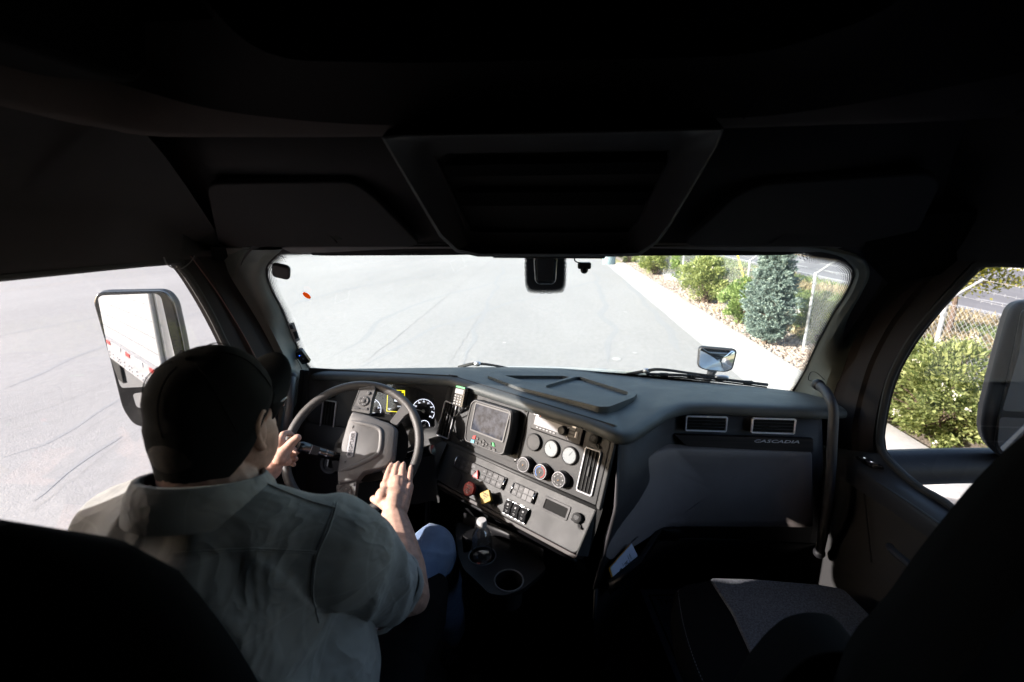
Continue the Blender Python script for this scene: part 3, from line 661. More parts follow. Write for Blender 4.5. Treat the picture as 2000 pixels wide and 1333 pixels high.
mb = MB(); mb.tube([(FX,fy[0],.09),(FX,fy[-1],.09)], .003, 4); mb.tube([(FX,fy[0],1.78),(FX,fy[-1],1.78)], .003, 4); mb.build('tension_wire', M['galv'], fence)
# chain link: woven diagonals, each wire one thin square rod
V = []; F = []; p = .062; zt, zb = 1.80, .09; hgt = zt-zb; r_ = .0016
def rod(y0, z0, y1, z1, dx):
    b = len(V); dy, dz = y1-y0, z1-z0; L = hypot(dy, dz); ny, nz = -dz/L*r_, dy/L*r_
    for yy_, zz_ in ((y0,z0),(y1,z1)):
        V.extend([(dx-r_, yy_-ny, zz_-nz),(dx+r_, yy_-ny, zz_-nz),(dx+r_, yy_+ny, zz_+nz),(dx-r_, yy_+ny, zz_+nz)])
    F.extend([(b+i, b+(i+1)%4, b+4+(i+1)%4, b+4+i) for i in range(4)])
y0, y1 = fy[0]-fence.location.y, fy[-1]-fence.location.y
slope = 1.0; y = y0-hgt
while y < y1:
    for sg in (1, -1):
        a = (y, zb) if sg > 0 else (y, zt); b_ = (y+hgt/1.0, zt) if sg > 0 else (y+hgt, zb)
        # clip to the run
        (ya, za), (yb, zb_) = a, b_
        if yb < y0+.01 or ya > y1-.01: continue
        if ya < y0: t = (y0-ya)/(yb-ya); za += (zb_-za)*t; ya = y0
        if yb > y1: t = (y1-ya)/(yb-ya); zb_ = za+(zb_-za)*t; yb = y1
        rod(ya, za, yb, zb_, .002*sg)
    y += p*1.414/1.0
np_mesh('chain_link', V, F, M['galv'], fence)
# yellow guy marker and dark post farther along
mb = MB(); a, b_ = onY(1441,500,19.5), onY(1454,545,19.0); mb.tube([a+(a-b_)*.8, b_-(a-b_)*.6], .035, 8); o = mb.build('guy_wire_marker', M['ygreen']); tag(o, 'thin slanted yellow guy wire marker in the dry grass behind the fence', 'marker')
root = thing('utility_post', 'short grey utility post in the dry grass past the fence', 'post', (9.4,28.0,0))
mb = MB(); mb.box((9.4,28,.8),(.18,.18,1.6)); mb.box((9.4,28,1.62),(.24,.24,.05)); mb.box((9.75,28.1,.75),(.22,.22,1.5)); mb.build('column', M['galv'], root, bevel=.02)
# ================================================================== TRUCK: OUTER BODY, HOOD, MIRRORS, TRAILER
def holed(name, outer, holes, mat, T, parent, thick=.01, bevel=0, smooth=35, label=None):
    bm = bmesh.new(); ed = []
    for lp in [outer]+holes:
        vs = [bm.verts.new((p[0], p[1], 0)) for p in lp]
        for i in range(len(vs)): ed.append(bm.edges.new((vs[i], vs[(i+1) % len(vs)])))
    bmesh.ops.triangle_fill(bm, use_beauty=True, use_dissolve=False, edges=ed, normal=(0,0,1))
    for f in bm.faces:
        if f.normal.z < 0: f.normal_flip()
    ex = bmesh.ops.extrude_face_region(bm, geom=list(bm.faces))
    for v in [g for g in ex['geom'] if isinstance(g, bmesh.types.BMVert)]: v.co.z += thick
    bmesh.ops.recalc_face_normals(bm, faces=bm.faces)
    bm.transform(parent_inv(parent) @ T)
    me = bpy.data.meshes.new(name); bm.to_mesh(me); bm.free()
    me.materials.append(mat)
    if smooth: me.shade_smooth(); me.set_sharp_from_angle(angle=radians(smooth))
    o = bpy.data.objects.new(name, me); COL.objects.link(o)
    if parent is not None: o.parent = parent
    if bevel: md = o.modifiers.new('b', 'BEVEL'); md.width = bevel; md.segments = 2; md.limit_method = 'ANGLE'; md.angle_limit = radians(40)
    if label: o['label'] = label
    return o
# side plane frames: local x = world Y, local y = world Z, local z = +X (left wall) / the same on the right wall
TX = lambda X: Matrix(((0,0,1,X),(1,0,0,0),(0,1,0,0),(0,0,0,1)))
def yz(px, py, X): v = onX(px, py, X); return (v.y, v.z)

cab = thing('truck_cab', 'black and grey interior shell of a big truck cab seen from behind the seats', 'truck cab', (0,.5,1.3))
winR = [(2.0,2.92)]
winR = [yz(x,y,1.0) for x,y in ((1925,515),(1898,532),(1870,560),(1828,605),(1790,650),(1762,694),(1740,740),(1727,790),(1718,850),(1722,880),(1738,903),(1762,926),(1800,955),(1870,1000))]
winR = [(.10,2.915),(.6,2.918),(1.02,2.912)]+winR+[(.85,2.27),(.5,2.23),(.10,2.22)]
winL = [yz(x,y,-1.0) for x,y in ((330,511),(352,522),(380,560),(415,620),(445,680))]
winL = [(.42,2.90),(.6,2.902),(.754,2.901)]+winL+[(1.36,2.52),(1.385,2.42),(1.37,2.36),(1.30,2.33),(1.05,2.30),(.42,2.28)]
YB = -1.9
RX_ = lambda a: Matrix.Rotation(radians(a),4,'X'); RZ_ = lambda a: Matrix.Rotation(radians(a),4,'Z')
for sgn, win, nm in ((-1, winL, 'left'), (1, winR, 'right')):
    lab = 'driver side door and window surround' if sgn < 0 else 'passenger side door and window surround'
    outer = [(YB,1.25),(2.02,1.25),(2.02,2.25),(1.66,2.38),(1.52,2.6),(1.34,2.93),(1.2,3.4),(1.1,4.05),(YB,4.05)]
    o = holed('side_wall', outer, [win], M['pillar2'], TX(sgn*1.0) , cab, thick=.015*sgn, label=lab)
    # rubber seal round the glass, a thin reddish seam outside it
    cyw = sum(p[0] for p in win)/len(win); czw = sum(p[1] for p in win)/len(win)
    sm = [Vector((sgn*1.0, p[0], p[1])) for p in win]; sm = cr(sm, 4, True)
    mb = MB(); mb.tube(sm, .010, 8, closed=True); mb.build('window_seal', M['rubber'], o)
    mb = MB(); mb.add([(sgn*1.035, -.2,2.15),(sgn*1.035,1.55,2.15),(sgn*1.035,1.55,2.97),(sgn*1.035,-.2,2.97)], [(0,1,2,3)]); mb.build('window_glass', M['sglass'], o, smooth=0)
    # outer skin
    win2 = [(p[0]*1.14+.0 if p[0] > .2 else p[0]-.02, 3.0+(p[1]-3.0)*1.13+(.02 if p[1] > 2.85 else 0)) for p in win]
    outer2 = [(-.25,1.0),(1.75,1.0),(1.80,2.15),(1.66,2.6),(1.50,2.97),(1.1,3.4),(1.0,4.0),(-.25,4.0)]
    holed('outer_door', outer2, [win2], M['paint'], TX(sgn*1.10), cab, thick=.03*sgn, bevel=.008)
o = MB(); o.box((-1.17,-1.38,2.4),(.06,2.2,2.8)); o.box((-1.235,-2.55,2.4),(.05,.16,2.9)); o.box((-1.15,.12,2.02),(.05,.22,.05)); o.build('sleeper_side', M['paint'], cab, bevel=.02)
o = MB(); o.box((1.17,-1.38,2.4),(.06,2.2,2.8)); sr = o.build('sleeper_side', M['dpaint'], cab, bevel=.02)
o = MB(); o.box((1.203,-1.38,1.86),(.004,2.1,.05)); o.build('red_stripe', M['red'], sr)
o = MB(); o.box((1.203,-1.38,1.97),(.004,2.1,.05)); o.build('white_stripe', M['grey'], sr)
o = MB(Matrix.Translation((1.204,-1.2,1.72)) @ RZ_(90) @ RX_(90)); o.text('PRI', .22, (0,0), ext=.002); o.build('red_lettering', M['red'], sr)
o = MB(); o.box((0,-1.95,2.4),(2.3,.06,2.9)); o.box((0,-.1,4.06),(2.4,3.9,.06)); o.build('sleeper_back', M['void'], cab)
o = MB(); o.add([(-1.15,1.62,2.3),(1.15,1.62,2.3),(1.15,1.36,2.94),(-1.15,1.36,2.94)],[(0,1,2,3)]); 
mb = MB(); mb.loft([[(-1.1,1.36,2.935),(1.1,1.36,2.935)],[(-1.1,1.2,3.35),(1.1,1.2,3.35)],[(-1.1,.2,3.9),(1.1,.2,3.9)],[(-1.1,-1.9,4.1),(1.1,-1.9,4.1)]]); mb.build('roof_skin', M['paint'], cab, thick=.02)
# floor
mb = MB(); mb.box((0,.1,1.24),(2.2,4.0,.08)); 
for k in range(18): mb.box((-.30+.018*k-.0,.95,1.283),(.007,1.1,.006))
mb.build('cab_floor', M['floor'], cab, bevel=.002)
mb = MB(); mb.box((0,2.02,1.70),(2.3,.05,1.0)); mb.build('firewall', M['void'], cab)
# hood, cowl
hood = thing('truck_hood', 'pale grey truck hood and cowl just beyond the dashboard', 'truck hood', (0,2.6,2.0))
rows = []
for Y, zt, w in ((2.03,2.255,1.16),(2.12,2.272,1.14),(2.3,2.258,1.12),(2.6,2.165,1.08),(3.0,2.02,1.0),(3.4,1.84,.90),(3.7,1.62,.82),(3.8,1.35,.80),(3.82,.9,.78)):
    rows.append([(w*cos(t)*1.0, Y-.16*(abs(cos(t)))**3, zt-.30*(1-sin(t))**1.0*(.35+.65*abs(cos(t))**2) - (.5 if abs(cos(t)) > .98 else 0)) for t in [pi-pi*i/24 for i in range(25)]])
mb = MB(); mb.loft(rows); mb.build('hood_panel', M['hoodp'], hood, smooth=60)
for sg in (-1, 1):
    rows = []
    for Y, zt in ((1.9,1.15),(2.1,1.55),(2.5,1.72),(3.0,1.74),(3.4,1.62),(3.7,1.3),(3.75,.8)): rows.append([(sg*.85,Y,zt+.06),(sg*1.05,Y,zt+.02),(sg*1.17,Y,zt-.10),(sg*1.2,Y,zt-.5)])
    mb = MB(); mb.loft(rows); mb.build('fender', M['hoodp'], hood, smooth=60)

# windshield: surface used by glass, frit and pillars
def wY(X, z): return 1.42+(2.90-z)*1.02-.15*X*X
def onW(px, py, off=0.0):
    r = ray(px, py); g = lambda t: (CAM.y+r.y*t)-(wY(r.x*t, CAM.z+r.z*t)-off); lo, hi = .3, 3.2
    for _ in range(40):
        mid = (lo+hi)/2
        if g(mid) < 0: lo = mid
        else: hi = mid
    return CAM+r*lo
wpx = [(532,500),(517,515),(512,537),(523,571),(542,606),(561,650),(583,700),(603,731),(625,752),(700,742),(790,735),(900,732),(1040,728),(1150,730),(1227,733),(1315,741),(1370,748),(1452,764),(1518,777),(1543,772),(1560,757),(1579,727),(1601,681),(1634,620),(1659,582),(1674,551),(1677,532),(1667,516),(1642,503),(1590,494),(1565,484),(1300,480),(1075,478),(800,480),(560,486)]
wo3 = [onW(x, y) for x, y in wpx]; wo3 = cr(wo3, 5, True)
cen = Vector((0,1.6,2.62))
ws = thing('windshield', 'wide curved windshield with a black dotted border', 'windshield', (0,1.6,2.62))
mb = MB(); rows = []
for i in range(15):
    z = 2.22+.78*i/14; rows.append([(X, wY(X,z)+.012, z) for X in [-1.08+2.16*k/24 for k in range(25)]])
mb.loft(rows); mb.build('windshield_pane', M['wglass'], ws, smooth=180)
def inward(P, d):
    out = []; m_ = len(P)
    for i in range(m_):
        t = (P[(i+1)%m_]-P[i-1]).normalized(); nrm = Vector((0,.7,.71)); s_ = t.cross(nrm); s_.normalize()
        if s_.dot(cen-P[i]) < 0: s_ = -s_
        q = P[i]+s_*d; q.y = wY(q.x, q.z); out.append(q)
    return out
mb = MB(); rows = []; uvs = []
L = [0]
for i in range(len(wo3)): L.append(L[-1]+(wo3[(i+1)%len(wo3)]-wo3[i]).length)
for d in (-.05, .006, .022, .040):
    q = inward(wo3, d); q.append(q[0]); rows.append([p-Vector((0,.004,0)) for p in q]); uvs += [(L[i], d-.006 if d > -.01 else -.03) for i in range(len(q))]
mb.loft(rows); mb.uv = uvs; mb.build('frit_band', M['frit'], ws, smooth=0)
fb_t = [(1100,729),(1150,730),(1227,733),(1315,741),(1370,748),(1452,764),(1518,777),(1543,772)]; fb_b = [(1100,734),(1150,742),(1227,754),(1315,772),(1370,784),(1452,802),(1518,806),(1560,800)]
mb = MB(); mb.loft([[p+Vector((0,.002,0)) for p in [onW(q.x,q.y) for q in cr([(a,b_,0) for a,b_ in fb_t],4)]],[p+Vector((0,.002,0)) for p in [onW(q.x,q.y) for q in cr([(a,b_,0) for a,b_ in fb_b],4)]]]); mb.build('frit_lower_band', M['void'], ws, smooth=0)
# frit patch behind the mirror bracket
u0 = [onW(x,y) for x,y in ((1028,470),(1028,540),(1031,560),(1042,568),(1090,568),(1100,560),(1103,540),(1103,470))]
uc = onW(1065,510); mb = MB(); rows = []; uvs = []
for f, d in ((0,-.02),(.80,-.02),(.90,.0),(1.02,.012),(1.10,.022)):
    rr_ = [uc+(p-uc)*f for p in cr(u0, 4)]; rows.append([p-Vector((0,.004,0)) for p in rr_]); uvs += [(i*.0042, d) for i in range(len(rr_))]
mb.loft(rows); mb.uv = uvs; mb.build('frit_patch', M['frit'], ws, smooth=0)
# stickers on the glass
def on_glass(px, py, r, n=20, ax=None, mat=None, name='sticker', off=.006, par=None): 
    c = onW(px, py); mb = MB(); nrm = Vector((0,.7,.71)); a = Vector((1,0,0)); b = nrm.cross(a).normalized(); mb.add([c-Vector((0,off,0))+a*r[0]*cos(2*pi*i/n)+b*r[1]*sin(2*pi*i/n) for i in range(n)], [tuple(range(n))]); return mb
mb = on_glass(601, 577, (.0110,.0190)); o = mb.build('round_sticker', M['orange'], smooth=0, thick=.0004); tag(o, 'small round orange sticker on the left of the windshield', 'sticker')
def quad_on_glass(pxs, off=.006): return [onW(x, y)-Vector((0,off,0)) for x, y in pxs]
o = thing('card_sticker', 'grey printed permit sticker on the lower left windshield edge', 'sticker', onW(567,650))
mb = MB(); mb.add(quad_on_glass([(564,632),(576,629),(588,664),(577,668)]), [(0,1,2,3)]); mb.build('sticker_sheet', M['film'], o, smooth=0, thick=.0006)
mb = MB(); mb.add(quad_on_glass([(567,635),(573,634),(576,642),(570,643)], .008), [(0,1,2,3)]); mb.add(quad_on_glass([(574,648),(581,646),(585,660),(579,662)], .008), [(0,1,2,3)]); mb.build('print', M['disp'], o, smooth=0)
mb = MB(); mb.add(quad_on_glass([(569,644),(579,641),(581,645),(571,649)], .009), [(0,1,2,3)]); mb.build('white_print', M['white'], o, smooth=0)

# wipers
def wiper(name, label, blade, arm, knob):
    t = thing(name, label, 'wiper', onW(*arm[0])+Vector((0,.05,0)), 'wipers resting at the foot of the windshield')
    Pb = resample([onW(*q, -.03) for q in blade], 14); mb = MB(); mb.tube(Pb, .007, 6)
    P2 = [p+Vector((0,.006,-.013)) for p in Pb]; mb.tube(P2, .0035, 5)
    for k in (2,5,8,11): mb.box(Pb[k], (.035,.012,.014))
    mb.build('blade', M['rubber'], t)
    Pa = cr([onW(*q, -.03) for q in arm], 5); mb = MB(); mb.tube(Pa, [.008-.0035*abs(i/len(Pa)) for i in range(len(Pa))], 8); mb.build('arm', M['rubber'], t)
    k = onW(*knob, -.03); mb = MB(); mb.sphere(k, (.017,.013,.012), 8); mb.sphere(onW(*arm[-1], -.03), (.03,.010,.009), 8); mb.build_each('joint', M['alu'], t)
wiper('wiper', 'black wiper on the left, lying past the dashboard tray', [(980,722),(1030,723),(1100,728),(1180,733),(1240,738)], [(896,718),(918,712),(932,711),(950,712),(975,716),(1000,721)], (932,711))
wiper('wiper', 'longer black wiper lying in front of the round hood mirror', [(1262,731),(1330,733),(1400,740),(1450,746),(1500,752)], [(1225,732),(1262,725),(1283,722),(1310,724),(1338,728),(1370,732),(1410,737)], (1263,725))

# hood mirror (convex, on a stalk)
hm = thing('hood_mirror', 'small rounded convex mirror on a stalk over the right side of the hood', 'mirror', (1.07,3.0,2.0))
c = onY(1400,703,3.0); pl = tilted(c, radians(-14), radians(6))
wv, hv = .118, .080
out = roundpoly([(-wv,hv),(wv,hv*.98),(wv*.86,-hv*.72),(wv*.5,-hv),(-wv*.55,-hv*.98),(-wv*.98,-hv*.75)], .030, 5)
mb = MB(pl.M); mb.prism(out, -.055, .004); mb.build('housing', M['dark'], hm, bevel=.014, seg=4)
inn = [(x*.90, y*.88) for x, y in out]; mb = MB(pl.M); rings = []
for f in (1,.8,.6,.4,.2,.02): rings.append([(x*f, y*f, .006+.016*(1-f*f)) for x, y in inn])
mb.loft(rings, closed=True); mb.build('convex_glass', M['mirror'], hm, smooth=180)
mb = MB(); mb.tube([c+Vector((.0,.04,-.06)), c+Vector((-.01,.06,-.13)), c+Vector((-.06,.1,-.26))], [.035,.024,.03], 10); mb.build('stalk', M['dark'], hm)

# left door mirror
def refl_plane(c, target, w_up=Vector((0,0,1))):
    d = (c-CAM).normalized(); e = (Vector(target)-c).normalized(); n = (e-d).normalized()
    h = w_up.cross(n).normalized(); up = n.cross(h); return Plane(c, h, up)
ml = thing('door_mirror', 'tall black door mirror outside the driver window reflecting a white trailer', 'mirror', (-1.38,1.42,2.5), 'tall door mirrors')
c = onY(262,690,1.40); PLm = refl_plane(c, (-1.50,-8.0,.75))
gp = [(193,583),(200,577),(306,573),(316,580),(334,660),(352,735),(352,752),(240,757),(236,752),(214,690)]
g2 = [(260,768),(352,758),(352,800),(300,800),(268,795)]
hs = [(183,590),(190,573),(205,570),(322,568),(340,590),(358,670),(372,760),(365,830),(290,836),(262,830),(240,800),(215,700)]
U3 = lambda L_, w=0: [PLm.px(x, y, w) for x, y in L_]
hsu = roundpoly(U3(hs), .03, 4); mb = MB(PLm.M); mb.prism(hsu, -.012, .004); mb.build('bezel', M['gloss'], ml, bevel=.004)
mb = MB(PLm.M); rows = []
for w_, k in ((-.008,0),(-.03,-.004),(-.07,.006),(-.10,.03),(-.115,.07)): rows.append([(x+ (.0), y, w_) for x, y in inset(hsu, k)])
mb.loft(rows, closed=True); b = len(mb.v); mb.f.append(tuple(range(b-len(hsu), b))); 
mb.build('housing', M['dark'], ml, smooth=60)
mb = MB(PLm.M); mb.prism(roundpoly(U3(gp), .012, 3), .002, .0055); mb.build('flat_glass', M['mirror'], ml, smooth=0)
mb = MB(PLm.M); q = roundpoly(U3(g2), .012, 3); mb.prism(q, .002, .0055); mb.build('convex_glass', M['mirror'], ml, smooth=0)
mb = MB(); mb.tube([c+Vector((.12,.04,-.20)), (-1.09,1.6,2.28)], .022, 10); mb.build('arm', M['dark'], ml)

# right door mirror
mr = thing('door_mirror', 'tall dark door mirror at the right edge outside the passenger window', 'mirror', (1.45,1.42,2.4), 'tall door mirrors')
PLr = refl_plane(onY(1990,740,1.42), (1.16,-1.6,2.35))
hr = [(1990,592),(2020,586),(2120,600),(2150,900),(2080,935),(1990,910),(1965,900),(1942,885),(1925,862),(1920,840),(1924,800),(1949,700),(1968,630),(1977,605)]
fr_ = [(1992,600),(2130,610),(2140,890),(1990,896),(1950,886),(1938,868),(1945,820),(1975,690)]
hru = roundpoly([PLr.px(x,y) for x,y in hr], .03, 4); fru = roundpoly([PLr.px(x,y) for x,y in fr_], .02, 4)
mb = MB(PLr.M); mb.prism(hru, -.075, .0); mb.build('housing', M['dark'], mr, bevel=.022, seg=4)
mb = MB(PLr.M); mb.prism(fru, -.002, .014); mb.build('bezel', M['gloss'], mr, bevel=.004)
g1 = [(1996,612),(2120,615),(2130,808),(1953,800),(1985,690)]; g2 = [(1948,812),(2130,820),(2132,880),(1990,888),(1955,880),(1944,864)]
def mglass(nm, pts, tgt):
    cc = [PLr.px(x,y) for x,y in pts]; 
    mb = MB(PLr.M); mb.prism(roundpoly(cc, .010, 3), .010, .0165); mb.build(nm, M['mirror'], mr, smooth=0)
mglass('flat_glass', g1, None); mglass('convex_glass', g2, None)
mb = MB(); a, b = onX(1715,915,1.10), onY(1995,908,1.46); mb.tube([a+Vector((-.1,.02,0)), a, a.lerp(b,.5)+Vector((0,0,.003)), b, b+Vector((.12,0,.0))], [.062,.060,.057,.054,.05], 16); mb.build('arm', M['dark'], mr)

# trailer behind, turned a little to the left
tr = thing('trailer', 'white ribbed box trailer seen in the driver side mirror', 'trailer', (-.2,-9,0))
TR = Matrix.Translation((.03,-3.1,0)) @ Matrix.Rotation(radians(-10), 4, 'Z')
mb = MB(TR); mb.box((0,-6.5,2.75),(2.5,13,2.75)); mb.build('box', M['tpaint'], tr, bevel=.02)
mb = MB(TR)
for k in range(13): mb.box((-1.262, -6.5, 1.62+k*.19),(.024,12.9,.035))
mb.build('rib', M['tpaint'], tr)
mb = MB(TR); mb.box((-1.27,-6.5,1.27),(.06,13,.24)); mb.box((-1.28,-6.5,1.42),(.05,13,.07)); 
for k in range(90):
    for z in (1.20,1.25): 
        if (k*7) % 5 < 3: mb.box((-1.305,-.15-k*.14,z),(.012,.022,.022))
mb.build('side_rail', M['alu'], tr)
mb = MB(TR); mb2 = MB(TR)
for k in range(21): (mb if k % 2 else mb2).box((-1.31,-.4-k*.6,1.42),(.012,.34 if k % 2 else .22,.055))
mb.build_each('white_reflector', M['white'], tr); mb2.build_each('red_reflector', M['red'], tr)
mb = MB(TR); mb.box((-1.0,-5.0,.75),(.06,1.5,.7)); mb.box((0,-9,1.05),(1.0,8,.12)); mb.build('undercarriage', M['void'], tr)
for yv in (-10.2,-11.4):
    mb = MB(TR @ Matrix.Translation((-1.0,yv,.5)) @ Matrix.Rotation(pi/2,4,'Y')); mb.lathe((0,0), [(.28,-.25),(.48,-.24),(.5,-.18),(.5,.18),(.48,.24),(.28,.25)], 28); mb.build('wheel', M['rubber'], tr)
# ================================================================== CAB SHELL TRIM
# A pillars (left then right): windshield edge, bulge, trim boundary, door edge
LA = [(545,488),(517,515),(512,537),(523,571),(542,606),(561,650),(583,700),(605,731),(619,747),(619,780),(612,840)]
LB = [(440,488),(448,512),(457,537),(474,566),(491,593),(519,640),(545,690),(561,722),(560,750),(553,800),(545,850)]
LC = [(325,498),(345,510),(368,537),(395,580),(417,620),(437,660),(455,700),(468,735),(480,770),(490,810),(495,860)]
def pillar(A, B, Cc, sg, nm):
    p = thing('p', '', 'x'); bpy.data.objects.remove(p)
    rows = []
    for a, b in zip(A, B):
        pa = onW(*a, .022); pb = onX(b[0], b[1], sg*.985); m_ = pa.lerp(pb, .5)-Vector((sg*.012,.022,0)); q1 = pa.lerp(pb,.12)-Vector((sg*.0,.018,0)); q3 = pa.lerp(pb,.86)-Vector((sg*.014,.012,0))
        rows.append([pa+Vector((0,.03,0)), pa, q1, m_, q3, pb, pb+Vector((sg*.02,0,0))])
    rr_ = [cr([r[k] for r in rows], 4) for k in range(7)]
    mb = MB(); mb.loft(rr_); o1 = mb.build('pillar_trim', M['pillar'], cab, smooth=50, label='green grey trim on the %s windshield pillar' % nm)
    rows = []
    for b, c in zip(B, Cc):
        pb = onX(b[0], b[1], sg*.99); pc = onX(c[0], c[1], sg*.998)
        rows.append([pb+Vector((sg*.012,0,0)), pb.lerp(pc,.25)+Vector((sg*.02,0,0)), pb.lerp(pc,.3), pb.lerp(pc,.62)-Vector((sg*.006,0,0)), pb.lerp(pc,.68)+Vector((sg*.012,0,0)), pb.lerp(pc,.75)-Vector((sg*.002,0,0)), pc-Vector((sg*.004,0,0)), pc+Vector((sg*.03,0,0))])
    rr_ = [cr([r[k] for r in rows], 4) for k in range(8)]
    mb = MB(); mb.loft(rr_); mb.build('door_frame', M['pillar2'], cab, smooth=35)
    return o1
pL = pillar(LA, LB, LC, -1, 'left')
RA = [(1560,484),(1642,500),(1667,516),(1677,532),(1674,551),(1659,582),(1634,620),(1601,681),(1579,727),(1562,757),(1555,775),(1580,800),(1585,850)]
RB = [(1790,484),(1770,500),(1752,516),(1733,538),(1718,557),(1694,590),(1672,628),(1650,680),(1634,727),(1622,762),(1612,800),(1606,830),(1602,870)]
RC = [(1930,498),(1908,508),(1885,530),(1862,556),(1840,580),(1808,618),(1776,660),(1742,718),(1724,768),(1714,815),(1708,860),(1712,890),(1720,910)]
pR = pillar(RA, RB, RC, 1, 'right')
# reddish seam line in the left door frame
mb = MB(); mb.tube(cr([onX(x,y,-.975) for x,y in ((372,500),(398,535),(430,580),(470,645),(500,700),(530,760))], 5), .0015, 6)
mb.build('seam_piping', pm('dull_red_piping', (.085,.04,.036), .6), pL)
# grab handles
def handle(pts, r, lab, plate):
    t = thing('grab_handle', lab, 'grab handle', pts[0], 'grab handles on the windshield pillars')
    mb = MB(); mb.tube(cr(pts, 6), r, 14); mb.build('bar', M['hndl'], t)
    mb = MB(); mb.sphere(pts[0], (r*1.35,r*1.5,r*1.3), 10); mb.sphere(pts[-1], (r*1.3,r*1.3,r*1.3), 10); mb.build_each('mount', M['dark'], t)
handle([onY(572,738,1.50), onY(569,752,1.46), onY(566,790,1.43), onY(560,840,1.42), onY(556,900,1.43)], .0135, 'dark grey grab handle on the driver side pillar', None)
handle([onY(1598,752,1.47), onY(1612,764,1.42), onY(1623,784,1.37), onY(1628,806,1.35), onY(1626,855,1.34), onY(1622,930,1.34), onY(1612,1020,1.35), onY(1600,1080,1.38)], .0138, 'long bent grab handle on the passenger side pillar', None)
# cover outlines on the pillars (thin grooves)
mb = MB(); mb.tube(cr([onW(x,y,.048) for x,y in ((565,738),(573,722),(577,701),(588,718),(590,735),(583,765))], 5), .0012, 5)
mb.build('cover_groove', M['void'], pL)
mb = MB(); mb.tube(cr([onX(x,y,.955) for x,y in ((1606,758),(1591,746),(1579,742),(1583,728),(1594,728),(1610,742))], 5), .0012, 5); mb.build('cover_groove', M['void'], pR)

# header over the windshield, overhead cabinets, ceiling
def rowY(lst): return [onY(x, y, Y) for x, y, Y in lst]
def rowsmooth(lst, n=40): return resample(cr(rowY(lst), 6), n)
hdr = [rowsmooth([(300,498,1.36),(440,499,1.36),(560,498,1.36),(800,497,1.37),(1075,496,1.38),(1300,496,1.37),(1565,496,1.36),(1700,497,1.36),(1850,503,1.36)]),
       rowsmooth([(300,496,1.32),(440,496,1.32),(560,494,1.32),(800,494,1.33),(1075,494,1.33),(1300,493,1.33),(1565,492,1.32),(1700,494,1.32),(1850,498,1.32)]),
       rowsmooth([(300,486,1.30),(440,486,1.30),(560,484,1.30),(800,483,1.31),(1075,483,1.31),(1300,483,1.31),(1565,483,1.30),(1700,484,1.30),(1850,486,1.30)]),
       rowsmooth([(300,478,1.305),(440,478,1.305),(560,477,1.305),(800,476,1.315),(1075,476,1.315),(1300,475,1.315),(1565,475,1.305),(1700,476,1.305),(1850,478,1.305)])]
mb = MB(); mb.loft([[p+Vector((0,.12,.02)) for p in hdr[0]]]+hdr); mb.build('header_rail', M['hdr'], cab, smooth=60)
cabf = [[p+Vector((0,.004,.001)) for p in hdr[3]],
        rowsmooth([(290,420,1.24),(420,400,1.22),(560,400,1.2),(800,400,1.2),(1075,400,1.2),(1300,400,1.2),(1565,400,1.2),(1720,400,1.2),(1870,400,1.22)]),
        rowsmooth([(250,300,1.1),(400,330,1.06),(560,330,1.04),(800,330,1.03),(1075,330,1.03),(1300,330,1.03),(1565,330,1.04),(1760,320,1.06),(1900,300,1.1)]),
        rowsmooth([(200,230,1.0),(300,260,.98),(560,255,.95),(800,250,.95),(1075,245,.95),(1300,240,.95),(1565,240,.96),(1820,225,.98),(1960,200,1.0)]),
        rowsmooth([(200,190,1.0),(300,200,.98),(560,195,.95),(800,190,.95),(1075,185,.95),(1300,180,.95),(1565,180,.96),(1820,165,.98),(1960,140,1.0)])]
mb = MB(); mb.loft(cabf); mb.build('overhead_fascia', M['ohead'], cab, smooth=60)
# nose of the overhead shelf: window light on its underside put into a paler cloth
def sh(lst, n=60): return resample(cr([onY(x,y,a) if k == 'y' else onX(x,y,a) for x,y,k,a in lst], 6), n)
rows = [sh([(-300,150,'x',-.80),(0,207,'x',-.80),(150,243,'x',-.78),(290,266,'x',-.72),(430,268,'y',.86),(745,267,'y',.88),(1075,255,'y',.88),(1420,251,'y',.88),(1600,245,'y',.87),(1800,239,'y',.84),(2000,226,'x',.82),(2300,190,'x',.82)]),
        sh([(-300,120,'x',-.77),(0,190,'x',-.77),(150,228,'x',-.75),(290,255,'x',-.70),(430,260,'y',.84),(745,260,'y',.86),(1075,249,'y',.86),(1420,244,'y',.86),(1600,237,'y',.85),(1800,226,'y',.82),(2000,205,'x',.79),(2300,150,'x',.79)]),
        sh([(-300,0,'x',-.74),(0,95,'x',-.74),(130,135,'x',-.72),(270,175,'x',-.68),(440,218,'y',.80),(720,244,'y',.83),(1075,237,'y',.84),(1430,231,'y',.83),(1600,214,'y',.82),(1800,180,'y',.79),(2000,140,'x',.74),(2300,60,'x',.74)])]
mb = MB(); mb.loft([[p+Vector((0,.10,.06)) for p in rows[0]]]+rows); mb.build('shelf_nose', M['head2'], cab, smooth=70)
rows2 = [[p.copy() for p in rows[-1]],
         sh([(-300,-60,'x',-.72),(0,50,'x',-.72),(130,80,'x',-.70),(290,110,'x',-.66),(450,165,'y',.77),(720,205,'y',.80),(1075,200,'y',.81),(1440,190,'y',.80),(1600,160,'y',.79),(1800,120,'y',.76),(2000,70,'x',.70),(2300,0,'x',.70)]),
         sh([(-300,-400,'x',-.62),(0,-300,'x',-.60),(130,-200,'x',-.58),(330,-80,'x',-.55),(500,95,'y',.70),(720,122,'y',.72),(1075,118,'y',.72),(1440,108,'y',.72),(1600,70,'y',.70),(1760,0,'y',.66),(2000,-200,'x',.60),(2300,-300,'x',.60)])]
mb = MB(); mb.loft(rows2); mb.build('ceiling_panel', M['head'], cab, smooth=70)
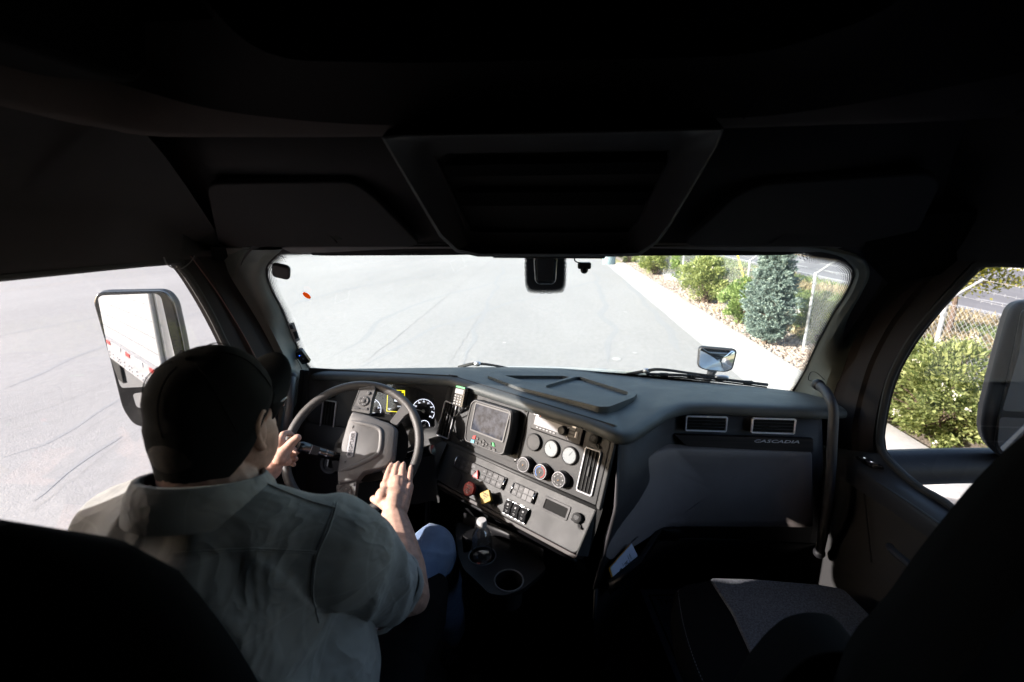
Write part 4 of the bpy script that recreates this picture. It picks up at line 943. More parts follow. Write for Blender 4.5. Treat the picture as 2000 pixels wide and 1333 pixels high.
mb = MB(); mb.add([(-1.0,-1.9,3.75),(1.0,-1.9,3.75),(1.0,.95,3.55),(-1.0,.95,3.55)],[(0,1,2,3)]); mb.add([(-1,.72,3.28),(1,.72,3.28),(1,1.1,3.9),(-1,1.1,3.9)],[(0,1,2,3)]); mb.build('roof_liner', M['void'], cab, smooth=0)
for pts in ([(672,128,.73),(690,180,.79),(700,215,.82),(713,243,.835)], [(1512,105,.735),(1490,165,.79),(1470,205,.815),(1450,232,.83)]):
    mb = MB(); mb.tube(cr([onY(x,y,Y)-Vector((0,.004,.002)) for x,y,Y in pts], 5), .0010, 5); mb.build('ceiling_seam', M['head2'], cab)
# side headers over the doors
for sg, lo, hi in ((-1, [(-200,553),(0,539),(200,523),(330,512),(440,500)], [(-200,150),(0,200),(150,236),(285,262),(440,480)]), (1, [(1740,500),(1925,514),(2000,512),(2200,512)], [(1740,480),(1840,240),(2000,220),(2200,195)])):
    hX = [.80,.80,.78,.73,.98] if sg < 0 else [.98,.75,.80,.82]
    A = [onX(x,y,sg*.995) for x,y in lo]; B = [onX(x,y,sg*h_) for (x,y),h_ in zip(hi,hX)]
    A2 = [p+Vector((-sg*.02,0,.022)) for p in A]; Mi = [a.lerp(b,.5)+Vector((sg*.05,0,0)) for a,b in zip(A,B)]
    R_ = [resample(cr(q,5),24) for q in (A,A2,Mi,B)]
    mb = MB(); mb.loft(R_); mb.build('side_header', M['ohead'], cab, smooth=60)
# dark corner locker, top left
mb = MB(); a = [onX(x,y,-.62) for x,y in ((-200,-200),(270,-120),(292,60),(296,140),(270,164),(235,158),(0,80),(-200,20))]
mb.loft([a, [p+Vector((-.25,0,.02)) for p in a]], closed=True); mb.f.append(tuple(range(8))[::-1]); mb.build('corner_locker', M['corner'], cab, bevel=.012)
# overhead cabinet doors
def slab(name, lst, Yf, th, mat, parent, bevel=.006, r=.03, label=None):
    """outline measured on the sloping overhead surface; gets its own thickness"""
    P3 = [onY(x, y, Yf(y)) for x, y in lst]; o = sum(P3, Vector())/len(P3)
    n = Vector((0,0,0))
    for i in range(len(P3)): n += (P3[i]-o).cross(P3[(i+1)%len(P3)]-o)
    n.normalize(); 
    if n.dot(CAM-o) < 0: n = -n
    h = Vector((1,0,0)); h = (h-n*h.dot(n)).normalized(); up = n.cross(h); pl = Plane(o, h, up)
    pts = [((p-o).dot(h), (p-o).dot(up)) for p in P3]; mb = MB(pl.M); mb.prism(roundpoly(pts, r, 5), -.004, th)
    ob = mb.build(name, mat, parent, bevel=bevel, seg=3, label=label); return ob, pl
Yc = lambda y: 1.305-(476-y)*(.27/146)-.012
for nm, pts, hp in (('left', [(405,350),(690,348),(730,372),(826,474),(430,476)], [(574,470),(576,448),(640,447),(662,470)]), ('right', [(1330,474),(1432,372),(1480,350),(1815,332),(1835,350),(1775,474)], [(1498,473),(1540,442),(1612,443),(1616,452),(1610,473)])):
    d, pl = slab('cabinet_door', pts, Yc, .014, M['ohead'], cab, .006, .04, 'overhead cabinet door on the %s side' % nm)
    slab('door_pull', hp, lambda y: Yc(y)-.012, .012, M['ohead'], d, .004, .008)
    slab('pull_recess', [(x+(8 if i < 1 or i == 3 else 4), y-3 if y > 460 else y+4) for i, (x, y) in enumerate(hp)], lambda y: Yc(y)-.026, .003, M['void'], d, .001, .006)
# clips under the header
mb = MB()
for x in (795,820,1330,1362): p = onY(x,495,1.33); mb.box(p, (.03,.02,.008))
mb.build_each('header_clip', M['dark'], cab, bevel=.002)
for pts in ([(1168,500,1.33),(1300,500,1.33),(1530,499,1.33),(1565,494,1.33)], [(610,499,1.33),(640,500,1.33),(860,499,1.33),(930,498,1.33)]):
    A = [onY(x,y,Y) for x,y,Y in pts]; B = [p+Vector((0,-.02,.028)) for p in A]; mb = MB(); mb.loft([A,B]); mb.build('visor_edge', M['ohead'], cab, thick=.014)
# overhead centre console
oc = thing('overhead_console', 'dark overhead console with an open slotted tray above the windshield', 'overhead console', onY(1075,400,1.1))
Yo = lambda y: 1.30-(500-y)*(.46/250)-.03
def P3(l, dy=0): return [onY(x,y,Yo(y)-dy) for x,y in l]
o0 = roundpoly([(742,264),(1422,250),(1302,455),(1262,502),(900,502),(862,470)], [5,5,40,42,42,40], 6)
o1 = roundpoly([(815,268),(1352,255),(1248,455),(1215,492),(930,492),(905,465)], [12,12,36,36,36,36], 6)
o2 = roundpoly([(846,298),(1316,292),(1238,455),(916,455)], [14,14,14,14], 9)[:36]
o1 = resample([(x,y,0) for x,y in o1]+[(*o1[0],0)], 37)[:-1]; o0 = resample([(x,y,0) for x,y in o0]+[(*o0[0],0)], 37)[:-1]; o2 = resample([(x,y,0) for x,y in o2]+[(*o2[0],0)], 37)[:-1]
def al(o_): 
    k = min(range(36), key=lambda i: (o_[i][0])*1+(o_[i][1])*1.2); return [(o_[(k+i) % 36][0], o_[(k+i) % 36][1]) for i in range(36)]
o0, o1, o2 = al(o0), al(o1), al(o2)
mb = MB(); mb.loft([[p+Vector((0,.06,.03)) for p in P3(o0)], P3(o0,.085), P3(inset(o0,6),.092), P3(o1,.012), P3(inset(o1,8),.006), P3(o2,.0), P3(inset(o2,4),-.035)], closed=True); mb.build('console_shell', M['oshell'], oc, smooth=50)
mb = MB(); b = P3(inset(o2,3),-.034); mb.add(b, [tuple(range(36))]); mb.build('tray_back', M['void'], oc, smooth=0)
mb = MB(); mb.loft([P3([(868,318),(1300,310)],.0), P3([(880,340),(1290,334)],-.02)]); mb.loft([P3([(892,372),(1268,370)],-.004), P3([(898,398),(1258,396)],-.014)]); mb.build('tray_divider', M['corner'], oc, thick=.006, smooth=0)
mb = MB(); e = [onY(x,y,Yo(y)-.004) for x,y in ((848,305),(880,380),(914,455))]; mb.tube(e, .0012, 5); mb.build('trim_line', M['head2'], oc)
# underside plate of the overhead console
mb = MB(); a = onY(965,503,1.29); b = onY(1180,503,1.29); mb.box((a+b)/2+Vector((0,0,.002)), ((b-a).length,.05,.006)); mb.build('base_plate', M['dark'], oc, bevel=.002)
# sensor box, dashcam, antenna, small device
t = thing('sensor_housing', 'black box shaped camera housing hanging at the top centre of the windshield', 'camera', onW(1066,520))
pl = tilted(onW(1066,515)-Vector((0,.028,0)), radians(0), radians(-40)); mb = MB(pl.M)
mb.prism(roundpoly([(-.035,.05),(.035,.05),(.033,-.052),(.024,-.066),(-.024,-.066),(-.033,-.052)], .014, 5), -.012, .026); mb.build('housing', M['gloss'], t, bevel=.008, seg=3)
mb = MB(pl.M); mb.prism(roundpoly([(-.026,.05),(.026,.05),(.024,-.045),(-.024,-.045)], .008, 4), .0262, .028); mb.build('cover', M['dark'], t, bevel=.001)
t = thing('dash_camera', 'tiny black round camera clipped to the glass right of the camera housing', 'camera', onW(1140,520))
c = onW(1140,520)-Vector((0,.03,0)); mb = MB(); mb.box(c+Vector((0,0,.004)), (.040,.024,.020)); mb.sphere(c+Vector((0,-.006,-.008)), (.012,.012,.012), 8); mb.build('body', M['dark'], t, bevel=.005)
mb = MB(); mb.tube(cr([c+Vector((-.01,0,.012)), onY(1126,512,1.38), onY(1122,506,1.37), onY(1132,500,1.36)],4), .0018, 6); mb.build('cable', M['rubber'], t)
mb = MB(); mb.cyl((0,0), .006, 0, .004, 12, T=Matrix.Translation(c+Vector((0,-.017,-.008))) @ Matrix.Rotation(pi/2,4,'X')); mb.build('lens', M['gloss'], t)
t = thing('square_antenna', 'rounded black square antenna stuck in the top left windshield corner', 'antenna', onW(557,528))
pl = tilted(onW(557,528)-Vector((0,.02,0)), radians(8), radians(-30)); mb = MB(pl.M @ Matrix.Rotation(radians(-18),4,'Z')); mb.prism(rrT(0,0,.052,.052,.014,5), -.006, .010); mb.build('puck', M['dark'], t, bevel=.006, seg=3)
mb = MB(); 
for d in (0,.004): mb.tube([onY(520,512-d*300,1.33), onY(532,516-d*300,1.36), onW(548,521-d*300)-Vector((0,.018,0))], .0014, 5)
mb.build('cable', M['grey'], t)
t = thing('glass_mounted_device', 'small black toll device with tiny lights on the lower left windshield', 'device', onW(597,692))
pl = tilted(onW(598,692)-Vector((0,.03,0)), radians(8), radians(-20)); T_ = pl.M @ Matrix.Rotation(radians(18),4,'Z'); mb = MB(T_); mb.prism(rrT(0,0,.036,.066,.004,3), -.008, .008); mb.build('case', M['gloss'], t, bevel=.002)
mb = MB(T_); mb.prism(rrT(0,.031,.032,.006,.001,2), -.007, .0092); mb.build('top_strip', M['grey'], t)
mb = MB(T_); mb.cyl((-.003,.010), .0016, .008, .009, 10); mb.build('blue_light', M['ledblue'], t)
mb = MB(T_); mb.lathe((.005,.010), [(.0030,.0082),(.0030,.009),(.0022,.0092)], 14); mb.lathe((.004,-.008), [(.0030,.0082),(.0030,.009),(.0022,.0092)], 14); mb.build('button', M['grey'], t)
mb = MB(T_); mb.tube([(-.018,-.002,0),(-.034,-.004,-.004)], .004, 8); mb.build('mount', M['dark'], t)
# wire loop hanging at the top of the driver's window
mb = MB(); mb.tube(cr([onX(x,y,-.97) for x,y in ((320,503),(326,516),(340,524),(356,524),(372,512),(380,500))], 6), .0016, 6); o = mb.build('wire_loop', M['grey']); tag(o, 'thin pale wire loop hanging at the top corner of the driver window', 'wire')

# passenger door
dr = thing('passenger_door', 'passenger door with a dark ledge, window switch and grey lower panel', 'door', (.97,1.0,2.0))
wA = [(1700,888),(1722,885),(1742,908),(1764,929),(1800,958),(1870,1003),(1960,1062),(2100,1150)]
wB = [(1600,872),(1636,888),(1680,924),(1730,954),(1790,994),(1855,1040),(1960,1112),(2100,1205)]
wC = [(1600,925),(1636,930),(1684,962),(1730,992),(1780,1028),(1832,1064),(1930,1135),(2100,1250)]
wD = [(1600,1040),(1622,1045),(1703,1104),(1740,1125),(1770,1150),(1800,1172),(1900,1240),(2100,1360)]
def rX(l, X, n=40): return resample([onX(x,y,X) for x,y in l], n)
A_, B_, C_, D_ = rX(wA,1.0), rX(wB,.935), rX(wC,.93), rX(wD,.955)
mb = MB(); mb.loft([[p+Vector((.02,0,0)) for p in A_], A_, [a.lerp(b,.5)+Vector((0,0,.004)) for a,b in zip(A_,B_)], [a.lerp(b,.92)+Vector((0,0,.006)) for a,b in zip(A_,B_)], B_, [b+Vector((-.004,0,-.010)) for b in B_], C_]); mb.build('door_ledge', M['dark'], dr, smooth=50)
mb = MB(); mb.tube([p+Vector((-.001,0,.003)) for p in B_[14:]], .0032, 6); mb.build('ledge_highlight_strip', M['panel'], dr)
mb = MB(); mb.loft([[p+Vector((.02,0,0)) for p in C_], [c_.lerp(d_,.5)+Vector((.03,0,0)) for c_, d_ in zip(C_,D_)], D_, [p+Vector((-.02,0,-.25)) for p in D_]]); mb.build('door_panel', M['doorp'], dr, smooth=50)
mb = MB(); mb.tube([onX(1688,965,.948), onX(1694,1020,.955), onX(1702,1100,.95)], .0022, 5); mb.build('panel_groove', M['void'], dr)
mb = MB(); mb.tube(cr([onX(1738,1068,.90), onX(1745,1078,.885), onX(1790,1115,.885), onX(1830,1145,.90)],4), [.010]*13, 8); mb.build('pull_handle', M['dark'], dr)
pl = Plane((A_[12]+B_[12])/2+Vector((0,0,.012)), B_[13]-B_[11], (A_[12]-B_[12]))
if pl.n.z < 0: pl = Plane(pl.o, -pl.h, pl.up)
c = onX(1697,907,.965); pl.o = c+Vector((0,0,.004)); pl = Plane(pl.o, pl.h, pl.up)
mb = MB(pl.M); mb.prism(rrT(0,0,.075,.034,.006), -.004, .006); sw = mb.build('window_switch', M['gloss'], dr, bevel=.002)
mb = MB(pl.M); mb.prism(rrT(-.018,0,.022,.022,.003), .006, .009); mb.prism(rrT(.014,0,.022,.022,.003), .006, .009); mb.build_each('rocker', M['btnd'], sw, bevel=.001)
mb = MB(pl.M); mb.prism(rrT(-.018,.0,.006,.003,.001), .0092, .0096); mb.prism(rrT(.014,0,.006,.003,.001), .0092, .0096); mb.build('icon', M['ledwhite'], sw)

# dark corner fillers between header, pillars and side headers
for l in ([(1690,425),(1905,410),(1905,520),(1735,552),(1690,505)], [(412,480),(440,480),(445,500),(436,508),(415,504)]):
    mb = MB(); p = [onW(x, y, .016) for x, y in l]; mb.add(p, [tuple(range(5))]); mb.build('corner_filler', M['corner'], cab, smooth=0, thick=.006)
# ================================================================== DASHBOARD
dash = thing('dashboard', 'grey and black truck dashboard wrapping round the driver with vents, dials and switches', 'dashboard', (0,1.6,2.2))
PC = Plane((.0263,1.2847,2.392), (.81915,-.57358,0), (.19617,.28017,.93969))       # centre stack, turned to the driver
PD = tilted((-.60,1.575,2.392), radians(-4), radians(16))                           # instrument side
PP = tilted((.62,1.424,2.35), radians(1), radians(3))                                # passenger fascia
_o = PC.P(0,-.174,.004)
_nb = Vector((.57358,.81915,0)); PLo = Plane(_o, (.81915,-.57358,0), Vector((0,0,cos(radians(34))))+_nb*sin(radians(34)))
def ppx(pl, l, w=0): return [pl.px(x,y,w) for x,y in l]
# --- top pad
lip = [(-.97,1.66,2.425),(-.905,1.60,2.432),(-.84,1.575,2.440),(-.60,1.563,2.443),(-.40,1.555,2.443)]
for u in (-.45,-.30,-.15,0,.10): p = PC.P(u,.048,.022); lip.append((p.x,p.y,2.443-.0*(u+.45)))
lip += [(.168,1.168,2.440),(.200,1.160,2.436),(.235,1.185,2.434),(.30,1.27,2.430),(.36,1.345,2.428),(.42,1.395,2.427),(.50,1.412,2.427),(.70,1.414,2.425),(.855,1.416,2.423),(.93,1.43,2.423)]
lipP = resample(cr(lip, 8), 110)
rows = []
nrm = []
for i in range(110):
    t = (lipP[min(i+1,109)]-lipP[max(i-1,0)]); nv = Vector((-t.y,t.x,0)).normalized(); nrm.append(nv)   # towards the windshield
for _ in range(3): nrm = [(nrm[max(i-1,0)]+nrm[i]*2+nrm[min(i+1,109)]).normalized() for i in range(110)]
for d, dz in ((.03,-.029),(.004,-.029),(-.001,-.025),(-.003,-.015),(-.001,-.006),(.006,-.001),(.016,.002),(.03,.003)):
    rows.append([lipP[i]+nrm[i]*d+Vector((0,0,dz)) for i in range(110)])
last = rows[-1]
front = []
for i in range(110):
    X = -1.06+2.12*i/109; X2 = lipP[i].x*.45+X*.55*1.0; X2 = max(-1.06, min(1.06, X2)); zf_ = 2.345-.034*min(1,max(0,(X2-.05)/.5)); front.append(Vector((X2, wY(X2,zf_)+.03, zf_)))
for k in range(1, 13):
    f = k/12; rows.append([last[i].lerp(front[i], f)+Vector((0,0,.008*sin(pi*f)*(1 if k < 12 else 0))) for i in range(110)])
mb = MB(); mb.loft(rows); mb.build('top_pad', M['dash'], dash, smooth=50)
from mathutils.bvhtree import BVHTree
padbv = BVHTree.FromPolygons([tuple(v) for v in mb.v], mb.f)
def onpad(px, py):
    h = padbv.ray_cast(CAM, ray(px,py).normalized()); return h[0]
# --- tray on the top pad
def zt(X, Y): return 2.4480-.006*max(0, X)
def on_top(px, py, z=2.452): return onZ(px, py, z)
o_out = [(952,735),(958,728),(975,726),(1060,728),(1112,731),(1240,764),(1245,769),(1238,777),(1190,796),(1168,796),(1150,791),(1010,757)]
tp3 = [onpad(x,y) for x,y in o_out+[(1090,750),(1180,775)] if onpad(x,y) is not None]; tm = sum(tp3, Vector())/len(tp3)
Am = np.array([(p.x-tm.x, p.y-tm.y, 1) for p in tp3]); sl3 = np.linalg.lstsq(Am, np.array([p.z-tm.z for p in tp3]), rcond=None)[0]
tn = Vector((-sl3[0], -sl3[1], 1)).normalized(); th_ = Vector((1,0,sl3[0])).normalized(); PT = Plane(tm, th_, tn.cross(th_))
ro = roundpoly([PT.px(x,y,.013) for x,y in o_out], .012, 3)
i1 = [(985,734),(1100,735),(1112,737),(1102,740),(1062,752),(1050,752)]; i2 = [(1125,737),(1134,737),(1226,766),(1226,771),(1184,788),(1172,789),(1065,757),(1068,753),(1110,741)]
h1 = roundpoly([PT.px(x,y,.014) for x,y in i1], .008, 3); h2 = roundpoly([PT.px(x,y,.014) for x,y in i2], .008, 3)
tray = holed('tray_rim', ro, [h1,h2], M['dash'], PT.M @ Matrix.Translation((0,0,-.014)), dash, thick=.029, bevel=.005)
for hh in (h1, h2):
    mb = MB(PT.M); mb.prism(inset(hh,-.004), -.010, .0035); mb.build('tray_floor', M['dash'], tray)

# --- instrument wall
fa = [(612,772),(600,900),(592,960)]
def wallpts():
    out = []
    return out
mbw = MB()
W0 = [PD.P(-.345,.055), PD.P(-.25,.055), PD.P(0,.055), PD.P(.20,.055)]
pts_o = [(-.33,.06),(.262,.06),(.262,-.135),(.10,-.145),(-.10,-.160),(-.33,-.150)]
cl = roundpoly([PD.px(700,752),PD.px(760,750),PD.px(812,757),PD.px(848,775),PD.px(849,836),PD.px(700,836)], [.02,.05,.05,.02,.012,.012], 5)
hood_lo = cl
vent_c = PD.px(641,790); 
holed('instrument_fascia', pts_o, [cl], M['panel'], PD.M @ Matrix.Translation((0,0,-.012)), dash, thick=.012, bevel=.003)
# left end cheek
mb = MB(PD.M); mb.prism([(-.345,.05),(-.325,.05),(-.33,-.42),(-.36,-.42)], -.10, .006); mb.prism([(-.37,.05),(-.352,.05),(-.36,-.42),(-.39,-.42)], -.12, -.004); mb.build('end_panel', M['panel'], dash, bevel=.003)
# corner between instrument wall and stack
def PQ(p): return p
a0, a1 = PD.P(.262,.06), PD.P(.262,-.135); b0, b1 = PC.P(-.50,.06), PC.P(-.50,-.174)
mb = MB(); mb.loft([[a0,a1],[a0.lerp(b0,.5)+PC.n*.004,a1.lerp(b1,.5)+PC.n*.004],[b0,b1]]); mb.build('corner_fascia', M['panel'], dash, smooth=180, thick=.006)
# cluster
cx0 = min(p[0] for p in cl); cx1 = max(p[0] for p in cl); cy0 = min(p[1] for p in cl); cy1 = max(p[1] for p in cl)
clus = MB(PD.M); clus.prism(inset(cl,-.004), -.032, -.028); cb = clus.build('instrument_cluster', M['disp'], dash)
mb = MB(PD.M); rows = [[(x,y,w) for x,y in cl] for w in (0,-.03)]; mb.loft(rows, closed=True); mb.build('cluster_surround', M['dark'], cb)
def dial(pl, c, R, w, lab0, a0, a1, n, nums, needle, par, tick=.0035):
    mb = MB(pl.M); q = []
    for i in range(61): t = radians(a0+(a1-a0)*i/60); q.append((c[0]+R*cos(t), c[1]+R*sin(t), w+.0012))
    mb.tube(q, .0010, 5)
    for i in range(n+1):
        t = radians(a0+(a1-a0)*i/n); l = tick*(1.6 if i % 2 == 0 else 1); mb.tube([(c[0]+(R-l)*cos(t), c[1]+(R-l)*sin(t), w+.001),(c[0]+R*cos(t), c[1]+R*sin(t), w+.001)], .0006, 4)
    for i, s_ in enumerate(nums):
        t = radians(a0+(a1-a0)*i/(len(nums)-1)); mb.text(s_, .0085*R/.043, (c[0]+R*.78*cos(t), c[1]+R*.78*sin(t)), w=w+.001)
    mb.build('dial', M['ledwhite'], par)
    if needle is not None:
        t = radians(needle); mb = MB(pl.M); mb.tube([(c[0]-.008*cos(t),c[1]-.008*sin(t),w+.003),(c[0]+R*.8*cos(t),c[1]+R*.8*sin(t),w+.003)], .0009, 5); mb.lathe(c, [(.006,w+.001),(.006,w+.004),(.004,w+.005)], 14); mb.build('needle', M['white'], par)
wd = -.027
dial(PD, PD.px(827,803,wd), .044, wd, '', 215, -35, 16, ['5','10','20','30','40','50','60','70','80'], 172, cb)
dial(PD, PD.px(724,800,wd), .042, wd, '', 215, -35, 16, ['0','5','10','15','20','25'], 200, cb)
for q in ((731,817),(731,838),(829,832)): dial(PD, PD.px(*q,wd), .020, wd, '', 180, -20, 8, ['','',''], 60, cb, .002)
dp = [PD.px(x,y,wd) for x,y in ((757,762),(794,767),(787,806),(754,802))]
x0 = dp[0][0]; x1 = dp[2][0]+.004; y1 = dp[0][1]+.002; y0 = dp[2][1]
def fr4(x0,y0,x1,y1,t): return rr(x0,y0,x1,y1,.001,1), rr(x0+t,y0+t,x1-t,y1-t,.001,1)
mb = MB(PD.M); a, b = fr4(x0,y0,x1,y1,.0022); mb.prism(a, wd, wd+.0012, hole=b); mb.prism(rr(x1-.012,y1-.010,x1-.002,y1-.002,.0005,1), wd, wd+.0015); mb.build('yellow_display_border', M['ledyel'], cb)
mb = MB(PD.M); cxx, cyy = (x0+x1)/2, (y0+y1)/2; mb.prism(rrT(cxx,cyy+.002,.010,.008,.001,1), wd, wd+.0012); mb.prism([(cxx+.005,cyy-.002),(cxx+.011,cyy-.002),(cxx+.005,cyy+.007)], wd, wd+.001); mb.text('72°', .010, (x0+.012,y0+.009), w=wd+.001); mb.text('ODO', .006, (cxx+.014,y0+.022), w=wd+.001); mb.build('display_symbol', M['ledwhite'], cb)
mb = MB(PD.M); mb.prism(inset(cl,.001), -.008, -.0065); mb.build('cluster_lens', M['lens'], cb, smooth=0)

def vent(pl, c, w, h, vertical=True, par=None, rotz=0, slats=3, frame=True, r=.007, tabf=.5):
    T = pl.M @ Matrix.Translation((c[0],c[1],0)) @ Matrix.Rotation(rotz,4,'Z')
    v = thing('x','','x'); bpy.data.objects.remove(v)
    mb = MB(T); mb.prism(rrT(0,0,w-.008,h-.008,r*.7,3), -.0015, .0012); o = mb.build('vent', M['void'], par or dash)
    mb = MB(T); mb.prism(rrT(0,0,w,h,r,5), -.002, .0065 if frame else .002, hole=rrT(0,0,w-.0085,h-.0085,r*.6,5)); mb.build('vent_frame', (M['satin'] if vertical else M['frame2']) if frame else M['dark'], o, bevel=.0014, seg=2)
    mb = MB(T)
    for k in range(slats):
        if vertical:
            x = (k+1)/(slats+1)*(w-.010)-(w-.010)/2; mb.box((x,0,.0030),(.0022,h-.012,.0045))
        else:
            y = (k+1)/(slats+1)*(h-.010)-(h-.010)/2; mb.box((0,y,.0030),(w-.012,.0022,.0045))
    if vertical: mb.box((0,0,.0062),(.0055,h*.22,.003))
    else: mb.box((0,0,.0062),(w*.2,.0055,.003))
    mb.build('slat', M['dark'], o, bevel=.0006, seg=1); return o
vent(PC, (.1300,-.0870), .0525, .130)
# left console vent sits on the corner fascia, turned a little
PV = Plane(PC.P(-.468,-.099,.010)-PC.n*.0, (Vector(PC.h)*cos(radians(12))+PC.n*-sin(radians(12))), PC.up)
c = PV.px(873.5,820.5,.0); vent(PV, c, .056, .130, rotz=radians(-2))
# far left vent, half hidden by the wheel
c = PD.px(641,818,0); vent(PD, c, .058, .140, rotz=radians(-4))
v = vent(PD, (c[0]-.004,c[1]+.092), .066, .030, vertical=False, frame=False, slats=4)

# --- centre stack
st = roundpoly([(-.50,.060),(.175,.060),(.172,-.176),(-.50,-.176)], .004, 2)
mb = MB(PC.M); mb.prism(st, -.02, 0); stack = mb.build('centre_stack', M['panel'], dash, bevel=.003)
mb = MB(PC.M); mb.box((-.4415,-.06,.0006),(.0016,.23,.0016)); mb.build('stack_seam', M['void'], stack)
# side trim strip and flank facing the passenger
mb = MB(PC.M); mb.prism([(.176,.05),(.190,.046),(.187,-.178),(.1735,-.178)], -.012, .004); mb.build('stack_edge_strip', M['lower'], dash, bevel=.003)
# radio
T = PC.M @ Matrix.Translation((-.0018,.0015,0))
mb = MB(T); a, b = rrT(0,0,.186,.060,.002,1), rrT(0,0,.180,.054,.002,1); mb.prism(a, -.001, .003, hole=b); mb.prism(b, -.001,.0005); radio = mb.build('radio', M['void'], dash)
mb = MB(T); mb.prism(rrT(0,0,.178,.052,.002,2), 0, .010); mb.build('radio_face', M['btnd'], radio, bevel=.0015)
mb = MB(T); mb.prism([(-.080,-.012),(.020,-.012),(.032,.012),(-.080,.015)], .0100, .0106); mb.build('radio_display', M['lcd'], radio, smooth=0)
mb = MB(T); mb.lathe((.028,-.001), [(.0145,.0100),(.0145,.012),(.0125,.024),(.0110,.0255),(.009,.025)], 28); mb.build('radio_knob', M['dark'], radio)
mb = MB(T)
for k in range(6): mb.prism(rrT(-.065+k*.0125,-.0175,.011,.0055,.001,2), .010, .0118)
for k in range(3): mb.prism(rrT(.057,.012-k*.0105,.020,.007,.001,2), .010, .0118)
mb.prism(rrT(.075,-.001,.007,.020,.001,2), .010, .0115); mb.build_each('radio_button', M['btn'], radio, bevel=.0004)
mb = MB(T); mb.box((0,.0215,.0102),(.150,.0018,.0012)); mb.prism(rrT(-.073,.019,.010,.006,.001,1), .010,.0112); mb.prism(rrT(.060,.019,.012,.006,.001,1), .010,.0112); mb.prism(rrT(.073,-.001,.010,.017,.001,1), .0100,.0108)
mb.tube([(.042,-.014,.011),(.050,-.022,.011)], .0014, 5); mb.tube([(.040,.010,.011),(.046,.014,.011)], .0014, 5)
for k in range(6): mb.box((-.065+k*.0125,-.0175,.0119),(.005,.0008,.0003))
mb.box((-.085,.018,.010),(.005,.002,.001)); mb.build('radio_print', M['satin'], radio)
mb = MB(T); mb.box((-.062,.0185,.0108),(.003,.0012,.0006)); mb.build('standby_light', M['orange'], radio)
# gauges
for nm, u in (('blank', -.0705), ('a', -.0045), ('b', .0605)):
    T = PC.M @ Matrix.Translation((u,-.0640,0))
    mb = MB(T); mb.lathe((0,0), [(.0272,0),(.0272,.006),(.0262,.009),(.0245,.0105),(.0228,.0105),(.022,.008 if nm != 'blank' else .0095)], 40, open=(nm != 'blank')); g = mb.build('gauge', M['btnd'] if nm != 'blank' else M['panel'], dash, smooth=40)
    if nm != 'blank':
        mb = MB(T); mb.cyl((0,0), .0222, .0055, .0085, 36); mb.build('gauge_face', M['gface'] if 'gface' in M else M['lcd'], g)
        mb = MB(T)
        for k in range(9): t = radians(220-k*32.5); mb.tube([(.0165*cos(t),.0165*sin(t),.0087),(.0195*cos(t),.0195*sin(t),.0087)], .0004, 4)
        t = radians(130 if nm == 'a' else 60); mb.tube([(0,0,.0088),(.015*cos(t),.015*sin(t),.0088)], .0006, 4); mb.build('gauge_mark', M['ink'], g)
# climate knobs
for k, u in enumerate((-.0775,-.0125,.0535)):
    T = PC.M @ Matrix.Translation((u,-.1365,0)); mb = MB(T); mb.lathe((0,0), [(.0245,0),(.0245,.010),(.0225,.012),(.0220,.024),(.0205,.026)], 40); kn = mb.build('climate_knob', M['dark'], dash)
    mb = MB(T); mb.lathe((0,0), [(.0222,.0235),(.0222,.0265),(.0208,.0272),(.0204,.0262)], 40, open=True); mb.build('knob_ring', M['satin'], kn)
    mb = MB(T); mb.lathe((0,0), [(.0206,.0262),(.0105,.0268),(.0072,.0245),(.0066,.0262),(.004,.0270)], 36); mb.v = mb.v; mb.build('knob_face', M['btnd'], kn)
    def arc(a, b_, r0, mt, nm='knob_mark', wid=.0018):
        mb = MB(T); L1 = []; L2 = []
        for i in range(21): t = radians(a+(b_-a)*i/20); L1.append(((r0-wid/2)*cos(t),(r0-wid/2)*sin(t),.0272)); L2.append(((r0+wid/2)*cos(t),(r0+wid/2)*sin(t),.0272))
        mb.loft([L1,L2]); mb.build(nm, mt, kn, smooth=0)
    if k == 0: arc(200,-40,.0150,M['grey'])
    if k == 1: arc(95,240,.0160,pm('knob_blue',(.05,.15,.45),.5)); arc(85,-70,.0160,M['red'])
    if k == 2:
        mb = MB(T)
        for i in range(7): t = radians(160-i*50); mb.prism(rrT(.0148*cos(t),.0148*sin(t),.0034,.0028,.0008,1), .0266,.0272, hole=rrT(.0148*cos(t),.0148*sin(t),.0022,.0016,.0005,1))
        mb.build('knob_mark', M['white'], kn)
    mb = MB(T); mb.cyl((0,-.001), .0010, .026, .0275, 8); mb.build('knob_light', M['amber'], kn)
def cap12(pl, c, nm):
    T = pl.M @ Matrix.Translation((c[0],c[1],0)); mb = MB(T); mb.lathe((0,0), [(.0150,0),(.0150,.008),(.0140,.0125),(.010,.0150),(.004,.0158)], 28); mb.sphere((-.0115,-.009,.006), (.006,.0035,.004), 7)
    o = mb.build('socket_cap', M['rubber'], dash); mb = MB(T); mb.tube([(.008,-.012,.006),(.012,-.018,.008),(.016,-.021,.006)], .0028, 7); mb.box((.0165,-.0215,.006),(.007,.006,.006)); mb.build('cap_hinge', M['rubber'], o)
    mb = MB(T)
    for i, s_ in enumerate(('POWER','OUTLET','12V')): mb.text(s_, .0042, (0,.004-.0042*i), w=.0155)
    mb.build('cap_print', M['grey'], o)
cap12(PC, (.1275,.0075), '')
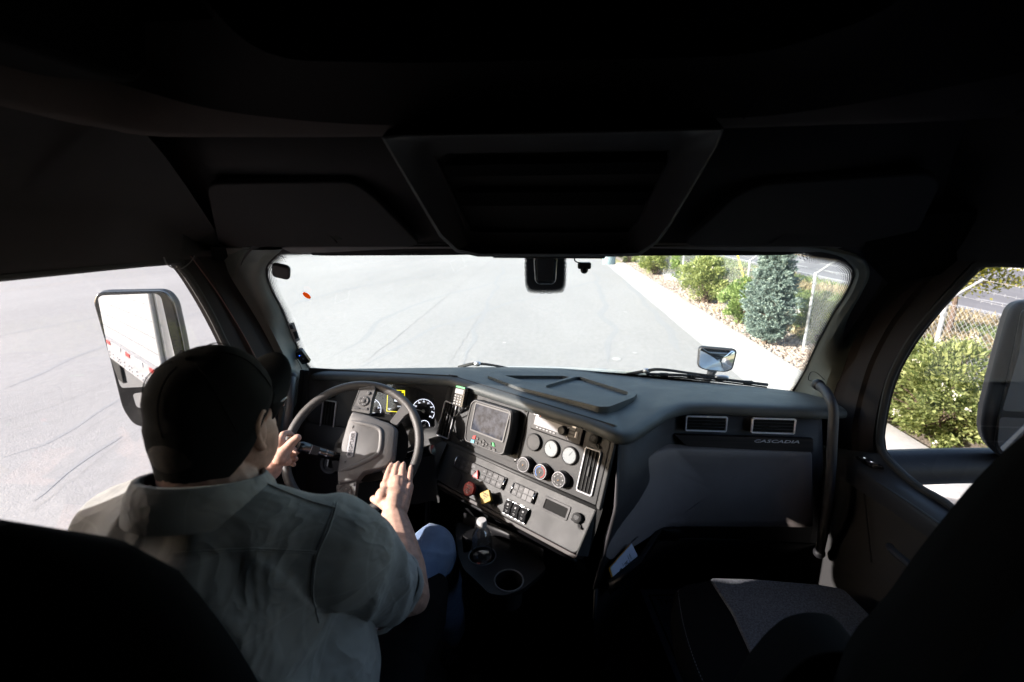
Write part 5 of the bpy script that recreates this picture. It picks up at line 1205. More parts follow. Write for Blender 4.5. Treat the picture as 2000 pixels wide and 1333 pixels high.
# --- lower console, leaning back more
lo = []
tl = PLo.px(835,842); 
lowpoly = [PLo.px(x,y) for x,y in ((880,895),(880,959),(970,1003),(1061,1052),(1121,1082),(1160,1000))]
ty = PLo.px(1161,990); byl = PLo.px(1119,1081); bxl = PLo.px(880,959)
lw = roundpoly([(-.43,0.0),(.178,0.0),(byl[0]+.012,byl[1]),(bxl[0],byl[1]),(-.43,byl[1]+.004)], [.004,.012,.02,.01,.01], 4)
mb = MB(PLo.M); mb.prism(lw, -.03, .0); low = mb.build('lower_console', M['lower'], dash, bevel=.008, seg=3)
# crest between the stack and the lower console
mb = MB(); mb.tube([PLo.P(-.50,-.001,-.004), PLo.P(.176,-.001,-.004)], .007, 12); mb.build('console_crest', M['lower'], dash, smooth=180)
# lower console right end: bevel that runs down to the flank
e0 = [PLo.P(.178,.002,.0), PLo.P(byl[0]+.012,byl[1],.0)]; e1 = [PC.P(.192,-.172,-.004), PLo.P(byl[0]+.028,byl[1]+.004,-.04)]
mb = MB(); mb.loft([e0,e1]); mb.build('console_end_bevel', M['lower'], dash, thick=.004, smooth=0)
def sw_bank(pl, c0, c1, name, cols, big=None, light=()):
    (ax, ay), (bx, by) = c0, c1; w = abs(bx-ax); h = abs(by-ay); cx, cy = (ax+bx)/2, (ay+by)/2; T = pl.M @ Matrix.Translation((cx,cy,0))
    mb = MB(T); mb.prism(rrT(0,0,w,h,.003,3), -.001, .0045); o = mb.build(name, M['dark'], dash, bevel=.0012)
    mb = MB(T)
    for s_ in (-1,1):
        mb.loft([[(s_*(w/2-.0065),-h*.44,.0048),(s_*(w/2-.0065),0,.0085),(s_*(w/2-.0065),h*.44,.0048)],[(s_*(w/2-.001),-h*.44,.0046),(s_*(w/2-.001),0,.0075),(s_*(w/2-.001),h*.44,.0046)]])
    mb.build('chrome_end', M['chrome'], o, smooth=60, thick=.001)
    cw = (w-.016)/cols; mk = MB(T); b1 = MB(T); b2 = MB(T)
    for r_ in range(2):
        for k in range(cols):
            if big and k == big: continue
            x = -w/2+.008+cw*(k+.5); y = (.25 if r_ == 0 else -.25)*h
            mbx = b2 if (r_,k) in light else b1
            mbx.prism(rrT(x,y,cw-.0010,h*.42,.0012,2), .004, .0075)
            if (r_,k) not in light: mk.box((x,y+(.002 if r_ else -.002),.0077),(cw*.42,.0010,.0003)); mk.box((x,y-(.001 if r_ else -.001),.0077),(cw*.34,.0008,.0003))
    b1.build_each('switch', M['btnd'], o, bevel=.0006, seg=1)
    if b2.v: b2.build_each('switch', M['btn'], o, bevel=.0006, seg=1)
    mk.build('switch_print', M['grey'], o, smooth=0); return o, T, w, h
def q4(l): P_ = [PLo.px(x,y) for x,y in l]; xs = sum(p[0] for p in (P_[0],P_[3]))/2, sum(p[0] for p in (P_[1],P_[2]))/2; ys = (P_[2][1]+P_[3][1])/2, (P_[0][1]+P_[1][1])/2; return (xs[0],ys[0]), (xs[1],ys[1])
Z36 = lambda l: [(880+x/5.553, 860+y/5.553) for x,y in l]
a, b = q4(Z36([(75,165),(620,410),(580,548),(30,290)])); o, T, w, h = sw_bank(PLo, a, b, 'switch_bank', 9, big=4)
cw = (w-.016)/9; x = -w/2+.008+cw*4.5
mb = MB(T); mb.prism(rrT(x,.25*h,cw*1.6,h*.42,.001,2), .004,.0072); mb.build('switch', M['btnd'], o)
mb = MB(T); mb.prism([(x-.014,-.021),(x+.014,-.021),(x,.006)], .004, .0135); mb.build('hazard_switch', M['red'], o, bevel=.002)
mb = MB(T)
for s_ in (1,.62):
    tr_ = [(x-.009*s_,-.0175-.001*(1-s_)*3),(x+.009*s_,-.0175-.001*(1-s_)*3),(x,-.0005-.008*(1-s_))]
    for i in range(3): mb.tube([(*tr_[i],.0137),(*tr_[(i+1)%3],.0137)], .0006, 4)
mb.build('hazard_print', M['grey'], o)
a, b = q4(Z36([(690,450),(945,570),(905,705),(650,580)])); sw_bank(PLo, a, b, 'switch_bank', 4, light=((0,2),(0,3),(1,2),(1,3)))
a, b = q4(Z36([(1025,600),(1310,725),(1265,880),(980,745)])); w = b[0]-a[0]; h = b[1]-a[1]; T = PLo.M @ Matrix.Translation(((a[0]+b[0])/2,(a[1]+b[1])/2,0))
mb = MB(T); mb.prism(rrT(0,0,w,h,.004,3), -.001, .003, hole=rrT(0,-.001,w*.84,h*.68,.003,3)); pk = mb.build('storage_slot', M['btnd'], dash, bevel=.001)
mb = MB(T); mb.prism(rrT(0,-.001,w*.85,h*.70,.003,3), -.001, .0006); mb.build('slot_recess', M['void'], pk)
# three rocker switches
a, b = q4(Z36([(610,640),(870,745),(820,920),(585,800)])); w = (b[0]-a[0]); h = b[1]-a[1]
for k in range(3):
    T = PLo.M @ Matrix.Translation((a[0]+w*(k+.5)/3,(a[1]+b[1])/2,0)); ww = w/3-.002
    mb = MB(T); mb.prism(rrT(0,0,ww,h,.002,2), 0, .007); mb.add([(-ww*.46,0,.016),(ww*.46,0,.016),(ww*.46,h*.45,.011),(-ww*.46,h*.45,.011),(-ww*.46,0,.006),(ww*.46,0,.006),(ww*.46,h*.45,.006),(-ww*.46,h*.45,.006)],[(0,1,2,3),(4,7,6,5),(0,4,5,1),(3,2,6,7),(0,3,7,4),(1,5,6,2)])
    mb.add([(-ww*.46,0,.014),(ww*.46,0,.014),(ww*.46,-h*.45,.008),(-ww*.46,-h*.45,.008),(-ww*.46,0,.006),(ww*.46,0,.006),(ww*.46,-h*.45,.006),(-ww*.46,-h*.45,.006)],[(3,2,1,0),(5,6,7,4),(1,5,4,0),(7,6,2,3),(4,7,3,0),(2,6,5,1)])
    o = mb.build('rocker_switch', M['gloss'], dash, bevel=.001); mb = MB(T); mb.prism(rrT(0,h*.20,.006,.005,.001,2), .0135,.0150); mb.box((0,-h*.2,.0122),(.008,.0012,.0006)); mb.box((0,-h*.28,.0112),(.006,.001,.0006)); mb.box((0,-h*.46,.0072),(.010,.002,.001)); mb.box((0,h*.47,.0095),(.010,.002,.001)); mb.build('rocker_print', M['grey'], o)
# blank cover and recess for the brake knobs
c = PLo.px(890,938); mb = MB(PLo.M); mb.prism(rrT(c[0]-.002,c[1],.046,.052,.009,4), -.001, .0008); mb.prism(rrT(c[0]-.002,c[1],.044,.050,.009,4), 0, .0018); mb.build('blank_cover', M['lower'], dash, bevel=.0006)
mb = MB(PLo.M); q = [PLo.px(x,y) for x,y in ((912,937),(975,968),(965,994),(908,964))]; mb.prism(roundpoly(q,.008,4), -.001, .0012); mb.build('knob_plate', M['lower'], dash, bevel=.0008)
for nm, px_, col, sides, txt in (('red_brake_knob',(917.5,955.5),'red',8,('TRAILER','AIR','SUPPLY','PULL','')),('yellow_brake_knob',(950,971.5),'yellow',4,('PARKING','BRAKE','P'))):
    W_ = .030; c = PLo.px(*px_, W_); T = PLo.M @ Matrix.Translation((c[0],c[1],0)); mb = MB(T); mb.lathe((0,0), [(.0165,0),(.0165,.010),(.0125,.013),(.0115,.030)], 26); o = mb.build('knob_shaft', M['btnd'], dash)
    R_ = .0235 if sides == 8 else .0255; ro_ = pi/8 if sides == 8 else radians(-4)
    pts = [(R_*cos(2*pi*i/sides+ro_), R_*sin(2*pi*i/sides+ro_)) for i in range(sides)]
    mb = MB(T); mb.prism(roundpoly(pts, .005 if sides == 4 else .003, 3), .026, .037); o = mb.build(nm, M[col], o, bevel=.0022, seg=3)
    mb = MB(T)
    for i, s_ in enumerate(txt): mb.text(s_, .0060 if s_ != 'P' else .009, (0,.008-.0066*i-(.002 if s_ == 'P' else 0)), w=.0372, rot=0 if sides == 8 else radians(0))
    mb.v = mb.v; pr = MB(T); pr.v = mb.v; pr.f = mb.f; pr.build('knob_print', M['white'] if sides == 8 else M['ink'], dash)
cap12(PLo, PLo.px(1126.5,1012,.01), '')
# left part of the lower console sweeping under the instruments
def lowerleft(rowsdef): 
    R_ = [resample(cr([onY(x,y,Y) for x,y,Y in l],6),30) for l in rowsdef]; return R_
p0 = PLo.P(-.43,0,0); p1 = PLo.P(-.43,byl[1],0)
top = [PD.P(-.33,-.150,.004), PD.P(-.10,-.160,.006), PD.P(.10,-.145,.006), PD.P(.22,-.138,.006), PC.P(-.50,-.172,.008), p0+Vector((0,0,0))]
q = [Vector((-.93,1.50,1.98)), Vector((-.70,1.48,1.96)), Vector((-.50,1.46,1.98)), Vector((-.42,1.43,2.02)), Vector((-.37,1.37,2.06)), p1]
A_ = resample(cr(top,6),30); B_ = resample(cr(q,6),30)
mb = MB(); mb.loft([[p-Vector((0,-.02,0)) for p in A_], A_, [a.lerp(b,.08)+Vector((.0,-.012,-.0)) for a,b in zip(A_,B_)], [a.lerp(b,.5)+Vector((0,-.012,0)) for a,b in zip(A_,B_)], B_, [p+Vector((0,.06,-.02)) for p in B_]]); mb.build('knee_panel', M['lower'], dash, smooth=50)
# wood strip edge below the lower console, dark body below
mb = MB(PLo.M); mb.prism([(-.42,byl[1]-.0005),(byl[0]+.014,byl[1]-.0005),(byl[0]+.008,byl[1]-.012),(-.42,byl[1]-.012)], -.05, -.003); mb.build('wood_edge', M['wood'], dash, bevel=.002)
bb = [PLo.P(-.42,byl[1]-.012,-.012), PLo.P(byl[0]+.01,byl[1]-.012,-.012)]
mb = MB(); z0 = 1.30
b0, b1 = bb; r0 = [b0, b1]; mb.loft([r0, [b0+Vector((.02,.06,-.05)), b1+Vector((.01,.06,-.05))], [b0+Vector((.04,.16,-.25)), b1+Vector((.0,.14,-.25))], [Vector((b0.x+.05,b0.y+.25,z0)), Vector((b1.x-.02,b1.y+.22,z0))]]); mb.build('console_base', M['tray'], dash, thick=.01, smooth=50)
mb = MB(); mb.box((-.06,1.66,1.55),(.40,.55,.50)); mb.box((.02,1.52,1.50),(.18,.3,.40)); mb.build('leak_filler', M['void'], dash)  # unseen dark filler added inside the console to stop light leaking through the gap
# flank facing the passenger and passenger fascia, built as one swept wall
tp = [PC.P(.190,.046,.0), Vector((.215,1.190,2.410)), Vector((.285,1.268,2.410)), Vector((.355,1.360,2.408)), Vector((.40,1.412,2.406)), Vector((.455,1.433,2.405)), Vector((.86,1.436,2.402))]
fl = [Vector((.188,1.140,2.225)), Vector((.215,1.175,2.225)), Vector((.285,1.258,2.225)), Vector((.355,1.350,2.222)), Vector((.40,1.405,2.222)), Vector((.455,1.430,2.222)), Vector((.895,1.436,2.220))]
fb = [Vector((.135,1.085,2.00)), Vector((.165,1.13,1.98)), Vector((.23,1.22,1.96)), Vector((.30,1.31,1.95)), Vector((.40,1.39,1.94)), Vector((.55,1.428,1.93)), Vector((.92,1.436,1.93))]
fz = [Vector((.16,1.30,1.29)), Vector((.22,1.45,1.29)), Vector((.32,1.70,1.29)), Vector((.42,1.90,1.29)), Vector((.50,1.97,1.29)), Vector((.60,1.98,1.29)), Vector((.98,1.98,1.29))]
R4 = [resample(cr(l,6),40) for l in (tp,fl,fb,fz)]
mb = MB(); mb.loft([R4[0],R4[1],R4[2]]); mb.build('passenger_fascia', M['panel2'], dash, smooth=60, thick=.006, off=1)
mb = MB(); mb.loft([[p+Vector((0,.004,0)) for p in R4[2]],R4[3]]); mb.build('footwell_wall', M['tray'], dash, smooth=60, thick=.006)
# vents on the passenger side
for l in ([(1338,812),(1419,814),(1420,843),(1338,841)], [(1466,815),(1552,817),(1553,849),(1468,846)]):
    P_ = [PP.px(x,y,.012) for x,y in l]; cxx = sum(p[0] for p in P_)/4; cyy = sum(p[1] for p in P_)/4; w = (P_[1][0]-P_[0][0]+P_[2][0]-P_[3][0])/2
    sub = Plane(PP.P(0,0,.012), PP.h, PP.up); vent(sub, (cxx,cyy), w, .052, vertical=False, slats=3, r=.006)
# wood trim strip with lettering
ws_ = [PP.px(x,y,.014) for x,y in ((1318,849),(1587,857),(1587,882),(1350,874),(1338,869))]
mb = MB(PP.M); mb.prism(roundpoly(ws_, [.002,.002,.002,.03,.02], 5), .004, .018); wt = mb.build('wood_trim', M['wood'], dash, bevel=.0015)
c = PP.px(1516,863,.019); e = PP.px(1472,862,.019); e2 = PP.px(1560,864,.019)
mb = MB(PP.M @ Matrix.Translation((c[0],c[1],.0182)) @ Matrix.Rotation(atan2(e2[1]-e[1], e2[0]-e[0]),4,'Z')); mb.text('CASCADIA', .0165, (0,0), ext=.0012, shear=.25, sx=1.0)
xs = [0]; 
ii = PP.M.inverted(); 
wid = abs(e2[0]-e[0]); T0 = PP.M @ Matrix.Translation((c[0],c[1],.0182)) @ Matrix.Rotation(atan2(e2[1]-e[1], e2[0]-e[0]),4,'Z'); loc = [T0.inverted() @ v for v in mb.v]; cwid = max(v.x for v in loc)-min(v.x for v in loc)
mb.v = [T0 @ Vector((v.x*wid/cwid, v.y*.85, v.z)) for v in loc]; mb.build('lettering', M['frame2'], wt, bevel=.0003, seg=1)
# glovebox bulge
gl = [(1300,877),(1588,884),(1590,1032),(1330,1030),(1292,1033),(1262,1043),(1238,1062),(1195,1098),(1181,1090),(1181,1070),(1212,978),(1230,932),(1250,900)]
def fasc(px, py):   # point on a surface a little in front of the fascia, following its turn towards the stack
    r = ray(px, py); best = None
    X0 = .30
    t = 1.4
    for _ in range(40):
        p = CAM+r*t
        yw = 1.408 if p.x > .46 else 1.408-(.46-p.x)**1.25*1.25
        yw -= .018*min(1,max(0,(2.22-p.z)/.12))
        t += (yw-p.y)/r.y*.7
    return CAM+r*t
G = [Vector((x,y,0)) for x,y in roundpoly(gl, [22,7,7,20,14,14,14,6,6,14,30,26,26], 5)]; cgx, cgy = 1400, 960
def ringpts(k): return [fasc(cgx+(p.x-cgx)*k, cgy+(p.y-cgy)*k) for p in G]
mb = MB(); r0 = ringpts(1.0); mb.loft([[p+Vector((0,.035,0)) for p in r0], [p+Vector((0,.012,0)) for p in r0], [p+Vector((0,.003,0)) for p in ringpts(.993)], ringpts(.975), ringpts(.8), ringpts(.6), ringpts(.4), ringpts(.2), ringpts(.03)], closed=True); mb.f.append(tuple(range(len(mb.v)-len(G),len(mb.v)))); mb.build('glovebox', M['glove'], dash, smooth=60)
a, b = fasc(1234,1058), fasc(1246,1047); 
h_ = (b-a).normalized(); nn = Vector((-.3,-.95,0)).normalized(); up_ = nn.cross(h_); pg = Plane((a+b)/2+nn*.003, h_, up_); mb = MB(pg.M); mb.text('AIRBAG', .010, (0,0), ext=.0003); mb.build('airbag_lettering', M['ink'], dash)
# papers in the map pocket
t = thing('folded_papers', 'white printed shipping papers standing in the pocket below the glovebox', 'papers', onY(1215,1100,1.16))
Pp = [onY(x,y,Y) for x,y,Y in ((1192,1110,1.115),(1234,1062,1.19),(1246,1096,1.20),(1203,1145,1.11))]
h_ = (Pp[1]-Pp[0]).normalized(); n_ = h_.cross((Pp[0]-Pp[3])).normalized(); pq = Plane(Pp[0], h_, n_.cross(h_))
if pq.n.dot(CAM-Pp[0]) < 0: pq = Plane(Pp[0], h_, -(n_.cross(h_)))
uvp = [((p-pq.o).dot(pq.h),(p-pq.o).dot(pq.up)) for p in Pp]
mb = MB(pq.M); mb.prism(uvp, -.002, .0); mb.build('paper_sheet', M['paper'], t, smooth=0)
mb = MB(pq.M); mb.prism([(x-.004,y+.001) for x,y in uvp], -.004, -.0025); mb.build('yellow_sheet', M['amber'], t, smooth=0)
mb = MB(pq.M @ Matrix.Translation(((uvp[0][0]+uvp[2][0])/2,(uvp[0][1]+uvp[2][1])/2,0)) ); 
Rr = radians(-90)
mb.text('KF', .024, (.002,-.004), w=.0004, rot=Rr, ext=.0001); mb.text('04/25', .008, (.026,.008), w=.0004, rot=Rr, ext=.0001); mb.text('LOAD SHEET', .005, (.018,.004), w=.0004, rot=Rr, ext=.0001)
mb.text('2145', .005, (-.010,.010), w=.0004, rot=Rr, ext=.0001); mb.lathe((-.024,.0), [(.0065,.0002),(.0065,.0006)], 20); mb.build('print', M['ink'], t, smooth=0)
# map pocket
mb = MB(); P_ = [onY(x,y,Y) for x,y,Y in ((1190,1148,1.08),(1250,1098,1.17),(1290,1036,1.32),(1330,1040,1.36))]; P2 = [p+Vector((.01,.06,-.075)) for p in P_]; mb.loft([[p+Vector((0,.02,0)) for p in P_],P_,P2]); mb.build('map_pocket', M['tray'], dash, thick=.006)

# --- cup holder tray
cup = thing('cup_holder_tray', 'dark pull out tray with two round cup holders below the centre console', 'cup holder', onZ(980,1110,2.02))
zc = 2.02
ol = [(893,1020),(905,1022),(1000,1062),(1062,1098),(1066,1112),(1058,1120),(1045,1132),(1020,1152),(985,1164),(955,1160),(930,1135),(905,1112),(895,1085),(890,1050)]
OP = roundpoly([(p.x,p.y) for p in [onZ(x,y,zc) for x,y in ol]], .015, 4)
def circ(c, r, n=26): return [(c.x+r*cos(2*pi*i/n), c.y+r*sin(2*pi*i/n)) for i in range(n)]
c1, c2 = onZ(942,1086,zc), onZ(994,1134,zc)
sl_ = roundpoly([(p.x,p.y) for p in [onZ(x,y,zc) for x,y in ((902,1046),(925,1060),(917,1078),(905,1080))]], .006, 3)
tb = holed('tray', OP, [circ(c1,.040),circ(c2,.041),sl_], M['tray'], Matrix.Translation((0,0,zc-.014)), cup, thick=.014, bevel=.003)
for c in (c1,c2):
    mb = MB(); mb.loft([[(*p,zc-.002) for p in circ(c,.0395)],[(*p,zc-.07) for p in circ(c,.037)],[(*p,zc-.072) for p in circ(c,.002)]], closed=True); mb.build('cup_well', M['void'], cup)
    mb = MB(); mb.tube([(*p,zc+.0006) for p in circ(c,.0405,40)], .0022, 6, closed=True); mb.build('cup_ring', M['hdr'], cup)
mb = MB(); a, b = onZ(1000,1062,zc), onZ(1060,1098,zc); mb.loft([[onZ(905,1024,zc),a,b],[onZ(905,1024,zc)+Vector((0,.01,.035)),a+Vector((0,.01,.035)),b+Vector((0,.01,.035))]]); mb.build('tray_back_wall', M['tray'], cup, thick=.006)
# dark plates above the tray
bt = thing('water_bottle', 'clear plastic water bottle with a white cap standing in the cup holder', 'bottle', (c1.x,c1.y,zc-.07))
mb = MB(); mb.lathe((c1.x,c1.y), [(.028,zc-.068),(.031,zc-.06),(.031,zc-.03),(.0295,zc-.025),(.031,zc-.02),(.031,zc+.02),(.0295,zc+.024),(.031,zc+.028),(.031,zc+.055),(.028,zc+.075),(.020,zc+.092),(.0125,zc+.102),(.0125,zc+.112)], 32); mb.build('bottle_body', M['clear'], bt, smooth=60)
mb = MB(); mb.lathe((c1.x,c1.y), [(.0140,zc+.104),(.0148,zc+.106),(.0148,zc+.122),(.0135,zc+.125),(.006,zc+.1255)], 28); mb.build('bottle_cap', M['white'], bt)
mb = MB(); mb.lathe((c1.x,c1.y), [(.0285,zc-.066),(.0300,zc-.03),(.0300,zc-.005)], 28); mb.build('water', M['clear'], bt)

# --- mounted terminal with screen
nav = thing('display_terminal', 'grey rugged display terminal with a bright glossy screen and colour keys on the centre stack', 'display', PC.P(-.26,-.06,.03))
mb = MB(PC.M); mb.prism(roundpoly([(-.366,.029),(-.118,.029),(-.116,-.150),(-.368,-.150)], .006, 3), -.001, .0035); pt = mb.build('mount_plate', M['panel'], nav, bevel=.001)
mb = MB(PC.M)
for u, v in ((-.355,.020),(-.127,.020),(-.125,-.141)): mb.lathe((u,v), [(.0045,.0035),(.0045,.005),(.003,.0055)], 14)
mb.build_each('screw', M['gloss'], pt)
NV = Plane(PC.P(-.26,-.06,.040), Vector(PC.h)*cos(radians(4))-PC.n*sin(radians(-4)), PC.up)
zn = lambda x,y: (880+x/8.333, 750+y/8.333)
bo = [NV.px(*zn(x,y)) for x,y in ((395,245),(1015,430),(985,760),(880,1150),(830,1170),(245,940),(228,890),(255,640),(335,300))]
bo = roundpoly(bo, [.016,.016,.05,.010,.008,.008,.010,.05,.016], 5)
mb = MB(NV.M); mb.prism(bo, -.036, .0); nb = mb.build('terminal_body', M['panel'], nav, bevel=.004, seg=3)
mb = MB(NV.M); q = inset(bo,.003); mb.prism(q, 0, .0035, hole=inset(bo,.0075)); mb.build('terminal_bezel', M['btn'], nb, bevel=.0015)
sc_ = [NV.px(*zn(x,y)) for x,y in ((425,325),(960,490),(850,930),(345,735))]
mb = MB(NV.M); mb.prism(roundpoly(inset(sc_,-.005),.004,3), -.002, .0035, hole=roundpoly(sc_,.002,3)); mb.build('screen_frame', M['btn'], nb, bevel=.001)
mb = MB(NV.M); mb.prism(sc_, -.001, .0015); mb.build('screen', M['scr'], nb, smooth=0)
def keyb(l, mt, nm='key', th=.003, r=.0015):
    mb = MB(NV.M)
    for q in l: mb.prism(roundpoly([NV.px(*zn(x,y)) for x,y in q], r, 2), 0, th)
    mb.build_each(nm, mt, nb, bevel=.0005, seg=1)
keyb([[(375,845),(420,845),(405,905),(362,890)]], M['red'], 'red_key'); keyb([[(345,905),(398,920),(385,970),(333,950)]], M['lblue'], 'blue_key'); keyb([[(683,952),(712,960),(728,1028),(683,1010)]], M['green'], 'green_key')
keyb([[(430,862),(468,875),(455,920),(418,905)],[(408,930),(452,945),(440,992),(398,975)],[(640,948),(672,958),(665,1003),(632,990)],[(628,1020),(668,1035),(660,1078),(620,1062)],[(683,1040),(735,1058),(740,1110),(680,1092)],[(543,898),(572,945),(545,962),(520,945)],[(512,960),(562,975),(535,1028)],[(505,920),(508,975),(462,945)],[(580,948),(618,990),(575,1022)]], M['btnd'], 'key')
keyb([[(432,880),(455,888),(452,895),(430,887)],[(412,950),(440,960),(438,968),(410,958)],[(543,915),(556,942),(533,935)],[(525,975),(548,982),(535,1005)],[(496,935),(497,960),(478,945)],[(590,965),(604,990),(588,1000)],[(638,1042),(658,1050),(656,1056),(636,1048)],[(690,1060),(726,1075),(724,1082),(688,1068)],[(695,980),(712,986),(712,998),(698,992)]], M['grey'], 'key_print', .0034, .0003)
# card reader / keypad with a cable
kp = thing('card_terminal', 'tiny keypad card reader with a green top edge left of the display terminal', 'card reader', PC.P(-.42,.0,.03))
KP = Plane(PC.P(-.43,.02,.045), PC.h, PC.up)
kq = [KP.px(*zn(x,y)) for x,y in ((95,25),(245,62),(185,385),(38,345))]
mb = MB(KP.M); mb.prism(roundpoly(kq,.003,3), -.022, 0); kb = mb.build('reader_body', M['gloss'], kp, bevel=.0012)
def kpp(l, mt, nm, th=.0012):
    mb = MB(KP.M)
    for q in l: mb.prism([KP.px(*zn(x,y)) for x,y in q], -.0005, th)
    mb.build_each(nm, mt, kb, smooth=0)
kpp([[(95,25),(243,62),(236,88),(88,52)]], M['green'], 'green_edge', .002); kpp([[(88,72),(222,105),(205,180),(72,148)]], M['lcd'], 'reader_screen')
ks = []; 
for r_ in range(4):
    for c_ in range(3):
        x = 88+c_*44-r_*8.5; y = 188+r_*42+c_*12; ks.append([(x-16,y-18),(x+18,y-10),(x+14,y+16),(x-20,y+8)])
kpp(ks, M['key'], 'reader_key', .0016)
kpp([[(q[0][0]+13,q[0][1]+13),(q[1][0]-11,q[1][1]+11),(q[2][0]-11,q[2][1]-8),(q[3][0]+13,q[3][1]-8)] for q in ks], M['white'], 'key_print', .002)
mb = MB(); pts = [KP.P(*KP.px(*zn(120,385)),-.01), KP.P(*KP.px(*zn(118,440)),-.012), PC.P(*PC.px(*zn(78,600)),.012), PC.P(*PC.px(*zn(95,760)),.010), PC.P(*PC.px(*zn(150,880)),.010), PC.P(*PC.px(*zn(290,985)),.009), PC.P(*PC.px(*zn(360,1010)),.02)]
mb.tube(cr(pts,6), .0022, 7); mb.build('cable', M['rubber'], kp)
mb = MB(); mb.tube([pts[0], pts[0].lerp(pts[1],.8)], .004, 8); mb.build('plug', M['dark'], kp)
mb = MB(); mb.tube([KP.P(*KP.px(*zn(190,330)),-.02), PC.P(-.405,-.06,.0)], .005, 8); mb.build('bracket', M['dark'], kp)

# --- ignition switch and stalk column
T = None
pI = onY(645,905,1.43); PI = tilted(pI, radians(-4), radians(30)); mb = MB(PI.M); mb.lathe((0,0), [(.040,-.03),(.040,.002),(.036,.004),(.028,.002),(.027,-.004),(.016,-.004),(.015,.004),(.004,.005)], 34); ig = mb.build('ignition_switch', M['panel'], dash)
mb = MB(PI.M); mb.prism(rrT(0,0,.006,.026,.002,3), .004, .018); mb.build('key_grip', M['gloss'], ig, bevel=.001); 
# ================================================================== STEERING WHEEL
PW = tilted((-.635,1.316,2.288), .1256, .76)
sw = thing('steering_wheel', 'dark grey four spoke steering wheel turned a quarter turn with the driver holding it', 'steering wheel', PW.o)
RW = .2135
mb = MB(PW.M); mb.tube([(RW*cos(2*pi*i/96), RW*sin(2*pi*i/96), 0) for i in range(96)], .0150, 16, closed=True); mb.build('rim', M['wheel'], sw, smooth=180)
zw = lambda x,y: (520+x/4.04, 700+y/4.04)
def wp(l, w=.02): return [PW.px(*zw(x,y), w) for x,y in l]
# centre pad
pad = roundpoly(wp([(672,412),(810,442),(905,482),(975,505),(1030,548),(1022,640),(1005,800),(960,850),(905,868),(760,905),(712,965),(556,1000),(550,900),(590,650),(640,480)], .03), .006, 3)
mb = MB(PW.M)
rows = []
for w_, k in ((-.045,.012),(-.02,.002),(.012,0),(.024,.003),(.029,.009)): rows.append([(x,y,w_) for x,y in inset(pad,k)])
mb.loft(rows, closed=True); n = len(pad); b = len(mb.v); mb.f.append(tuple(range(b-n,b))); mb.f.append(tuple(range(n))[::-1]); pd = mb.build('airbag_pad', M['pad'], sw, smooth=50)
# raised ridge of the pad
rd = wp([(650,490),(760,515),(870,545),(905,590),(895,720),(850,775),(700,850),(575,890)], .031)
mb = MB(PW.M); mb.tube([(p.x,p.y,.0265) for p in cr([(x,y,0) for x,y in rd], 6)], [.002+.006*min(1,min(i,43-i)/5) for i in range(43)], 10); mb.build('pad_ridge', M['pad'], pd, smooth=180)
# oval badge
c = PW.px(*zw(674,680), .03); e1 = PW.px(*zw(690,575), .03); e2 = PW.px(*zw(655,785), .03); L = hypot(e1[0]-e2[0], e1[1]-e2[1]); an = atan2(e1[1]-e2[1], e1[0]-e2[0])
T = PW.M @ Matrix.Translation((c[0],c[1],.029)) @ Matrix.Rotation(an,4,'Z')
mb = MB(T); mb.prism(rrT(0,0,L,L*.245,L*.12,8), -.001, .0025); bd = mb.build('badge', M['satin'], pd, bevel=.0008)
mb = MB(T); mb.prism(rrT(0,0,L*.94,L*.19,L*.094,8), .0025, .0030); mb.build('badge_field', M['satin'], pd)
mb = MB(T); mb.text('FREIGHTLINER', .0155, (0,-.0002), w=.0034, ext=.0006)
loc = [T.inverted() @ v for v in mb.v]; cw = max(v.x for v in loc)-min(v.x for v in loc); mb.v = [T @ Vector((v.x*L*.84/cw, v.y*1.0, v.z)) for v in loc]; mb.build('badge_lettering', M['ink'], pd)
mb = MB(PW.M)
for q in ((685,545),(625,820)):
    u, v = PW.px(*zw(*q), .03); mb.tube([(u-.003,v-.004,.0293),(u,v,.0298),(u+.001,v+.006,.0293)], .0007, 5); mb.tube([(u-.004,v+.001,.0293),(u+.003,v+.002,.0293)], .0006, 5)
mb.build('horn_symbol', M['ink'], pd)
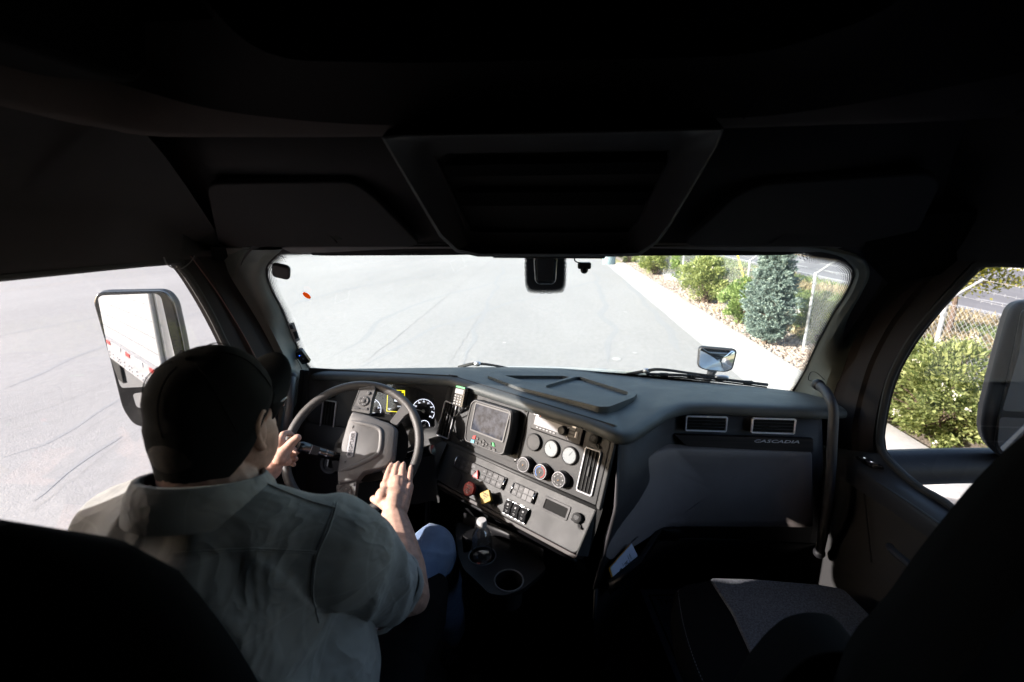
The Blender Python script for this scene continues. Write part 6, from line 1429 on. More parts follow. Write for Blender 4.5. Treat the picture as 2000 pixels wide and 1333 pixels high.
# spokes
def spoke(l, w0, w1, wr, name='spoke', mat=None, r=.004, bevel=.004):
    mb = MB(PW.M); mb.prism(roundpoly(wp(l, wr), r, 3), w0, w1); return mb.build(name, mat or M['pad'], sw, bevel=bevel, seg=3)
s1 = spoke([(735,235),(850,215),(862,240),(832,330),(815,440),(668,412),(700,330)], -.014, .017, .017)
s2 = spoke([(552,1000),(712,966),(700,1080),(683,1160),(640,1200),(560,1110)], -.014, .017, .017)
s3 = spoke([(975,500),(1075,365),(1062,330),(1100,330),(1165,430),(1140,425),(1095,450),(1025,535)], -.010, .012, .012)
s4 = spoke([(905,880),(1000,820),(1060,900),(1120,960),(1090,1010),(960,960)], -.010, .012, .012)
for s_, cc, l1, l2, sb in ((s1,(766,338),[(694,375),(735,395),(733,402),(690,400)],[(757,395),(800,390),(797,412),(752,405)],(808,277)), (s2,(627,1065),[(560,1010),(620,1000),(600,1012),(565,1040)],[(640,995),(695,985),(690,1010),(650,1005)],(655,1130))):
    c = PW.px(*zw(*cc), .018); T = PW.M @ Matrix.Translation((c[0],c[1],.017)); 
    mb = MB(T); mb.lathe((0,0), [(.0185,0),(.0185,.0022),(.0170,.0032),(.0080,.0026),(.0068,.0026),(.0062,.0052),(.003,.0062)], 34); mb.build('control_pad', M['btn'], s_)
    mb = MB(T); 
    for i in range(4): t = pi/4+i*pi/2; mb.tube([(.008*cos(t),.008*sin(t),.0030),(.0168*cos(t),.0168*sin(t),.0033)], .0005, 4)
    mb.build('pad_groove', M['void'], s_)
    mb = MB(T)
    for i in range(4): t = i*pi/2; mb.prism(rrT(.0125*cos(t),.0125*sin(t),.0026,.0020,.0005,1), .003,.0034)
    mb.build('pad_print', M['white'], s_)
    mb = MB(PW.M)
    for l in (l1,l2): mb.prism(roundpoly(wp(l,.018),.001,2), .0165, .0195)
    u, v = PW.px(*zw(*sb), .018); mb.lathe((u,v), [(.0062,.017),(.0062,.0195),(.0045,.0205)], 20); mb.build_each('spoke_button', M['btn'], s_, bevel=.0004)
    mb = MB(PW.M); l = [(672,408),(706,330),(740,248),(790,238),(848,236)] if s_ is s1 else [(560,1005),(566,1090),(600,1130)]
    mb.tube([(*p,.0172) for p in wp(l,.017)], .0006, 4); mb.build('panel_groove', M['void'], s_)
# hub behind the pad
mb = MB(PW.M); c = PW.px(*zw(840,690), 0); mb.lathe((c[0],c[1]), [(.115,-.005),(.110,-.03),(.070,-.06),(.060,-.14)], 36); mb.build('hub', M['void'], sw)
# column shroud + stalks (things of their own)
col = thing('steering_column', 'black steering column shroud behind the steering wheel', 'steering column', PW.P(0,0,-.15))
mb = MB(PW.M); mb.loft([[(x*1.0,y,w_) for x,y in rrT(0,-.01,.16-k*.0,.13,.04,6)] for w_, k in ((-.055,0),(-.20,0))], closed=True); mb.f.append(tuple(range(28))[::-1][:28]) ; mb.build('shroud', M['dark'], col, bevel=0, smooth=50)
zs = lambda x,y: (520+x/12.12, 840+y/12.12)
def stalk(name, lab, pts, wid, Ys, prints):
    t = thing(name, lab, 'stalk', onY(*pts[0], Ys[0]), 'stalks behind the steering wheel')
    P_ = [onY(x,y,Y) for (x,y),Y in zip(pts,Ys)]; P_ = resample(cr(P_,5), 16); ax = (P_[-1]-P_[0]).normalized(); 
    rows = []
    for i, p in enumerate(P_):
        f = i/15; hgt = wid[0]+(wid[1]-wid[0])*f; hgt *= (.75 if i == 0 else 1); nn = (CAM-p).normalized(); nn = (nn-ax*nn.dot(ax)).normalized(); vv = ax.cross(nn)
        rows.append([p+nn*(.011*cos(a))*(1 if i else .7)+vv*hgt*sin(a)*(1.0) for a in [2*pi*k/16 for k in range(16)]])
    mb = MB(); mb.loft(rows, closed=True); mb.f.append(tuple(range(16))[::-1]); mb.f.append(tuple(range(len(mb.v)-16,len(mb.v)))); o = mb.build('lever', M['gloss'], t, smooth=50)
    p = P_[6]; nn = (CAM-p).normalized(); nn = (nn-ax*nn.dot(ax)).normalized(); pl = Plane(p+nn*.0108, ax, nn.cross(ax))
    return t, pl, P_
t, pl, P_ = stalk('turn_signal_stalk', 'black stalk with white wiper and light symbols left of the wheel hub', [(583,872),(600,876),(625,883),(662,893)], (.0175,.0135), (1.20,1.22,1.25,1.29), None)
mb = MB(pl.M); mb.box((-.020,0,.0006),(.0016,.028,.003)); mb.build('collar', M['satin'], t)
mb = MB(pl.M); mb.lathe((-.036,.002), [(.0035,.0),(.0035,.0008)], 12); mb.box((-.029,.002,.0005),(.0025,.003,.001)); mb.lathe((.012,-.002), [(.003,.0),(.003,.0008)], 10)
for k in range(3): mb.box((.036,.008-k*.0075,.0004),(.006,.004,.0012)); mb.box((.0305,.008-k*.0075,.0004),(.0022,.0008,.0012))
mb.box((.000,.0,.0004),(.0012,.010,.001)); mb.build('symbol', M['white'], t)
mb = MB(pl.M); mb.prism(rrT(-.005,0,.026,.026,.003,3), -.002, .0015); mb.build('grip', M['dark'], t, bevel=.001)
t, pl, P_ = stalk('shift_stalk', 'black shift stalk with a gloss end right of the wheel rim', [(782,893),(800,890),(825,884),(846,878)], (.010,.0190), (1.40,1.38,1.36,1.34), None)
mb = MB(pl.M); mb.box((.026,.006,.0008),(.004,.003,.0012)); mb.box((.034,.007,.0008),(.004,.003,.0012)); mb.box((-.02,-.004,.0),(.006,.0012,.0012)); mb.lathe((-.032,.000),[(.003,0),(.003,.001)],12); mb.build('symbol', M['white'], t)
# ================================================================== DRIVER AND SEATS
def capsule(mb, a, b, r1, r2, n=14, sq=(1,1), ref=None):
    """closed tapered limb segment with round ends; sq squashes the section"""
    a, b = Vector(a), Vector(b); t = (b-a); L = t.length
    if L < 1e-5: mb.sphere(a, r1, 8); return
    t.normalize(); u = t.orthogonal().normalized() if ref is None else (Vector(ref)-t*t.dot(Vector(ref))).normalized(); w = t.cross(u)
    rows = []
    for k in range(5): an = pi/2*(k+.15)/5; rows.append((-cos(an)*r1, sin(an)*r1))
    for k in range(1, 6): f = k/6; rows.append((L*f, r1+(r2-r1)*f))
    for k in range(5): an = pi/2*(5-k-.15+.0)/5; rows.append((L+cos(an)*r2, sin(an)*r2))
    vs = []; fs = []
    for x, r in rows: vs += [a+t*x+u*(r*sq[0]*cos(2*pi*i/n))+w*(r*sq[1]*sin(2*pi*i/n)) for i in range(n)]
    for k in range(len(rows)-1):
        for i in range(n): j = (i+1)%n; fs.append((k*n+i,k*n+j,(k+1)*n+j,(k+1)*n+i))
    fs += [tuple(range(n))[::-1], tuple(range((len(rows)-1)*n, len(rows)*n))]
    mb.add(vs, fs)
def ell(mb, c, r, rot=None, n=12):
    T = Matrix.Translation(c)
    if rot is not None: T = T @ rot
    mb.sphere((0,0,0), r, n, T=T)
def chain(mb, pts, rad, **k):
    for i in range(len(pts)-1): capsule(mb, pts[i], pts[i+1], rad[i], rad[i+1], **k)
def blend(mb, name, mat, parent, vox, smooth_it=6, sf=.5):
    """fuse overlapping closed shapes into one continuous skin"""
    me = bpy.data.meshes.new(name); inv = parent_inv(parent); me.from_pydata([tuple(inv @ v) for v in mb.v], [], mb.f)
    o = bpy.data.objects.new(name, me); COL.objects.link(o); 
    bm = bmesh.new(); bm.from_mesh(me); bmesh.ops.recalc_face_normals(bm, faces=bm.faces); bm.to_mesh(me); bm.free()
    if parent is not None: o.parent = parent
    md = o.modifiers.new('r', 'REMESH'); md.mode = 'VOXEL'; md.voxel_size = vox; md.use_smooth_shade = True
    md = o.modifiers.new('s', 'SMOOTH'); md.iterations = smooth_it; md.factor = sf
    dg = bpy.context.evaluated_depsgraph_get(); ev = o.evaluated_get(dg); me2 = bpy.data.meshes.new_from_object(ev); o.modifiers.clear(); old = o.data; o.data = me2; bpy.data.meshes.remove(old); me2.name = name
    me2.materials.clear(); me2.materials.append(mat); me2.shade_smooth(); return o
RX = lambda a: Matrix.Rotation(radians(a),4,'X'); RY = lambda a: Matrix.Rotation(radians(a),4,'Y'); RZ = lambda a: Matrix.Rotation(radians(a),4,'Z')

man = thing('person', 'driver in black cap and grey plaid short sleeved shirt holding the steering wheel', 'person', (-.60,.55,1.95))
HC = Vector((-.583,.703,2.667))          # head centre
HR = RZ(-4) @ RX(-8)
def hp(x, y, z): return HC + (HR @ Vector((x,y,z)))
b = MB()
ell(b, hp(0,.005,.02), (.079,.100,.098), HR); ell(b, hp(0,-.02,-.03), (.072,.085,.07), HR); ell(b, hp(0,.045,-.045), (.060,.055,.075), HR)
ell(b, hp(0,.062,-.095), (.040,.032,.028), HR)                       # chin
ell(b, hp(.056,.026,-.055), (.024,.050,.055), HR); ell(b, hp(-.056,.026,-.055), (.024,.050,.055), HR)   # jaws
ell(b, hp(.038,.064,-.034), (.024,.024,.026), HR); ell(b, hp(-.038,.064,-.034), (.024,.024,.026), HR)  # cheeks
capsule(b, hp(0,.096,.010), hp(0,.116,-.032), .008, .014); ell(b, hp(.010,.108,-.034), (.008,.010,.008), HR); ell(b, hp(-.010,.108,-.034), (.008,.010,.008), HR)
capsule(b, hp(-.030,.094,.030), hp(.030,.094,.030), .010, .010); ell(b, hp(0,.093,-.066), (.024,.010,.007), HR); ell(b, hp(0,.090,-.076), (.020,.010,.006), HR)
for s_ in (-1, 1):   # ears
    ell(b, hp(.078*s_,.000,-.022), (.010,.019,.030), HR @ RY(-10*s_) @ RX(-12)); chain(b, [hp(.082*s_,.016,-.004), hp(.087*s_,.010,.012), hp(.091*s_,-.006,.014), hp(.092*s_,-.018,-.002), hp(.090*s_,-.017,-.022), hp(.086*s_,-.008,-.042), hp(.083*s_,.003,-.053)], [.0045,.0050,.0055,.0058,.0055,.0055,.0075])
# neck and trunk
NB = Vector((-.568,.647,2.540))
chain(b, [hp(0,-.025,-.05), hp(0,-.035,-.10), NB, NB+Vector((0,-.02,-.10))], [.066,.067,.078,.10])
ell(b, (-.59,.60,2.33), (.19,.12,.19)); ell(b, (-.585,.62,2.12), (.17,.15,.20)); ell(b, (-.585,.60,1.99), (.17,.14,.10))
SL, SR = Vector((-.730,.655,2.455)), Vector((-.378,.660,2.442))
capsule(b, SL, (-.6,.63,2.44), .055, .08); capsule(b, SR, (-.6,.63,2.44), .055, .08)
ER = onY(800,1165,.885); WR = onY(769,1012,1.085)
EL = Vector((-.945,.93,2.235)); WL = onY(527,918,1.165)
capsule(b, SR, ER, .056, .048); capsule(b, SL, EL, .056, .046)
chain(b, [ER, ER.lerp(WR,.30), ER.lerp(WR,.7), WR], [.048,.054,.046,.037]); chain(b, [EL, EL.lerp(WL,.30), EL.lerp(WL,.7), WL], [.046,.050,.041,.033])
# right hand, laid over the rim with nearly straight fingers
zh = lambda x, y: (640+x/6.667, 820+y/6.667)
def hand(b, W_, mcp, fingers, thumb, back, rb=.0115):
    M_ = [Vector(p) for p in mcp]
    for p, r in zip(M_, (.0140,.0145,.0140,.0130)): capsule(b, W_.lerp(p,.10)+(p-M_[1])*.40, p, .0190, r+.0010)
    capsule(b, W_, (M_[1]+M_[2])/2, .029, .020, sq=(1,1)); ell(b, W_.lerp((M_[1]+M_[2])/2,.5), (.033,.030,.026))
    for f, r0 in zip(fingers, (.0100,.0104,.0100,.0090)): chain(b, [Vector(p) for p in f], [r0*1.12, r0*1.05, r0*.95, r0*.78])
    T_ = [Vector(p) for p in thumb]; chain(b, T_, [.022,.0175,.0135,.0115]); 
m_px = [(752,948),(768,941),(784,942),(799,951)]; pip = [(757,928),(772,922),(786,922.5),(800,932)]; dip = [(761,916),(775,911),(787,911.5),(802,920)]; tip = [(764.5,908.5),(777.5,906),(788.5,907.5),(803,913)]
mR = [onY(x,y,Y) for (x,y),Y in zip(m_px,(1.180,1.186,1.184,1.178))]
fR = []
for i in range(4): fR.append([mR[i], onY(*pip[i],(1.212,1.222,1.220,1.208)[i]), onY(*dip[i],(1.238,1.250,1.248,1.232)[i]), onY(*tip[i],(1.258,1.270,1.266,1.248)[i])])
thR = [onY(757,985,1.115), onY(746,980,1.130), onY(736,977,1.145), onY(730,975,1.158)]
ell(b, onY(748,968,1.135), (.022,.03,.022)); hand(b, onY(769,994,1.100), mR, fR, thR, None)
# left hand, gripping the rim: thumb on the near side, fingers wrapped behind
mL_px = [(548,862),(541,876),(537,889),(538,900)]
mL = [onY(x,y,Y) for (x,y),Y in zip(mL_px,(1.215,1.205,1.195,1.185))]
fL = [[mL[0], onY(553,849,1.235), onY(563,846,1.262), onY(573,852,1.272)],
      [mL[1], onY(545,868,1.245), onY(560,866,1.280), onY(580,884,1.262)],
      [mL[2], onY(545,885,1.240), onY(562,884,1.270), onY(578,897,1.250)],
      [mL[3], onY(548,900,1.225), onY(562,900,1.250), onY(574,908,1.238)]]
thL = [onY(548,893,1.160), onY(560,878,1.178), onY(571,864,1.190), onY(581,855.5,1.198)]
hand(b, onY(533,912,1.165), mL, fL, thL, None)
ell(b, onY(553,893,1.178), (.020,.020,.024)); capsule(b, onY(550,885,1.18), onY(560,902,1.18), .016, .014)
# hidden legs keep the body one piece
HRr, HLl = Vector((-.50,.62,1.97)), Vector((-.68,.62,1.97)); KR, KL = Vector((-.335,1.135,2.060)), Vector((-.80,1.13,2.06)); AR, AL = Vector((-.36,1.42,1.42)), Vector((-.78,1.40,1.42))
chain(b, [HRr, KR, AR], [.075,.052,.035]); chain(b, [HLl, KL, AL], [.075,.052,.035])
body = blend(b, 'body', M['skin'], man, .0030, 4, .5)
# finger nails
nb = MB()
for f, d in ((fR[0],0),(fR[1],0),(fR[2],0),(fR[3],0)):
    t = (f[3]-f[2]).normalized(); nn = (CAM+Vector((0,0,.3))-f[3]).normalized(); nn = (nn-t*nn.dot(t)).normalized(); pl = Plane(f[3]+nn*.0068-t*.001, t, nn.cross(t)); q = MB(pl.M); q.sphere((0,0,0), (.0052,.0042,.0012), 7); nb.v += q.v[:]; nb.f += [tuple(i+len(nb.v)-len(q.v) for i in ff) for ff in q.f]
f = thL; t = (f[3]-f[2]).normalized(); nn = (CAM-f[3]).normalized(); nn = (nn-t*nn.dot(t)).normalized(); pl = Plane(f[3]+nn*.0085, t, nn.cross(t)); q = MB(pl.M); q.sphere((0,0,0), (.0072,.0056,.0014), 7); nb.v += q.v[:]; nb.f += [tuple(i+len(nb.v)-len(q.v) for i in ff) for ff in q.f]
nb.build('fingernails', M['nail'], man, smooth=180)
# hair under the cap
h = MB(); ell(h, hp(0,-.012,-.000), (.0805,.084,.078), HR); ell(h, hp(0,-.024,-.032), (.0765,.088,.073), HR); ell(h, hp(0,-.044,-.082), (.064,.055,.046), HR); ell(h, hp(.066,-.02,-.015), (.016,.026,.030), HR); blend(h, 'hair', M['hair'], man, .005, 4)
# cap: crown, sweat band edge, brim
CR = HR @ RX(25)
def cp_(x, y, z): return HC+Vector((0,-.010,.022)) + (CR @ Vector((x,y,z)))
mb = MB(); rows = []
for k in range(0, 15):
    a = pi/2*k/14; sr = cos(a)**.62 if k < 14 else 0.02; z = -.028+.124*sin(a)**.92
    rr_ = []
    for i in range(48):
        th = 2*pi*i/48; fx = .0935*sr; fy_ = .104*sr; bul = 1+.012*cos(6*th)*(1 if k > 1 else 0); rr_.append(cp_(fx*cos(th)*bul, fy_*sin(th)*bul+(.004 if k else 0)-(.026*max(0,-sin(th))*(1-k/4) if k < 4 else 0), z+(.006*sin(th) if k < 6 else 0)+(.018*max(0,sin(th)+.35)*(1-k/3) if k < 3 else 0)-(.060*max(0,-sin(th)-.05)**.8 if k < 1 else 0)-(.034*max(0,-sin(th)-.05)**.8 if k == 1 else 0)-(.014*max(0,-sin(th)-.05)**.8 if k == 2 else 0)))
    rows.append(rr_)
mb.loft([[p.lerp(HC,.08) for p in rows[0]]]+rows, closed=True); crown = mb.build('cap_crown', M['cap'], man, smooth=180)
mb = MB(); mb.sphere(cp_(0,.003,.098), (.007,.007,.004), 7); 
for k in range(6):
    pts = []
    for j in range(1, 14):
        a = pi/2*j/14; sr = cos(a)**.62*1.004; th = pi/6+k*pi/3; pts.append(cp_(.0935*sr*cos(th), .104*sr*sin(th)+.004, -.028+.127*sin(a)**.92))
    mb.tube(pts, .0010, 5)
mb.build('cap_seam', M['cap'], crown, smooth=180)
mb = MB(); rows = []
for j in range(9):
    f_ = j/8; r_ = []
    for i in range(25):
        th = radians(18+144*i/24); x = .0905*cos(th)*(1+.0*f_); y = .100*sin(th)+f_*.088*sin((th-radians(18))/radians(144)*pi)**.55; z = -.018+.008*sin(th)-.036*(x/.09)**2*f_*.9-.004*f_; r_.append(cp_(x*(1-.10*f_**2), y, z))
    rows.append(r_)
mb.loft(rows); mb.build('cap_brim', M['cap'], man, smooth=180, thick=.0035)
mb = MB(); mb.loft([[p+Vector((0,0,-.0040)) for p in r_] for r_ in rows[1:8]]); mb.build('brim_underside', pm('olive_brim_lining', (.10,.095,.07), .8), man, smooth=180)
# sunglasses
mb = MB()
for s_ in (-1, 1): mb.tube(cr([hp(.078*s_,-.012,.010), hp(.082*s_,.04,.014), hp(.075*s_,.082,.016), hp(.058*s_,.100,.012)],5), .0028, 6); ell(mb, hp(.036*s_,.103,.006), (.028,.009,.019), HR @ RZ(-14*s_))
mb.build('sunglasses', M['gloss'], man, smooth=60)

# shirt: fused trunk, yoke, sleeves, then cloth folds
s = MB()
ell(s, (-.562,.578,2.375), (.200,.145,.160)); ell(s, (-.565,.58,2.18), (.205,.185,.215)); ell(s, (-.585,.60,2.00), (.215,.195,.14)); ell(s, (-.475,.56,2.16), (.12,.16,.22)); ell(s, (-.430,.63,2.15), (.115,.14,.19)); ell(s, (-.435,.65,2.00), (.100,.15,.15)); ell(s, (-.66,.56,2.16), (.12,.16,.22))
capsule(s, SL+Vector((-.015,-.01,.0)), NB+Vector((-.03,-.035,-.035)), .080, .083); capsule(s, SR+Vector((.02,-.01,.0)), NB+Vector((.03,-.035,-.035)), .082, .083)
capsule(s, (-.68,.575,2.432), (-.46,.575,2.428), .082, .082)
def slv(S_, E_, f1, r0, r1):
    e = S_.lerp(E_, f1); capsule(s, S_+Vector((0,0,.005)), e, r0, r1); return e
eR = slv(SR, ER, .66, .082, .075); eL = slv(SL, EL, .66, .083, .074)
shirt = blend(s, 'shirt', M['shirt'], man, .0065, 10, .6)
# trim cloth at sleeve openings: cut by removing the round cap past the hem, and fold the cloth
bm = bmesh.new(); bm.from_mesh(shirt.data); off = Vector(man.location)
for S_, E_, f1 in ((SR,ER,.71),(SL,EL,.71)):
    d = (E_-S_).normalized(); c = S_+ (E_-S_)*f1; 
    kill = [v for v in bm.verts if ((v.co+off)-c).dot(d) > 0 and ((v.co+off)-c).length < .14]
    bmesh.ops.delete(bm, geom=kill, context='VERTS')
c = NB+Vector((0,.012,.012)); dn = Vector((0,.42,1)).normalized()
kill = [v for v in bm.verts if ((v.co+off)-c).dot(dn) > -.012 and hypot((v.co+off-c).x, (v.co+off-c).y) < .085]
bmesh.ops.delete(bm, geom=kill, context='VERTS')
bm.normal_update()
for v in bm.verts:
    p = v.co+off; q = Vector((p.x*3.2, p.y*3.2, p.z*1.6)); n1 = noise.noise(q*2.3+Vector((noise.noise(p*3)*1.3,0,0))); n2 = noise.noise(Vector((p.x*20,p.y*14,p.z*8)))
    fold = (1-abs(n1))**2.5; arm = max(0, 1-abs((p-SR).length-.05)/.12); near = max(0, 1-(p-SR.lerp(ER,.35)).length/.13)
    r1 = abs(noise.noise(Vector((p.x*9+p.z*5,p.y*9,p.z*11-p.x*7)))) ; v.co += v.normal*(.018*(fold-.45)+.0040*n2+.030*near*((1-r1)**3-.35))
bm.to_mesh(shirt.data); bm.free(); md = shirt.modifiers.new('s','SOLIDIFY'); md.thickness = .0022; md.offset = 1
# collar band and fallen collar
def neck_ring(r, dz, dy=0, n=40): return [NB+Vector((r*1.02*cos(2*pi*i/n), r*1.0*sin(2*pi*i/n)-.006+dy, dz+.012-.030*sin(2*pi*i/n)*1.0+.0*cos(2*pi*i/n))) for i in range(n)]
mb = MB(); k0 = neck_ring(.091,-.012,-.006); k1 = neck_ring(.086,.022,-.006); k2 = neck_ring(.084,.036,-.005); k3 = neck_ring(.089,.038,-.008); k4 = neck_ring(.100,.018,-.010); k5 = neck_ring(.108,-.020,-.012)
mb.loft([k0,k1,k2,k3,k4,k5], closed=True); mb.build('collar', M['shirt'], man, smooth=180, thick=.0022)
stt = pm('pale_stitching', (.20,.205,.20), .9)
dgs = bpy.context.evaluated_depsgraph_get()
from mathutils.bvhtree import BVHTree
bv = BVHTree.FromPolygons([tuple(v.co+off) for v in shirt.data.vertices], [tuple(p.vertices) for p in shirt.data.polygons])
def draped(pxs, n=26, r=.0013, name='seam', lift=.0032):
    P_ = []
    for p in resample(cr([(x,y,0) for x,y in pxs],5), n):
        hit = bv.ray_cast(CAM, ray(p.x,p.y).normalized())
        if hit[0] is not None: P_.append(hit[0]+hit[1]*lift*(1 if hit[1].dot(CAM-hit[0]) > 0 else -1))
    if len(P_) > 3: mb = MB(); mb.tube(P_, r, 5); mb.build(name, M['shirt'], shirt, smooth=180)
za = lambda x,y: (100+x/1.981, 660+y/1.981)
draped([za(1105,640),za(1075,740),za(1035,830),za(1020,900),za(1015,1000),za(1030,1100)]); draped([za(1095,640),za(1065,738),za(1026,828),za(1011,900),za(1006,1000)], r=.0008)
draped([za(470,838),za(700,815),za(900,822),za(1030,828)]); draped([za(470,846),za(700,823),za(900,830),za(1030,836)], r=.0008)
draped([za(810,560),za(900,600),za(1010,640),za(1100,665)]); draped([za(380,700),za(420,660),za(560,640)], r=.0008)
# sleeve hems
for S_, E_, f1, r_ in ((SR,ER,.71,.0775),(SL,EL,.71,.0755)):
    d = (E_-S_).normalized(); c = S_+(E_-S_)*f1; u = d.orthogonal().normalized(); w = d.cross(u); P_ = []
    for i in range(40):
        a = 2*pi*i/40; q = c-d*.006; h_ = bv.ray_cast(q+(u*cos(a)+w*sin(a))*.16, -(u*cos(a)+w*sin(a))); P_.append(h_[0]+ (u*cos(a)+w*sin(a))*.001 if h_[0] is not None and h_[3] < .14 else q+(u*cos(a)+w*sin(a))*r_)
    P_ = [ (P_[i-1]+P_[i]+P_[(i+1)%40])/3 for i in range(40)]
    mb = MB(); mb.loft([[p-d*.020+ (p-c).normalized()*.001 for p in P_],[p+(p-c).normalized()*.0025 for p in P_],[p+d*.008+(p-c).normalized()*.001 for p in P_],[p+d*.006-(p-c).normalized()*.006 for p in P_]], closed=True); mb.build('sleeve_hem', M['shirt'], man, smooth=180, thick=.0015)
# jeans
j = MB(); chain(j, [HRr, HRr.lerp(KR,.5), KR, KR.lerp(AR,.5), AR+Vector((0,0,.05))], [.105,.088,.068,.062,.055]); chain(j, [HLl, HLl.lerp(KL,.5), KL, KL.lerp(AL,.5), AL+Vector((0,0,.05))], [.105,.088,.068,.062,.055])
ell(j, (-.585,.58,1.96), (.19,.15,.10)); jn = blend(j, 'jeans', M['jeans'], man, .006, 6)
bm = bmesh.new(); bm.from_mesh(jn.data); bm.normal_update()
for v in bm.verts: p = v.co; v.co += v.normal*(.004*noise.noise(Vector((p.x*14,p.y*18,p.z*10)))+.005*(1-abs(noise.noise(Vector((p.x*8,p.y*10,p.z*12)))))**5)
bm.to_mesh(jn.data); bm.free()
mb = MB()
for A_ in (AR, AL): capsule(mb, A_+Vector((0,-.02,-.07)), A_+Vector((0,.15,-.085)), .045, .042, sq=(1,1)); 
mb.build_each('shoe', M['rubber'], man, smooth=180)

# seats
def seatback(T, w, h, t, top=.06):
    mb = MB(T); rows = []
    for k in range(21):
        f = k/20; z = h*f; ww = w*(1 if f < .55 else 1-.30*((f-.55)/.45)**2); tt = t*(1-.35*f)
        if f > .9: ww *= sqrt(max(.02,1-((f-.9)/.1)**2*.85)); tt *= sqrt(max(.02,1-((f-.9)/.1)**2*.9))
        r_ = []
        for i in range(28):
            a = 2*pi*i/28; cx_ = abs(cos(a))**.55*(1 if cos(a) > 0 else -1); sy_ = abs(sin(a))**.6*(1 if sin(a) > 0 else -1); r_.append((ww*cx_, tt*sy_, z))
        rows.append(r_)
    mb.loft(rows, closed=True); mb.f.append(tuple(range(28))[::-1]); mb.f.append(tuple(range(20*28,21*28))); return mb
ds = thing('driver_seat', 'black driver seat with a high rounded backrest close to the camera', 'seat', (-.62,.55,1.3))
mb = seatback(Matrix.Translation((-.665,.470,1.92)) @ RX(7), .315, .768, .062); mb.build('backrest', M['seat'], ds, smooth=60)
mb = MB(Matrix.Translation((-.60,.80,1.84))); mb.prism(rr(-.28,-.33,.28,.36,.10,6), -.07, .075); mb.build('cushion', M['seat'], ds, bevel=.05, seg=4, smooth=60)
mb = MB(Matrix.Translation((-.60,.80,1.90))); 
capsule(mb, (-.325,.60,1.935), (-.29,1.14,1.955), .060, .045, sq=(1,1)); mb.v = [v-Vector((-.60,.80,1.90))+Vector((0,0,0)) if False else v for v in mb.v]
mb2 = MB(); mb3 = MB(); chain(mb3, [onY(846,1150,1.02), onY(822,1210,.90), onY(765,1300,.77), (-.31,.60,2.03), (-.33,.42,2.0)], [.042,.062,.075,.080,.07]); mb3.build('side_bolster', M['seat'], ds, smooth=180); capsule(mb2, (-.875,.62,1.935), (-.875,1.10,1.955), .055, .045); mb2.build('side_bolster', M['seat'], ds, smooth=180)
mb = MB(); mb.box((-.60,.80,1.55),(.42,.5,.5)); mb.build('pedestal', M['dark'], ds, bevel=.03)
ps = thing('passenger_seat', 'passenger seat with a light grey cloth cushion and black bolsters', 'seat', (.66,.55,1.3))
cz = 1.965
cq = [onZ(x,y,cz) for x,y in ((1312,1165),(1325,1140),(1390,1128),(1480,1131),(1600,1141),(1655,1150),(1710,1200),(1760,1260),(1790,1330),(1800,1500),(1480,1500),(1400,1400),(1350,1300),(1322,1230))]
co = roundpoly([(p.x,p.y) for p in cq], .03, 4); cc0 = Vector((sum(p[0] for p in co)/len(co), sum(p[1] for p in co)/len(co), 0))
mb = MB(); rows = []
for z_, k in ((cz-.13,.02),(cz-.10,.004),(cz-.05,0),(cz-.015,.002),(cz-.003,.010),(cz,.022)): rows.append([(x,y,z_) for x,y in inset(co,k)])
mb.loft(rows, closed=True); n = len(co); mb.f.append(tuple(range(len(mb.v)-n,len(mb.v)))); mb.build('cushion', M['seat'], ps, smooth=60)
gi = [onZ(x,y,cz+.0015) for x,y in ((1385,1131),(1480,1134),(1600,1144),(1648,1153),(1700,1205),(1730,1260),(1770,1420),(1560,1420),(1490,1330),(1455,1255),(1430,1200))]
gq = roundpoly([(p.x,p.y) for p in gi], .015, 4); mb = MB(); mb.prism(gq, cz-.004, cz+.007); mb.build('grey_insert', M['seatg'], ps, bevel=.006, seg=3, label='light grey woven insert of the seat cushion')
mb = MB(); st_ = [onZ(x,y,cz+.001) for x,y in ((1318,1150),(1328,1215),(1350,1290),(1385,1370),(1420,1430))]
P_ = resample(cr(st_,5), 90)
for i in range(0,89,2): mb.tube([P_[i]+Vector((.008,0,-.001)), P_[i+1]+Vector((.008,0,-.001))], .0009, 4)
mb.build('stitching', M['grey'], ps)
T_ = Matrix.Translation((.655,.40,1.92)) @ RX(9); 
sb_ = [(2400,700),(2120,790),(2000,893),(1935,960),(1870,1040),(1815,1110),(1760,1190),(1722,1233),(1692,1262),(1668,1300),(1600,1480),(2400,1480)]
PS = Plane(onY(1900,1150,.46), (1,0,0), (0,.12,1)); so_ = roundpoly([PS.px(x,y,-.10) for x,y in sb_], .02, 4); mb = MB(PS.M); rows = []
for w_, k in ((-.13,.02),(-.11,.004),(-.10,0),(-.06,.014),(-.03,.04),(-.01,.08)): rows.append([(x,y,w_) for x,y in inset(so_,k)])
mb.loft(rows, closed=True); mb.f.append(tuple(range(len(mb.v)-len(so_),len(mb.v)))); mb.build('backrest', M['seat'], ps, smooth=60)
mb = MB(); ao = [(1380,1420),(1440,1333),(1462,1290),(1500,1243),(1535,1214),(1570,1204),(1600,1203),(1630,1208),(1655,1232),(1680,1285),(1705,1340),(1720,1420)]
PA = Plane(onY(1580,1280,.60), (1,0,0), (0,.05,1)); ao_ = roundpoly([PA.px(x,y,-.05) for x,y in ao], .015, 4); mb = MB(PA.M); mb.prism(ao_, -.06, .02)
for w_ in (): pass
mb.v = mb.v; mb.build('armrest', M['seat'], ps, bevel=.02, seg=4)
mb = MB(); a = onZ(1345,1250,1.84); mb.box(a+Vector((.03,-.03,0)), (.06,.16,.10)); mb.box(a+Vector((.06,-.18,-.06)),(.07,.12,.12)); mb.build('adjuster', M['dark'], ps, bevel=.015)
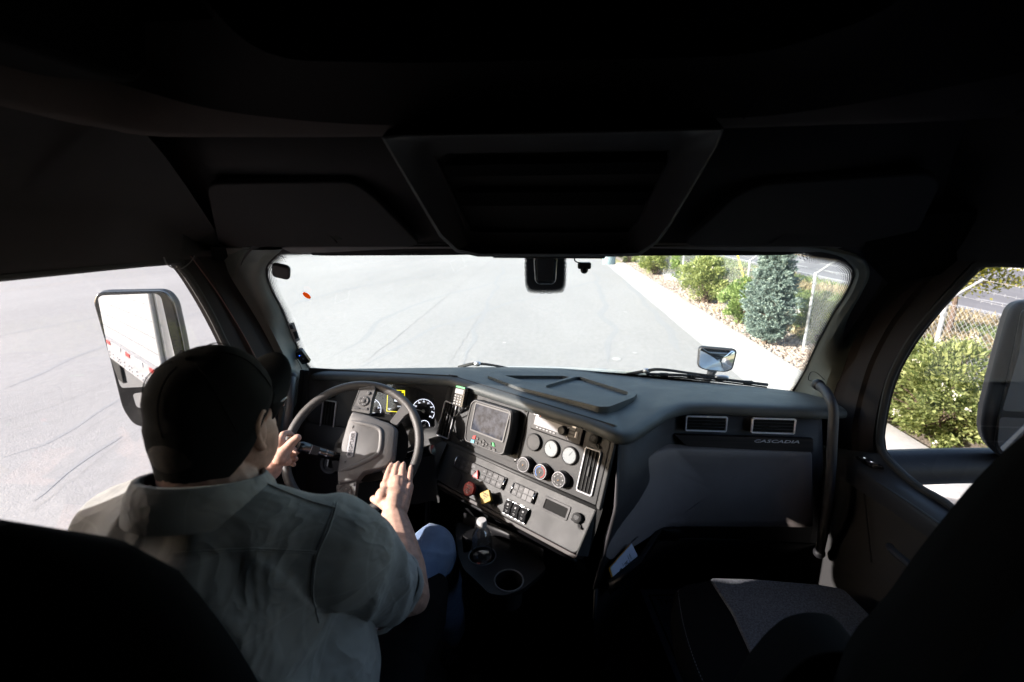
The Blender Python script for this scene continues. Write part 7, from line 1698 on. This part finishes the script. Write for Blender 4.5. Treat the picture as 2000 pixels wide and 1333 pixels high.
mb = MB(); mb.box((.68,.90,1.57),(.36,.5,.5)); mb.build('pedestal', M['dark'], ps, bevel=.03)

# pedals, shift column rod, paper mat on the floor
pdl = thing('accelerator_pedal', 'black ribbed pedal on the floor beyond the driver knee', 'pedal', (-.36,1.62,1.4))
mb = MB(Matrix.Translation((-.40,1.72,1.62)) @ RX(-50)); mb.prism(rrT(0,0,.075,.16,.012,3), 0, .012); 
for k in range(6): mb.box((0,-.055+k*.022,.014),(.066,.008,.006))
mb.build('pedal_plate', M['rubber'], pdl, bevel=.002); mb = MB(); mb.tube([(-.40,1.74,1.64),(-.40,1.85,1.85)], .010, 8); mb.build('pedal_arm', M['steel'], pdl)
mb = MB(); a, b_ = onY(834,965,1.62), onY(832,1030,1.58); mb.tube([a+(a-b_)*.5, b_+(b_-a)*.3], .006, 8); mb.tube([a+Vector((.012,0,0)), b_+Vector((.012,0,0))], .003, 6); o = mb.build('column_strut', M['steel']); tag(o, 'thin steel rod under the dashboard right of the steering wheel', 'rod')
fm = thing('paper_floor_mat', 'blue white paper floor mat with a black border and THANK lettering on the passenger floor', 'floor mat', (.62,1.6,1.286))
zf = 1.286
fq = [onZ(x,y,zf) for x,y in ((1250,1152),(1420,1146),(1480,1340),(1328,1345))]
h_ = (fq[1]-fq[0]).normalized(); up_ = (fq[0]-fq[3]); up_ = (up_-h_*up_.dot(h_)).normalized(); pf = Plane(fq[0], h_, up_)
wM = (fq[1]-fq[0]).length; lM = (fq[0]-fq[3]).length
mb = MB(pf.M); mb.prism([(0,0),(wM,0),(wM,-lM),(0,-lM)], -.001, .0005); mb.build('paper_sheet', M['mat'], fm, smooth=0)
mb = MB(pf.M); mb.prism(rr(.028,-lM+.03,wM-.03,-.035,.001,1), .0005, .0009, hole=rr(.036,-lM+.038,wM-.038,-.043,.001,1)); mb.text('THANK YOU', .050, (.060,-.080), w=.0007, ext=.0002, align='LEFT')
for k in range(14): mb.box((.045+k*.016,-lM/2-.04,.0007),(.0008,lM-.22,.0003)); mb.box((.045+.104,-.14-k*.022,.0007),(.21,.0008,.0003))
mb.build('print', M['ink'], fm, smooth=0)
